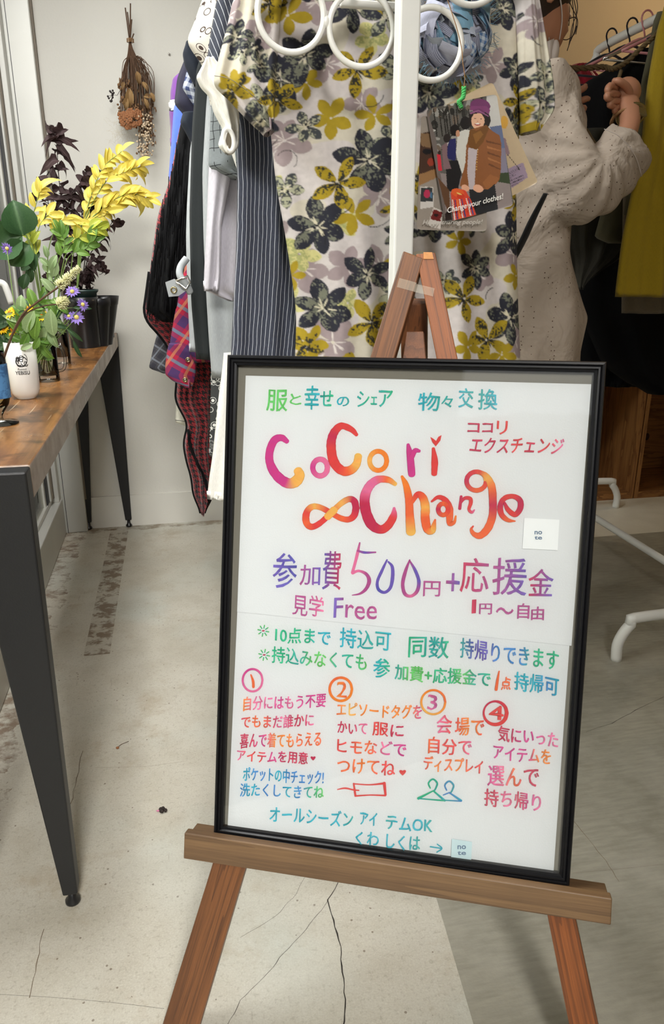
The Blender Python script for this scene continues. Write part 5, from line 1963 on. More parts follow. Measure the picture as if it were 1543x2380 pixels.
garment('heather_grey_top', 'long heather grey jersey dress reaching below the lilac top', 'dress',
        [(60, 560, 900), (150, 490, 880), (230, 480, 860), (400, 470, 850), (560, 473, 840), (700, 480, 830), (800, 486, 820), (878, 492, 810)], 1.75, F_hg, .05, (4, .010), seed=8)
garment('white_trousers', 'long white trousers hanging low beside the black picture frame', 'trousers',
        [(820, 520, 760), (860, 516, 760), (930, 507, 760), (1050, 495, 750), (1120, 485, 745), (1160, 481, 740)], 1.72, F_white, .04, (3, .008), seed=9)
garment('camouflage_skirt', 'black and white patterned cloth showing in a thin strip beside the white trousers', 'skirt',
        [(800, 490, 700), (880, 490, 700), (960, 488, 690), (1060, 486, 690)], 1.79, swirl('black_white_blotch_print', srgb(52, 54, 54), srgb(210, 210, 205)), .03, (3, .006), seed=10)
garment('black_velvet_dress', 'blackish green velvet dress hanging as a tall dark band', 'dress',
        [(60, 540, 860), (140, 458, 840), (300, 446, 830), (500, 440, 820), (700, 444, 810), (835, 456, 800)], 1.82, F_bgk, .05, (6, .010), m=60, seed=11)
garment('light_grey_cardigan', 'light grey ribbed cardigan seen as a narrow strip left of the velvet dress', 'cardigan',
        [(150, 520, 820), (220, 470, 800), (340, 442, 790), (480, 434, 780), (560, 432, 770), (690, 436, 760), (780, 440, 750), (818, 440, 740)], 1.89, F_lg, .04, (5, .008), seed=12)
t, _ = garment('swirl_print_blouse', 'white blouse printed with brown swirls and loops at the top left of the rack', 'blouse',
               [(-70, 520, 900), (-20, 478, 880), (0, 469, 870), (50, 452, 860), (95, 433, 850), (120, 446, 840), (150, 470, 830), (300, 500, 820)], 1.72, F_swirl, .06, (3, .010), n=60, m=60, seed=13)
garment('navy_wool_coat', 'dark navy wool coat with a wide cuffed sleeve below the swirl blouse', 'coat',
        [(60, 500, 800), (120, 436, 790), (180, 412, 780), (245, 404, 770), (262, 425, 760), (340, 448, 750), (420, 470, 740)], 1.93, F_navy, .07, (2, .012), seed=15)
V, F, UV, P = garment_geo([(100, 432, 445), (125, 424, 452), (150, 428, 465), (178, 440, 475), (200, 452, 478)], 1.86, .05, (1, .006), n=24, m=24, seed=16)
nvc = bpy.data.objects['navy_wool_coat']
mk('collar_flap', V, F, F_navy2, nvc, uv=UV)
V, F, UV, P = garment_geo([(262, 425, 470), (285, 418, 470), (310, 432, 470), (345, 450, 472)], 1.90, .04, (1, .004), n=24, m=24, seed=17)
mk('lapel', V, F, F_navy2, nvc, uv=UV)
t, _ = garment('gingham_shirt', 'navy and white gingham shirt cuff poking out below the navy flap', 'shirt',
               [(140, 470, 760), (165, 434, 750), (205, 424, 740), (230, 440, 730), (245, 450, 720)], 1.89, F_ging, .04, (2, .004), seed=18)
garment('purple_knit_sweater', 'purple knitted sweater with a white band, farthest visible on the left', 'sweater',
        [(130, 470, 700), (180, 402, 690), (215, 396, 680), (232, 396, 680), (260, 393, 670), (300, 396, 660), (340, 396, 650)], 2.30, F_purple, .05, (3, .01), seed=19)
V, F, UV, P = garment_geo([(233, 395, 480), (258, 393, 480)], 2.265, .03, (2, .003), n=10, m=20, seed=19)
mk('white_band', V, F, F_white, bpy.data.objects['purple_knit_sweater'], uv=UV)
garment('blue_jersey_top', 'bright blue jersey top beside the purple knit', 'shirt',
        [(160, 470, 700), (245, 404, 690), (330, 398, 680), (420, 391, 670), (440, 393, 660)], 2.20, F_blue, .04, (3, .008), seed=20)
garment('fringed_black_shawl', 'black fringed shawl over red houndstooth cloth', 'shawl',
        [(190, 470, 720), (260, 425, 710), (330, 412, 700), (430, 396, 690), (520, 372, 680), (600, 355, 670), (700, 340, 660), (735, 338, 650), (742, 345, 640), (748, 400, 640)], 2.02, F_black2, .07, (7, .013), m=70, n=60, seed=21)
fs = bpy.data.objects['fringed_black_shawl']
G_ = []
for i in range(150):
    t0_ = random.random()
    y0 = 380 + 340 * t0_
    xe = np.interp(y0, [330, 430, 520, 600, 700, 740], [414, 398, 374, 357, 342, 340])
    x0 = xe + random.random() ** 1.4 * 70
    a = PY(x0 + 5, y0 - 60, 1.955)
    b = PY(x0, min(y0 + random.uniform(20, 60), 752), 1.95)
    G_.append(tube_geo([a, a.lerp(b, .5) + Vector((random.uniform(-.003, .003), -.004, 0)), b], .0013, 4))
V, F = merge(G_)
tag(mk('fringe', V, F, F_black2, fs), kind='stuff')
# red houndstooth scarf: strip up the left side, hem and the long pointed tail
hs, _ = garment('houndstooth_scarf', 'long red and black houndstooth scarf with black edging, hanging lowest to a point', 'scarf',
                [(215, 440, 560), (300, 416, 560), (420, 394, 560), (500, 366, 560), (600, 352, 560), (690, 340, 560), (735, 333, 560), (760, 352, 560), (790, 385, 560), (830, 400, 560)], 2.08, F_hound, .05, (4, .010), n=60, m=60, seed=22)
V, F, UV, P = garment_geo([(790, 400, 560), (850, 409, 520), (880, 412, 500), (930, 408, 498), (985, 438, 495), (1030, 427, 492), (1070, 434, 493), (1110, 446, 497), (1150, 450, 494), (1175, 462, 482), (1192, 468, 472)], 2.02, .05, (3, .012), n=60, m=50, seed=23)
mk('hanging_tail', V, F, F_hound, hs, uv=UV)
def edge_path(V, n, w, k, i0=0, i1=None):
    return [Vector(V[i * w + k]) for i in range(i0, i1 or n)]
tube('black_edging', edge_path(V, 60, 60, 0), .0045, F_black2, hs, 8)
tube('black_edging', edge_path(V, 60, 60, 49, 44), .0045, F_black2, hs, 8)
tube('black_edging', [Vector(V[i * 60 + int(2 + (i - 30) * 1.6)]) + Vector((0, -.004, 0)) for i in range(30, 56)], .004, F_black2, hs, 8)
Vm = garment_geo([(215, 440, 560), (300, 416, 560), (420, 394, 560), (500, 366, 560), (600, 352, 560), (690, 340, 560), (735, 333, 560), (760, 352, 560), (790, 385, 560), (830, 400, 560)], 2.08, .05, (4, .010), n=60, m=60, seed=22)[0]
tube('black_edging', edge_path(Vm, 60, 70, 0, 40), .005, F_black2, hs, 8)
# belt with buckle, plaid cuff, grey plaid, cream hem
bt_ = bpy.data.objects['light_grey_cardigan']
bt_['label'] = 'light grey ribbed cardigan strip with a buckled belt tab, left of the velvet dress'
V, F = [], []
q_ = [(384, 656), (392, 690), (415, 688), (432, 676), (424, 658), (405, 648)]
f = [PY(x, y, 1.80) for x, y in q_]
b = [PY(x, y, 1.812) for x, y in q_]
mk('belt_tab', f + b, [tuple(range(6)), tuple(range(11, 5, -1))] + [(i, (i + 1) % 6, 6 + (i + 1) % 6, 6 + i) for i in range(6)], F_lg, bt_, smooth=False)
tube('belt_loop', [PY(434, 600, 1.815), PY(420, 620, 1.81), PY(418, 640, 1.80), PY(432, 660, 1.80), PY(442, 680, 1.81)], .008, F_lg, bt_, 10, sm=6)
tube('buckle', [PY(x, y, 1.79) for x, y in ((409, 653), (436, 642), (442, 656), (432, 672), (409, 655))], .0028, M['steel'], bt_, 8)
tube('eyelet', [PY(404, 674, 1.795) + Vector((.006 * math.cos(a), 0, .006 * math.sin(a))) for a in np.linspace(0, 6.0, 12)], .002, M['gold'], bt_, 6, closed=True)
pl_, _ = garment('plaid_flannel_shirt', 'red, blue and teal plaid flannel shirt with snap buttons on its cuff', 'shirt',
                 [(560, 440, 640), (735, 405, 620), (800, 394, 600), (820, 396, 560), (840, 420, 540)], 1.95, F_plaid, .04, (2, .006), n=50, m=40, seed=25)
V, F, UV, P = garment_geo([(798, 393, 420), (815, 388, 440), (850, 384, 456), (870, 384, 455), (885, 400, 452), (898, 432, 447)], 1.90, .045, (1, .006), n=40, m=40, seed=26)
mk('cuff', V, F, F_plaid, pl_, uv=UV)
for x, y in ((437, 836), (430, 883)):
    c = PY(x, y, 1.868)
    tube('snap_button', [c + Vector((.0048 * math.cos(a), 0, .0048 * math.sin(a))) for a in np.linspace(0, 6.0, 12)], .0016, M['gold'], pl_, 6, closed=True)
    V, F = blob_geo(c, (.0035, .0015, .0035), 8, 5)
    mk('snap_button', V, F, M['steel'], pl_)
garment('grey_plaid_shirt', 'dark grey plaid shirt hem with a frayed seam below the houndstooth edge', 'shirt',
        [(700, 380, 640), (765, 368, 620), (810, 356, 600), (858, 345, 580), (868, 385, 560)], 2.16, F_gplaid, .03, (2, .004), n=40, m=40, seed=27)
garment('cream_canvas_skirt', 'cream canvas hem with a thin dark stitched line near the bottom', 'skirt',
        [(820, 420, 600), (930, 410, 600), (985, 407, 600), (990, 440, 600)], 2.14, F_cream, .03, (2, .004), seed=28)
tube('stitched_line', [PY(407, 976, 2.11), PY(425, 979, 2.105), PY(442, 979, 2.11)], .001, M['black_plastic'], bpy.data.objects['cream_canvas_skirt'], 4)

# ---- ring hanger, rosette
YR = 1.285
rh = thing('ring_scarf_hanger', 'white metal scarf hanger with a row of four large rings behind the post', 'hanger', (RX, YR, 1.5))
rings = [((676, 33), 84), ((840, 68), 83), ((1002, 103), 80)]
for (x, y), r in rings:
    c = PY(x, y, YR)
    R_ = r * mpp(c) - .004
    tube('ring', [c + Vector((R_ * math.cos(a), .0, R_ * math.sin(a))) for a in np.linspace(0, 2 * math.pi, 49)[:-1]], .0048, M['white_enamel'], rh, 10, closed=True)
for (x, y) in ((757, 50), (920, 86)):
    V, F = blob_geo(PY(x, y, YR), (.007, .006, .009), 10, 6)
    mk('ring_joint', V, F, M['white_enamel'], rh)
tube('crossbar', [PY(700, -35, YR), PY(1010, -28, YR)], .008, M['white_enamel'], rh, 10)
c = PY(752, -120, YR)
tube('ring', [c + Vector((.062 * math.cos(a), .0, .062 * math.sin(a))) for a in np.linspace(0, 2 * math.pi, 49)[:-1]], .0048, M['white_enamel'], rh, 10, closed=True)
c = PY(1096, -86, YR)
tube('ring', [c + Vector((.055 * math.cos(a), .0, .055 * math.sin(a))) for a in np.linspace(0, 2 * math.pi, 49)[:-1]], .0048, M['white_enamel'], rh, 10, closed=True)
tube('hook', [(RX, YR, PY(752, -60, YR).z), (RX, YR, RZ - .02), (RX + .012, YR, RZ + .017), (RX, YR, RZ + .02)], .003, M['white_enamel'], rh, 8)
br = box('hanger_plate', (PY(790, 0, YR + .05).x, YR + .045, PY(800, 18, YR + .05).z), (PY(925, 0, YR + .05).x, YR + .055, PY(800, -2, YR + .05).z), M['white_enamel'], rh, .002)

ros = thing('fabric_rosette', 'pompom rosette of frayed blue striped and checked cloth scraps behind the right ring', 'rosette', PY(1050, 85, 1.335))
FB = [pinstripe('blue_ticking_scrap', srgb(140, 152, 176), srgb(206, 210, 218), .0018, .45), cloth('sky_blue_scrap', srgb(116, 156, 180)), gingham('blue_check_scrap', srgb(84, 116, 160), srgb(196, 206, 216), .009),
      cloth('grey_lilac_scrap', srgb(170, 172, 190)), pinstripe('grey_stripe_scrap', srgb(150, 152, 168), srgb(90, 96, 120), .0022, .4)]
cen = PY(1052, 78, 1.33)
rr = random.Random(31)
for i in range(64):
    a, e = rr.uniform(0, 6.28), rr.uniform(-.1, 1.4)
    d_ = Vector((math.cos(a) * math.cos(e), -math.sin(e), math.sin(a) * math.cos(e)))
    base = cen + Vector((d_.x * .062, d_.y * .03, d_.z * .062)) * rr.uniform(.55, 1.0)
    t1 = d_.orthogonal().normalized()
    t1 = (t1 + d_.cross(t1) * rr.uniform(-1, 1)).normalized()
    t2 = d_.cross(t1)
    w, h = rr.uniform(.014, .024), rr.uniform(.016, .030)
    V, UV = [], []
    for j in range(5):
        for k in range(5):
            u, v_ = j / 4 - .5, k / 4 - .5
            V.append(base + t1 * w * u * 2 + t2 * h * v_ * 2 + d_ * (.007 * math.sin(4 * u + i) + .006 * math.cos(5 * v_) + rr.uniform(-.001, .001)))
            UV.append((u * w * 2, v_ * h * 2))
    F = [(j * 5 + k, j * 5 + k + 1, j * 5 + k + 6, j * 5 + k + 5) for j in range(4) for k in range(4)]
    mk('cloth_scrap', V, F, FB[i % 5], ros, uv=UV)
G_ = []
for i in range(160):
    a = rr.uniform(0, 6.28)
    c = cen + Vector((.064 * math.cos(a), rr.uniform(-.02, .01), .064 * math.sin(a)))
    G_.append(tube_geo([c, c + Vector((math.cos(a + rr.uniform(-.6, .6)) * .014, rr.uniform(-.004, .004), math.sin(a + rr.uniform(-.6, .6)) * .014))], .00035, 3))
V, F = merge(G_)
tag(mk('frayed_threads', V, F, FB[1], ros), kind='stuff')
tube('hanging_thread', [cen + Vector((0, 0, .05)), (cen.x, cen.y, RZ - .01)], .0008, M['mask'], ros, 5)

# ---- three picture cards on a green cord
YC_ = 1.165
def raster(px0, py0, w, h, s=1.0):
    return dict(x0=px0, y0=py0, s=s, a=np.zeros((int(h / s), int(w / s), 3), dtype=np.float32))


def rpoly(R, pts, col):
    """fill polygon (photo px)"""
    H, Wd = R['a'].shape[:2]
    pts = [((x - R['x0']) / R['s'], (y - R['y0']) / R['s']) for x, y in pts]
    yy, xx = np.mgrid[0:H, 0:Wd]
    ins = np.zeros((H, Wd), bool)
    n = len(pts)
    for i in range(n):
        (x1, y1), (x2, y2) = pts[i], pts[(i + 1) % n]
        if y1 == y2: continue
        c = ((y1 > yy) != (y2 > yy)) & (xx < (x2 - x1) * (yy - y1) / (y2 - y1) + x1)
        ins ^= c
    R['a'][ins] = col


def rell(R, cx, cy, rx, ry, col, rot=0.0):
    pts = []
    for k in range(28):
        a = 2 * math.pi * k / 28
        x, y = rx * math.cos(a), ry * math.sin(a)
        pts.append((cx + x * math.cos(rot) - y * math.sin(rot), cy + x * math.sin(rot) + y * math.cos(rot)))
    rpoly(R, pts, col)


def card_mesh(name, quad, Y0, Y1, R, parent, nu=150, nv=250, rad=.06, thk=.0007):
    """rounded card between four photo points; colour sampled from raster R (photo px)"""
    tl, tr_, br_, bl_ = [Vector((x, y, 0)) for x, y in quad]
    V, C = [], []
    for j in range(nv):
        v = j / (nv - 1)
        for i in range(nu):
            u = i / (nu - 1)
            # rounded corners: pull the outline in near the corners
            cu, cv = u, v
            dy_ = min(v, 1 - v) * (tl - bl_).length / (tl - tr_).length
            if dy_ < rad:
                ins = rad - math.sqrt(max(0, rad * rad - (rad - dy_) ** 2))
                cu = ins + (1 - 2 * ins) * u
            p = tl.lerp(tr_, cu).lerp(bl_.lerp(br_, cu), v)
            V.append(PY(p.x, p.y, Y0 + (Y1 - Y0) * v + .004 * math.sin(math.pi * u)))
            ix = min(R['a'].shape[1] - 1, max(0, int((p.x - R['x0']) / R['s'])))
            iy = min(R['a'].shape[0] - 1, max(0, int((p.y - R['y0']) / R['s'])))
            C.append(R['a'][iy, ix])
    F = [(j * nu + i, j * nu + i + 1, (j + 1) * nu + i + 1, (j + 1) * nu + i) for j in range(nv - 1) for i in range(nu - 1)]
    return mk(name, V, F, M['photo'], parent, smooth=True, col=np.array(C))


cards = thing('picture_cards', 'bunch of three rounded picture cards tied with green cord to the white post', 'cards', PY(1090, 480, YC_))
Z4 = lambda L: [(940 + x * .2203, 180 + y * .2203) for x, y in L]
def E4(R, cx, cy, rx, ry, col, rot=0): rell(R, 940 + cx * .2203, 180 + cy * .2203, rx * .2203, ry * .2203, col, rot)
def Q4(R, L, col): rpoly(R, Z4(L), col)
R = raster(985, 205, 230, 320, .8)
R['a'][:] = srgb(92, 90, 86)
rr = random.Random(77)
for i in range(120):
    x, y = rr.uniform(230, 1000), rr.uniform(180, 760)
    g_ = rr.choice([srgb(150, 148, 142), srgb(60, 60, 56), srgb(186, 184, 178), srgb(110, 96, 84), srgb(40, 40, 38)])
    E4(R, x, y, rr.uniform(12, 40), rr.uniform(14, 60), g_, rr.uniform(-.6, .6))
for i in range(10):
    x = 300 + i * 40 + rr.uniform(-20, 20)
    Q4(R, [(x, 330), (x + 12, 330), (x + 50, 620), (x + 36, 620)], srgb(36, 34, 32))
Q4(R, [(860, 180), (980, 175), (1060, 620), (900, 640)], srgb(196, 194, 190))
Q4(R, [(900, 520), (1030, 500), (1060, 760), (930, 760)], srgb(96, 108, 140))
Q4(R, [(930, 760), (1060, 740), (1090, 1010), (950, 1020)], srgb(128, 122, 140))
Q4(R, [(940, 1010), (1100, 1000), (1110, 1130), (960, 1130)], srgb(54, 66, 44))
Q4(R, [(340, 1000), (1110, 1120), (1145, 1400), (430, 1420)], srgb(140, 128, 126))
Q4(R, [(230, 330), (330, 640), (400, 1180), (440, 1450), (420, 1510), (300, 1000)], srgb(110, 100, 96))
# by-standers seen from behind
E4(R, 640, 480, 55, 70, srgb(24, 22, 24)); Q4(R, [(560, 580), (640, 545), (700, 560), (690, 700), (660, 1000), (590, 1010), (540, 800)], srgb(206, 204, 196))
E4(R, 530, 555, 50, 62, srgb(22, 20, 22)); E4(R, 560, 590, 22, 36, srgb(190, 140, 110)); Q4(R, [(470, 650), (540, 640), (540, 860), (520, 880), (430, 840)], srgb(38, 40, 92))
Q4(R, [(430, 880), (560, 870), (600, 1000), (560, 1200), (450, 1200)], srgb(26, 26, 30))
E4(R, 445, 640, 38, 46, srgb(40, 34, 34)); Q4(R, [(390, 720), (450, 680), (450, 830), (490, 960), (410, 970)], srgb(126, 100, 104))
Q4(R, [(340, 810), (375, 800), (395, 980), (355, 985)], srgb(206, 46, 62)); E4(R, 365, 790, 16, 22, srgb(50, 36, 34))
Q4(R, [(470, 1190), (360, 1060), (345, 1040), (420, 1330), (480, 1450)], srgb(96, 66, 46))
# woman in a purple cap and brown velvet jacket
E4(R, 800, 430, 92, 110, srgb(30, 22, 22)); E4(R, 870, 450, 36, 70, srgb(30, 22, 22)); E4(R, 700, 440, 24, 70, srgb(30, 22, 22))
E4(R, 772, 455, 70, 92, srgb(226, 178, 148)); Q4(R, [(690, 360), (780, 340), (860, 400), (850, 440), (800, 370), (730, 385), (700, 430)], srgb(30, 22, 22))
E4(R, 745, 432, 11, 4, srgb(40, 26, 24)); E4(R, 806, 434, 11, 4, srgb(40, 26, 24)); E4(R, 770, 462, 8, 8, srgb(206, 150, 124)); E4(R, 768, 492, 32, 14, srgb(170, 80, 76)); E4(R, 768, 487, 26, 7, srgb(240, 236, 230))
E4(R, 795, 300, 108, 76, srgb(112, 52, 100), .1); Q4(R, [(685, 350), (790, 325), (890, 390), (900, 340), (860, 300), (700, 300)], srgb(128, 62, 112)); Q4(R, [(688, 368), (780, 338), (884, 400), (886, 415), (780, 355), (694, 388)], srgb(148, 90, 132))
Q4(R, [(700, 545), (860, 500), (920, 560), (1000, 610), (1020, 700), (1015, 960), (1000, 1080), (880, 1210), (800, 1150), (660, 1190), (580, 1140), (640, 900), (650, 720)], srgb(136, 84, 48))
Q4(R, [(670, 740), (770, 740), (750, 900), (735, 1180), (680, 1180), (660, 1000)], srgb(186, 174, 178))
Q4(R, [(690, 540), (760, 560), (860, 500), (890, 530), (830, 680), (760, 760), (690, 740), (660, 690)], srgb(112, 72, 32)); Q4(R, [(720, 600), (800, 560), (830, 600), (750, 700)], srgb(136, 92, 44))
for k in range(5): Q4(R, [(860 + k * 6, 660 + 60 * k), (1010, 700 + 66 * k), (1012, 712 + 66 * k), (862 + k * 6, 684 + 60 * k)], srgb(166, 108, 66) if k % 2 else srgb(104, 62, 36))
for k in range(9): E4(R, 772 - k * 2, 760 + k * 26, 5, 5, srgb(214, 170, 90))
Q4(R, [(820, 1110), (900, 1020), (1000, 1060), (960, 1120), (885, 1210)], srgb(150, 94, 54))
Q4(R, [(680, 1180), (880, 1180), (950, 1120), (985, 1395), (760, 1450), (690, 1300)], srgb(34, 36, 40))
E4(R, 640, 1165, 46, 34, srgb(222, 166, 136), .5); E4(R, 775, 1170, 56, 40, srgb(222, 166, 136), .3)
Q4(R, [(485, 1210), (560, 1170), (640, 1190), (700, 1290), (755, 1450), (515, 1510)], srgb(214, 72, 50))
for k, c_ in enumerate([srgb(220, 214, 206), srgb(64, 58, 110), srgb(232, 130, 60), srgb(220, 214, 206), srgb(74, 64, 120), srgb(214, 60, 46), srgb(226, 218, 210), srgb(64, 70, 130)]):
    Q4(R, [(500 + 24 * k, 1290 - k * 3), (510 + 24 * k, 1290 - k * 3), (536 + 28 * k, 1500 - 8 * k), (522 + 28 * k, 1505 - 8 * k)], c_)
E4(R, 560, 1215, 70, 44, srgb(224, 96, 48), .3); E4(R, 590, 1250, 40, 30, srgb(200, 60, 40)); E4(R, 575, 1225, 30, 8, srgb(226, 196, 110), .4)
Q4(R, [(425, 1440), (480, 1370), (500, 1500), (430, 1510)], srgb(40, 30, 30))
# card behind on the left
R2 = raster(960, 260, 185, 290, 1.2)
R2['a'][:] = srgb(150, 140, 130)
Q4(R2, [(170, 590), (300, 560), (340, 1000), (150, 1080), (150, 800)], srgb(70, 48, 38)); Q4(R2, [(170, 590), (290, 590), (280, 740), (170, 720)], srgb(128, 100, 72))
E4(R2, 235, 780, 50, 30, srgb(24, 24, 28)); E4(R2, 275, 890, 34, 44, srgb(150, 60, 44)); Q4(R2, [(150, 1020), (330, 960), (345, 1050), (150, 1140)], srgb(150, 112, 74))
Q4(R2, [(165, 1150), (300, 1155), (308, 1365), (162, 1385)], srgb(206, 200, 194)); Q4(R2, [(172, 1160), (296, 1162), (300, 1300), (166, 1310)], srgb(52, 56, 58)); E4(R2, 235, 1225, 34, 44, srgb(180, 50, 84)); E4(R2, 280, 1240, 12, 34, srgb(70, 110, 140))
Q4(R2, [(305, 1365), (410, 1410), (372, 1600), (240, 1560)], srgb(206, 198, 190)); Q4(R2, [(305, 1385), (400, 1425), (370, 1520), (270, 1490)], srgb(110, 34, 34)); E4(R2, 330, 1450, 26, 14, srgb(40, 24, 24))
# beige card behind on the right
R3 = raster(1080, 180, 190, 320, 1.2)
R3['a'][:] = srgb(206, 184, 152)
E4(R3, 1050, 470, 40, 70, srgb(222, 170, 76))
Q4(R3, [(1020, 620), (1060, 640), (1110, 800), (1080, 830), (1040, 760)], srgb(150, 124, 132)); Q4(R3, [(1080, 960), (1250, 895), (1300, 1050), (1120, 1170)], srgb(166, 146, 168))
for k in range(8): Q4(R3, [(1080 + 16 * k, 810 + 20 * k + 6 * math.sin(k)), (1086 + 16 * k, 808 + 20 * k), (1104 + 16 * k, 830 + 20 * k), (1098 + 16 * k, 834 + 20 * k)], srgb(50, 44, 40))
card_mesh('beige_card', [(1010, 256), (1144, 190), (1251, 424), (1123, 490)], YC_ + .010, YC_ + .014, R3, cards, 90, 140)
card_mesh('collage_card', [(979, 268), (1130, 300), (1131, 538), (968, 534)], YC_ + .005, YC_ + .008, R2, cards, 90, 140)
card_mesh('portrait_card', [(990, 254), (1154, 218), (1194, 478), (1034, 517)], YC_, YC_ + .002, R, cards)


def card_text(s, x0, y0, x1, y1, h, Y, mat, parent, shear=.35):
    V2, F = glyph_mesh(s, .01, shear)
    mn, mx_ = V2.min(0), V2.max(0)
    out = []
    L = math.hypot(x1 - x0, y1 - y0)
    nx, ny = (y1 - y0) / L, -(x1 - x0) / L
    for x, y in V2:
        a, b = (x - mn[0]) / (mx_[0] - mn[0]), (y - mn[1]) / (mx_[1] - mn[1])
        out.append(PY(x0 + (x1 - x0) * a + nx * b * h, y0 + (y1 - y0) * a + ny * b * h, Y))
    mk('lettering', out, F, mat, parent, smooth=False)


mw_ = plain('white_print', srgb(236, 234, 228), .5)
pcard = bpy.data.objects['portrait_card']
card_text('Change your clothes!', 1042, 499, 1173, 465, 17, YC_ - .0015, mw_, pcard)
card_text('Happy sharing people!', 982, 525, 1122, 524, 14, YC_ + .0035, plain('pale_grey_print', srgb(186, 180, 172), .6), bpy.data.objects['collage_card'])
bc = bpy.data.objects['beige_card']
card_text('なコミュニケー', 1184, 405, 1212, 388, 5, YC_ + .009, M['print_black'], bc, 0)
card_text('こと。', 1184, 414, 1199, 407, 5, YC_ + .009, M['print_black'], bc, 0)
card_text('出会いがある素敵な', 1185, 423, 1217, 409, 4, YC_ + .009, M['print_black'], bc, 0)
card_text('んと素敵を楽しんで！', 1186, 429, 1219, 415, 4, YC_ + .009, M['print_black'], bc, 0)
# green cord
gc = NT('green_cord').set(color=srgb(70, 170, 90), rough=.8).m
cpts = [PY(1072, 250, YC_ - .003), PY(1067, 236, YC_ - .004), PY(1076, 226, YC_ - .006), PY(1078, 202, YC_ - .004)]
P = smooth_path(cpts, 14)
for ph in (0, 3.14):
    tube('green_cord', [p + Vector((.0022 * math.cos(i * .9 + ph), .0022 * math.sin(i * .9 + ph), 0)) for i, p in enumerate(P)], .0017, gc, cards, 6)
tube('cord_loop', [PY(1078, 204, YC_ - .004), PY(1080, 180, YC_ + .03), PY(1076, 150, YC_ + .06), PY(1060, 60, YC_ + .08), (RX + .02, YR - .01, RZ - .1), (RX, R0 + .02, RZ - .014)], .0007, M['mustardy'] if 'mustardy' in M else M['twine'], cards, 5, sm=6)
V, F = tube_geo([PY(1070, 249, YC_ - .002) + Vector((.003 * math.cos(a), 0, .004 * math.sin(a))) for a in np.linspace(0, 6, 10)], .0008, 6, True)
mk('punched_eyelet', V, F, M['steel'], cards)

# ================================================================== RIGHT-HAND RACK
X2, Z2, YN, YF = 1.475, 1.71, 1.62, 2.80
rb2 = thing('tubular_garment_rack', 'white tubular garment rack with curved feet at the right side of the room', 'clothes rack', (X2, 2.2, 0))
tube('rail', [(X2, YN, Z2 - .25), (X2, YN, Z2 - .07), (X2, YN + .05, Z2 - .01), (X2, YN + .11, Z2), (X2, YF - .2, Z2), (X2, YF - .09, Z2 - .03), (X2, YF - .02, Z2 - .11), (X2, YF, Z2 - .2), (X2, YF, Z2 - .3)], .0135, M['rack_white'], rb2, 14, sm=6)
for y in (YN, YF):
    tube('upright', [(X2, y, .12), (X2, y, Z2 - .2)], .0125, M['rack_white'], rb2, 14)
    w = .355
    tube('foot', [(X2 - w, y, .0), (X2 - w, y, .055), (X2 - w + .03, y, .105), (X2 - w + .08, y, .125), (X2 + w - .08, y, .125), (X2 + w - .03, y, .105), (X2 + w, y, .055), (X2 + w, y, 0)], .0145, M['rack_white'], rb2, 14, sm=5)
tube('lower_rail', [(X2, YN, .125), (X2, YF, .125)], .0125, M['rack_white'], rb2, 14)

pinkm = plain('pink_plastic', srgb(196, 130, 132), .35)
velm = plain('black_velvet_flocking', srgb(30, 24, 30), .95, sheen=.3)
GH = 'hangers on the right-hand rack'
for i, (y, m_, lb) in enumerate(((2.62, velm, 'black velvet hanger farthest along the right-hand rack'), (2.50, velm, 'black velvet hanger second from the far end of the right-hand rack'), (2.42, pinkm, 'pink plastic hanger right of the two black hangers'),
                                 (2.30, M['steel'], 'thin metal hanger between pink hangers on the right-hand rack'), (2.2, pinkm, 'pink plastic hanger near the middle of the right-hand rack'), (2.08, velm, 'black hanger nearest the mustard cloth'))):
    hanger(lb, y, X2, Z2 + .0135, m_, GH, w=.2, hookr=.021)


GROUP_R = 'clothes on the right-hand rack'
def rgarment(name, label, cat, rows, Y, mat, th=.06, folds=(3, .012), **k):
    V, F, UV, P = garment_geo(rows, Y, th, folds, **k)
    t = thing(name, label, cat, (X2, Y, min(v[2] for v in V)), GROUP_R)
    o = mk('fabric', V, F, mat, t, uv=UV)
    return t


rgarment('crimson_blouse', 'crimson satin blouse at the far left of the right-hand rack beside the person', 'blouse', [(150, 1350, 1366), (154, 1310, 1372), (165, 1282, 1380), (205, 1290, 1420), (400, 1300, 1500), (600, 1310, 1500)], 2.66, F_red, .05, (5, .01), seed=41)
rgarment('black_knit_jacket', 'black knit jacket hanging in front of the person at the hands', 'jacket',
         [(118, 1480, 1510), (130, 1452, 1520), (170, 1400, 1560), (196, 1350, 1600), (230, 1335, 1620), (400, 1320, 1650), (560, 1330, 1660)], 2.34, F_black2, .08, (3, .012), seed=42)
rgarment('long_black_coat', 'long black coat reaching lowest on the right-hand rack with a rounded hem', 'coat',
         [(300, 1340, 1660), (560, 1330, 1680), (700, 1335, 1690), (850, 1400, 1690), (885, 1450, 1690), (903, 1475, 1680), (912, 1500, 1670), (915, 1520, 1660)], 2.42, F_black2, .08, (3, .012), seed=43)
rgarment('black_coat', 'black coat hanging just behind the person above the wooden crates', 'coat',
         [(300, 1300, 1600), (560, 1300, 1620), (700, 1310, 1620), (880, 1320, 1560), (896, 1340, 1480)], 2.54, F_black2, .08, (3, .012), seed=44)
rgarment('dark_olive_dress', 'dark olive sheer dress beside the dotted blouse with a slanted hem', 'dress',
         [(300, 1320, 1560), (500, 1302, 1520), (560, 1310, 1480), (600, 1325, 1440), (650, 1333, 1362), (672, 1336, 1345)], 2.20, F_dol, .05, (4, .010), seed=45)
rgarment('grey_olive_shirt', 'greyish olive shirt hem between the person sleeve and the mustard cloth', 'shirt',
         [(300, 1420, 1600), (500, 1395, 1600), (555, 1380, 1600), (566, 1420, 1600)], 2.14, F_olive, .05, (3, .010), seed=46)
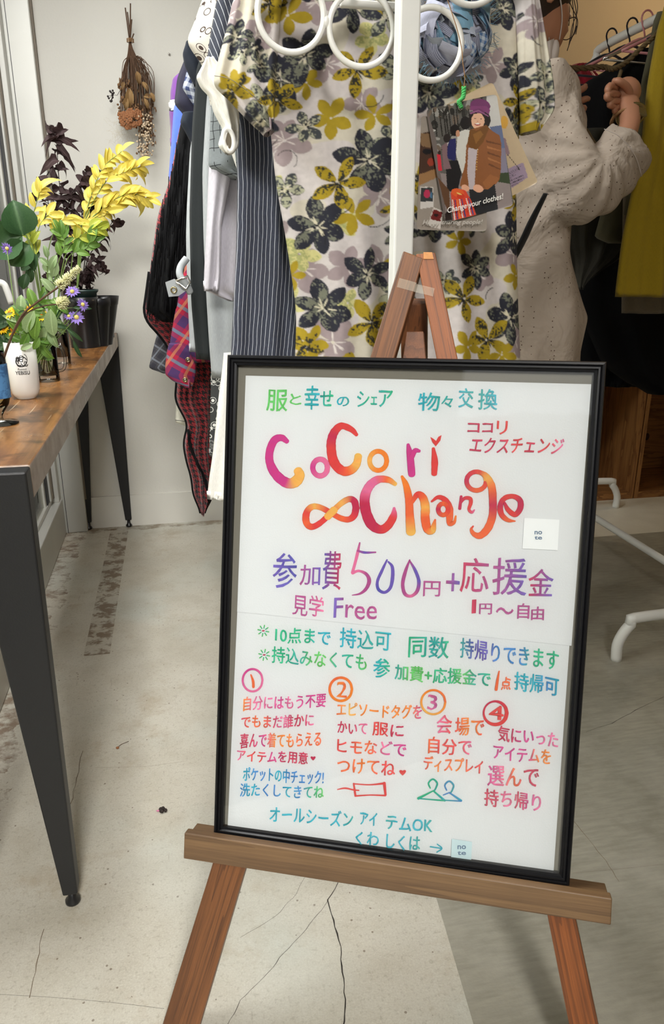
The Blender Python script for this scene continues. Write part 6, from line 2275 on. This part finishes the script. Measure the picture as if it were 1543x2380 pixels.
rgarment('taupe_skirt', 'taupe cloth with a ragged hem showing below the mustard linen', 'skirt',
         [(300, 1450, 1650), (600, 1445, 1660), (728, 1444, 1660), (735, 1470, 1650), (728, 1500, 1650)], 2.04, F_taupe, .05, (3, .010), seed=47)
rgarment('olive_trimmed_coat', 'dark olive coat edge running down behind the mustard cloth', 'coat',
         [(28, 1530, 1640), (40, 1520, 1650), (110, 1508, 1650), (190, 1490, 1650), (300, 1478, 1650), (500, 1450, 1650)], 2.00, F_olive, .04, (3, .006), seed=48)
rgarment('mustard_linen_dress', 'large mustard yellow linen dress nearest at the right edge of the picture', 'dress',
         [(15, 1545, 1700), (60, 1528, 1720), (200, 1503, 1740), (330, 1490, 1750), (440, 1468, 1760), (560, 1444, 1760), (690, 1428, 1760)], 1.93, F_mustard, .05, (4, .014), seed=49, n=60, m=60)
# twisted rope passed through the hands
rp = [PY(1272, 163, 1.98), PY(1300, 158, 1.98), PY(1350, 159, 1.98), PY(1400, 156, 1.97), PY(1425, 160, 1.95), PY(1455, 145, 1.96), PY(1490, 112, 1.96), PY(1520, 85, 1.96), PY(1545, 50, 1.97)]
P = smooth_path(rp, 10)
rpt = thing('twisted_rope', 'olive brown twisted rope stretched between the person hand and the mustard dress', 'rope', rp[4])
for ph in (0, 2.09, 4.19):
    tube('strand', [p + Vector((0, .0038 * math.cos(i * .7 + ph), .0038 * math.sin(i * .7 + ph))) for i, p in enumerate(P)], .0036, M['rope'], rpt, 7)
tube('loose_end', [PY(1443, 165, 1.94), PY(1435, 195, 1.90), PY(1432, 240, 1.93), PY(1420, 300, 1.95), PY(1405, 330, 1.96), PY(1385, 335, 1.96), PY(1362, 300, 1.97)], .0045, M['rope'], rpt, 8, sm=6)

# ================================================================== PLYWOOD CRATES
ply1, ply2 = srgb(120, 78, 42), srgb(166, 116, 66)
PLY = {}
for a_ in range(3):
    PLY[a_] = wood('knotty_plywood_' + 'xyz'[a_], ply1, ply2, 8, a_, .55, .15)
knot = plain('pine_knot', srgb(60, 32, 18), .6, var=.4)
def crate(x0, x1, y0, y1, z1, label):
    c = thing('plywood_crate', label, 'crate', ((x0 + x1) / 2, (y0 + y1) / 2, 0), 'plywood crates along the back wall')
    t = .018
    box('side_panel', (x0, y0, 0), (x0 + t, y1, z1), PLY[2], c, .001)
    box('side_panel', (x1 - t, y0, 0), (x1, y1, z1), PLY[2], c, .001)
    box('back_panel', (x0 + t, y1 - .012, 0), (x1 - t, y1, z1), PLY[0], c, .001)
    box('bottom_panel', (x0 + t, y0, 0), (x1 - t, y1 - .012, .03), PLY[0], c, .001)
    box('top_panel', (x0 + t, y0 + .002, z1 - t), (x1 - t, y1 - .012, z1), PLY[0], c, .001)
    for s in (0, 1):
        xx = x0 + t if s == 0 else x1 - t - .05
        box('corner_block', (xx, y1 - .075, .03), (xx + .05, y1 - .02, .09), PLY[2], c, .002)
    for kx, kz, kr in ((x0 + .27, .19, .014), (x0 + .26, .42, .018)):
        V, F = blob_geo((kx, y1 - .012, kz), (kr, .002, kr * 1.3), 14, 6)
        mk('knot', V, F, knot, c)
    return c
zc = .53
CY0, CY1 = 2.90, 3.27
xj = PY(1472, 1155, CY0).x
crate(xj - .44, xj - .003, CY0, CY1, zc, 'knotty plywood crate with its open side forward, right beside the framed sign')
crate(xj + .003, xj + .44, CY0, CY1, zc, 'second plywood crate cut off by the right edge of the picture')
crate(xj - .89, xj - .45, CY0, CY1, zc, 'plywood crate mostly hidden behind the framed sign')

# ================================================================== PERSON
def skin_mesh(name, chains, parent, mat, sub=2):
    """chains: list of [(co, r), ...]; the first is the trunk, others start at an existing joint index (chain, idx)"""
    verts, edges, rads = [], [], []
    idx = {}
    for ci, (att, pts) in enumerate(chains):
        prev = None
        if att is not None: prev = idx[att]
        for k, (co, r) in enumerate(pts):
            verts.append(Vector(co)); rads.append(r)
            j = len(verts) - 1
            idx[(ci, k)] = j
            if prev is not None: edges.append((prev, j))
            prev = j
    og = ORG[parent]
    me = bpy.data.meshes.new(name)
    me.from_pydata([v - og for v in verts], edges, [])
    o = bpy.data.objects.new(name, me)
    COL.objects.link(o)
    md = o.modifiers.new('s', 'SKIN')
    md.use_smooth_shade = True
    for i, r in enumerate(rads):
        rr_ = r if hasattr(r, '__len__') else (r, r)
        me.skin_vertices[0].data[i].radius = rr_
    me.skin_vertices[0].data[0].use_root = True
    s = o.modifiers.new('u', 'SUBSURF')
    s.levels = s.render_levels = sub
    bpy.context.view_layer.update()
    ev = o.evaluated_get(bpy.context.evaluated_depsgraph_get())
    m2 = bpy.data.meshes.new_from_object(ev)
    bpy.data.objects.remove(o)
    m2.name = name
    m2.materials.clear()
    m2.materials.append(mat)
    m2.polygons.foreach_set('use_smooth', [True] * len(m2.polygons))
    o = bpy.data.objects.new(name, m2)
    COL.objects.link(o)
    o.parent = parent
    ORG[o] = og
    return o


YQ = 1.95
hipx = PY(1235, 700, YQ).x
per = thing('person', 'person in cream dotted blouse and face mask, arms raised to tie a rope', 'person', (hipx, YQ, 0))
neck = PY(1252, 170, YQ)
hd_ = PY(1250, 20, YQ - .01)
pel = Vector((hipx - .01, YQ, .86))
chest = Vector(((pel.x + neck.x) / 2 + .0, YQ, 1.2))
shR = PY(1276, 262, YQ - .09)
elR = PY(1402, 436, YQ - .14)
wrR = PY(1467, 285, YQ - .09)
fiR = PY(1455, 222, YQ - .03)
shL = Vector((neck.x - .02, YQ + .15, neck.z - .06))
elL = Vector((neck.x + .10, YQ + .20, neck.z - .24))
wrL = PY(1315, 262, YQ + .10)
haL = PY(1336, 232, YQ + .06)
chains = [
    (None, [(pel, .082), (pel.lerp(chest, .5), .072), (chest, .078), (neck - Vector((0, 0, .07)), .055), (neck, .042), (neck.lerp(hd_, .4), .045)]),
    ((0, 3), [(shR, .036), (shR.lerp(elR, .5), .040), (elR, .034), (elR.lerp(wrR, .5), .031), (wrR, .025), (fiR.lerp(wrR, .45), (.03, .024)), (fiR, (.036, .024))]),
    ((0, 3), [(shL, .035), (shL.lerp(elL, .5), .034), (elL, .032), (elL.lerp(wrL, .5), .030), (wrL, .025), (haL, (.034, .02))]),
    ((0, 0), [(pel + Vector((-.03, .05, -.08)), .055), (pel + Vector((-.03, .10, -.42)), .058), (pel + Vector((-.05, .11, -.80)), .035)]),
    ((0, 0), [(pel + Vector((-.02, -.05, -.08)), .055), (pel + Vector((.05, -.10, -.42)), .058), (pel + Vector((.03, -.10, -.80)), .035)]),
]
body = skin_mesh('body', chains, per, M['skin'])
# fingers: five separate curled fingers on each hand
def fing(pts, r, nm='finger', par=None):
    P = smooth_path([Vector(p) for p in pts], 5)
    tube(nm, P, [r, r * 1.02, r * .95, r * .9, r * .7], M['skin'], par or body, 10)
    V, F = blob_geo(P[-1], r * .72, 8, 6)
    mk('fingertip', V, F, M['skin'], body)
hx_ = lambda x, y, dy: PY(x, y, YQ - .03 + dy)
fing([hx_(1432, 205, -.012), hx_(1418, 200, -.035), hx_(1412, 212, -.045), hx_(1424, 222, -.035)], .0088)
fing([hx_(1436, 220, -.014), hx_(1418, 218, -.04), hx_(1410, 226, -.05), hx_(1424, 236, -.038)], .0088)
fing([hx_(1440, 236, -.014), hx_(1424, 236, -.038), hx_(1417, 244, -.045), hx_(1430, 250, -.03)], .0082)
fing([hx_(1446, 248, -.01), hx_(1432, 251, -.03), hx_(1428, 258, -.036), hx_(1438, 262, -.024)], .0072)
fing([hx_(1470, 240, -.01), hx_(1458, 205, -.028), hx_(1440, 190, -.035), hx_(1428, 188, -.03)], .0098, 'thumb')
V, F = blob_geo(hx_(1457, 214, -.004), (.036, .026, .034), 16, 12)
mk('back_of_hand', V, F, M['skin'], body)
V, F = blob_geo(PY(1403, 224, YQ - .075), (.004, .003, .005), 8, 6)
hl = lambda x, y, dy=0: PY(x, y, YQ + .05 + dy)
fing([hl(1332, 222), hl(1345, 212), hl(1358, 204), hl(1360, 200)], .0086)
fing([hl(1334, 238), hl(1350, 234), hl(1362, 230), hl(1367, 230)], .0085)
fing([hl(1334, 250), hl(1348, 250), hl(1358, 252), hl(1350, 258)], .0082)
fing([hl(1332, 262), hl(1342, 266), hl(1350, 268), hl(1344, 272)], .0072)
fing([hl(1326, 228, -.01), hl(1330, 206, -.02), hl(1340, 200, -.02)], .0095, 'thumb')
# head, ear, hair, mask
def head_geo(c, rx, ry, rz):
    V, F = blob_geo((0, 0, 0), 1, 28, 20)
    out = []
    for v in V:
        x, y, z = v
        jaw = max(0, -z)
        x2 = x * rx * (1 - .18 * jaw) + .028 * jaw          # chin towards +X
        y2 = y * ry * (1 - .32 * jaw)
        z2 = z * rz
        # nose, brow and lips on the +X face
        if x > .8 and abs(y) < .25:
            x2 += .016 * math.exp(-((z + .12) / .13) ** 2) * (1 - abs(y) / .25)
            x2 += .006 * math.exp(-((z + .45) / .08) ** 2)
            x2 -= .006 * math.exp(-((z - .12) / .08) ** 2) * (abs(y) > .08)
        out.append(Vector(c) + Vector((x2 * .96 + .18 * z2 * -.4, y2, z2 - .25 * x2 * .5)))
    return out, F
V, F = head_geo(hd_ + Vector((-.012, 0, .02)), .088, .072, .118)
head = mk('head', V, F, M['skin'], per)
for sy__ in (-1, 1):
    V, F = blob_geo(hd_ + Vector((.062, sy__ * .03, .02)), (.008, .012, .009), 10, 8)
    mk('eye', V, F, M['white_enamel'], head)
    V, F = blob_geo(hd_ + Vector((.069, sy__ * .03, .02)), (.003, .006, .006), 8, 6)
    mk('iris', V, F, M['hair'], head)
    V, F = tube_geo([hd_ + Vector((-.006, sy__ * .072, .02)) + Vector((.012 * math.cos(a), 0, .024 * math.sin(a))) for a in np.linspace(0, 5.4, 12)], .005, 8)
    mk('ear', V, F, M['skin'], head)
hv_, hf = blob_geo((0, 0, 0), 1, 28, 20)
out = []
for v in hv_:
    z = v[2]
    p = hd_ + Vector((v[0] * .104 - .02, v[1] * .088, v[2] * .112 + .055))
    out.append(p)
hair = mk('hair', out, hf, M['hair'], per)
G_ = []
rr = random.Random(5)
for i in range(150):
    a = rr.uniform(1.9, 4.4)
    r0 = Vector((.104 * math.cos(a) - .02, .088 * math.sin(a), .04))
    p = hd_ + r0
    G_.append(tube_geo(smooth_path([p + Vector((0, 0, .06)), p, hd_ + Vector((r0.x * .9, r0.y * .9, -.04 + rr.uniform(-.03, .02)))], 4), .0022, 4))
V, F = merge(G_)
tag(mk('hair_lengths', V, F, M['hair'], hair), kind='stuff')
for pts in ([(1322, -60), (1338, -10), (1342, 25), (1330, 60), (1322, 105)], [(1318, -60), (1334, 0), (1340, 40), (1336, 70), (1326, 95)], [(1312, -40), (1326, 10), (1342, 46), (1338, 80)], [(1320, 45), (1334, 40), (1342, 46)],
            [(1318, -50), (1330, 0), (1333, 50), (1328, 85), (1318, 118)], [(1340, 60), (1334, 80), (1318, 92), (1302, 90)], [(1316, -60), (1322, 0), (1324, 30), (1322, 60)]):
    tube('hair_strand', [PY(x, y, YQ - .02) for x, y in pts], .0011, M['hair'], hair, 5, sm=5)
# mask under the chin with two ear loops
mv = []
nmx, nmy = 9, 7
for j in range(nmy):
    for i in range(nmx):
        u, v = i / (nmx - 1), j / (nmy - 1)
        x = 1262 + 34 * u + (6 * v if u < .3 else -8 * v * u)
        y = 92 + (8 - 14 * u) + 68 * v
        mv.append(PY(x, y, YQ - .055 + .03 * (2 * u - 1) ** 2 + .01 * v))
mf = [(j * nmx + i, j * nmx + i + 1, (j + 1) * nmx + i + 1, (j + 1) * nmx + i) for j in range(nmy - 1) for i in range(nmx - 1)]
msk = mk('face_mask', mv, mf, M['mask'], per)
V, F = blob_geo(PY(1278, 122, YQ - .02), (.019, .03, .038), 16, 10)
mk('face_mask', V, F, M['mask'], per)
for pts in ([(1278, -30), (1270, 10), (1274, 50), (1276, 96)], [(1296, -30), (1304, 10), (1306, 50), (1300, 92)]):
    tube('ear_loop', [PY(x, y, YQ - .092 + .016 * k) for k, (x, y) in enumerate(pts)], .0015, M['mask'], msk, 6, sm=6)
# blouse: united volumes (torso, wide sleeves), remeshed into one cloth surface
g = NT('cream_dotted_cotton')
v = g.coord('Object')
vo = g.n('ShaderNodeTexVoronoi')
vo.inputs['Scale'].default_value = 84
vo.inputs['Randomness'].default_value = .35
g.l(v, vo.inputs['Vector'])
nz = g.noise(v, 9, 4, .55, .4)
g.set(color=g.mix(g.math('LESS_THAN', vo.outputs['Distance'], .13), g.mix(nz, srgb(158, 144, 130), srgb(186, 172, 158)), srgb(78, 56, 44)), rough=.95)
g.bump(nz, .7, .035)
F_dots = g.m


def blouse(name, lofts, parent, mat, vox=.008):
    Vs, Fs = merge(lofts)
    og = ORG[parent]
    me = bpy.data.meshes.new(name)
    me.from_pydata([Vector(v) - og for v in Vs], [], Fs)
    o = bpy.data.objects.new(name, me)
    COL.objects.link(o)
    r = o.modifiers.new('r', 'REMESH')
    r.mode = 'VOXEL'
    r.voxel_size = vox
    s = o.modifiers.new('s', 'SMOOTH')
    s.factor = .5
    s.iterations = 5
    bpy.context.view_layer.update()
    m2 = bpy.data.meshes.new_from_object(o.evaluated_get(bpy.context.evaluated_depsgraph_get()))
    bpy.data.objects.remove(o)
    n = len(m2.vertices)
    co = np.empty(n * 3); m2.vertices.foreach_get('co', co); co = co.reshape(-1, 3)
    no = np.empty(n * 3); m2.vertices.foreach_get('normal', no); no = no.reshape(-1, 3)
    # radiating drape folds from the armpit and soft vertical folds
    arm = np.array(PY(1378, 352, YQ - .15) - og)
    d_ = co - arm
    ang = np.arctan2(d_[:, 2], d_[:, 0])
    rad_ = np.hypot(d_[:, 0], d_[:, 2])
    f = .006 * np.sin(ang * 13 + 4 * rad_ * 6) * np.clip(rad_ / .08, 0, 1) * np.exp(-rad_ / .22)
    f += .005 * np.sin(co[:, 0] * 55 + co[:, 2] * 6) * np.clip((arm[2] - .12 - co[:, 2]) / .2, 0, 1)
    co = co + no * f[:, None]
    m2.vertices.foreach_set('co', co.ravel())
    m2.materials.clear()
    m2.materials.append(mat)
    m2.polygons.foreach_set('use_smooth', [True] * len(m2.polygons))
    m2.name = name
    m2.update()
    o = bpy.data.objects.new(name, m2)
    COL.objects.link(o)
    o.parent = parent
    ORG[o] = og
    return o


def loft_px(rows, th, seg=22):
    """rows (py, xl, xr, Y): elliptical horizontal sections"""
    V, F = [], []
    for (y, xl, xr, Y) in rows:
        a, b = PY(xl, y, Y), PY(xr, y, Y)
        c = (a + b) / 2
        rx = (b - a).length / 2
        for k in range(seg):
            t = 2 * math.pi * k / seg
            V.append(Vector((c.x + rx * math.cos(t), c.y + th * math.sin(t), c.z + (b.z - a.z) / 2 * math.cos(t))))
    n = len(rows)
    for i in range(n - 1):
        for k in range(seg):
            F.append((i * seg + k, i * seg + (k + 1) % seg, (i + 1) * seg + (k + 1) % seg, (i + 1) * seg + k))
    F.append(tuple(range(seg))[::-1])
    F.append(tuple((n - 1) * seg + k for k in range(seg)))
    return V, F


def loft_path(secs, seg=20):
    """secs: (p_left_px, p_right_px, Y, depth half-thickness): flat sleeve sections between two photo points"""
    V, F = [], []
    for (a, b, Y, th) in secs:
        A, B = PY(*a, Y), PY(*b, Y)
        c = (A + B) / 2
        h = (B - A) / 2
        for k in range(seg):
            t = 2 * math.pi * k / seg
            V.append(c + h * math.cos(t) + Vector((0, th * math.sin(t), 0)))
    n = len(secs)
    for i in range(n - 1):
        for k in range(seg):
            F.append((i * seg + k, i * seg + (k + 1) % seg, (i + 1) * seg + (k + 1) % seg, (i + 1) * seg + k))
    F.append(tuple(range(seg))[::-1])
    F.append(tuple((n - 1) * seg + k for k in range(seg)))
    return V, F


torso = loft_px([(160, 1222, 1274, YQ), (180, 1190, 1302, YQ), (205, 1170, 1322, YQ), (260, 1150, 1338, YQ), (350, 1150, 1348, YQ), (440, 1150, 1330, YQ), (520, 1150, 1306, YQ), (580, 1150, 1305, YQ), (650, 1145, 1326, YQ), (735, 1140, 1352, YQ), (810, 1140, 1338, YQ), (900, 1140, 1334, YQ), (985, 1145, 1330, YQ)], .135)
sleeve = loft_path([((1235, 330), (1300, 175), YQ - .07, .05), ((1250, 420), (1335, 225), YQ - .11, .07), ((1275, 490), (1352, 300), YQ - .13, .08), ((1305, 520), (1376, 344), YQ - .14, .085), ((1352, 522), (1392, 342), YQ - .145, .08),
                    ((1405, 500), (1392, 332), YQ - .14, .075), ((1450, 458), (1398, 318), YQ - .13, .068), ((1482, 420), (1408, 300), YQ - .12, .06), ((1512, 372), (1424, 284), YQ - .105, .052)])
sleeveL = loft_path([((neck.x, 0), (0, 0), 0, 0)][:0] + [((1240, 330), (1270, 190), YQ + .12, .06), ((1290, 340), (1315, 230), YQ + .14, .05), ((1320, 300), (1335, 262), YQ + .12, .04)])
bl_ = blouse('blouse', [torso, sleeve, sleeveL], per, F_dots)
tube('sleeve_cuff_seam', [PY(1404, 300, YQ - .19), PY(1440, 318, YQ - .195), PY(1475, 360, YQ - .19), PY(1492, 410, YQ - .17)], .0008, M['mask'], bl_, 5, sm=5)
# trousers and shoes (mostly hidden behind the sign)
tr1 = []
for s in (-1, 1):
    tr1.append(tube_geo([pel + Vector((-.02, .05 * -s, -.10)), pel + Vector((.01 * s - .02, -.09 * s, -.4)), Vector((pel.x + .03 * s, YQ - .10 * s, .09))], [.066, .072, .060], 18))
V, F = merge(tr1)
mk('trousers', V, F, F_bk, per)
for s in (-1, 1):
    V, F = blob_geo((pel.x + .03 * s + .06, YQ - .10 * s, .045), (.13, .046, .045), 16, 10)
    mk('shoe', [Vector((v[0], v[1], max(0.0, v[2]))) for v in V], F, M['black_plastic'], per)
# black bag strap across the back
S_ = smooth_path([PY(1268, 450, YQ - .19), PY(1240, 505, YQ - .17), PY(1212, 565, YQ - .155), PY(1180, 620, YQ - .15), PY(1150, 660, YQ - .15)], 5)
V, F = tube_geo(S_, [.014, .022, .022, .02], 8, flat=.25)
bag = mk('bag_strap', V, F, F_bk, per)
# wrist watch
wc_ = PY(1466, 268, YQ - .055)
axw = (wrR - fiR).normalized()
u_ = axw.cross(Vector((0, 1, 0))).normalized()
w_ = axw.cross(u_)
wt = tube('wrist_watch', [wc_ + (u_ * .0312 * math.cos(a) + w_ * .0312 * math.sin(a)) for a in np.linspace(0, 2 * math.pi, 25)[:-1]], .0055, M['gold'], per, 8, closed=True)
obox('watch_case', wc_ + Vector((.010, -.031, .004)), u_ * .011, w_ * .004, axw * .014, M['gold'], wt, .002)
tube('bead_bracelet', [PY(1452, 280, YQ - .06) + (u_ * .032 * math.cos(a) + w_ * .032 * math.sin(a)) for a in np.linspace(0, 2 * math.pi, 25)[:-1]], .004, M['twine'], per, 6, closed=True)

# ceiling lamps of the shop (warm, far from the window)
def lamp(x, y, label, on=3.0):
    l = thing('pendant_lamp', label, 'lamp', (x, y, 2.3), 'warm ceiling lamps of the shop')
    tube('cable', [(x, y, ZC), (x, y, 2.38)], .003, M['black_plastic'], l, 6)
    V, F = lathe_geo([(.02, .08), (.05, .03), (.055, 0), (.05, 0), (.018, .07)], (x, y, 2.3), 20)
    mk('shade', V, F, M['black_steel'], l)
    e = NT('warm_bulb')
    e.set(color=(1, .8, .5), rough=.4)
    e.b.inputs['Emission Color'].default_value = (1, .72, .36, 1)
    e.b.inputs['Emission Strength'].default_value = 14
    V, F = blob_geo((x, y, 2.32), .028, 12, 8)
    mk('bulb', V, F, e.m, l)
    pl = bpy.data.lights.new('bulb_light', 'POINT')
    pl.energy, pl.color, pl.shadow_soft_size = on, (1, .78, .5), .03
    po = bpy.data.objects.new('bulb_light', pl)
    COL.objects.link(po)
    po.location = (x, y, 2.27)
lamp(2.3, 2.9, 'black pendant lamp with a warm bulb above the right-hand rack', 7)
lamp(.3, -.6, 'black pendant lamp with a warm bulb above the doorway')
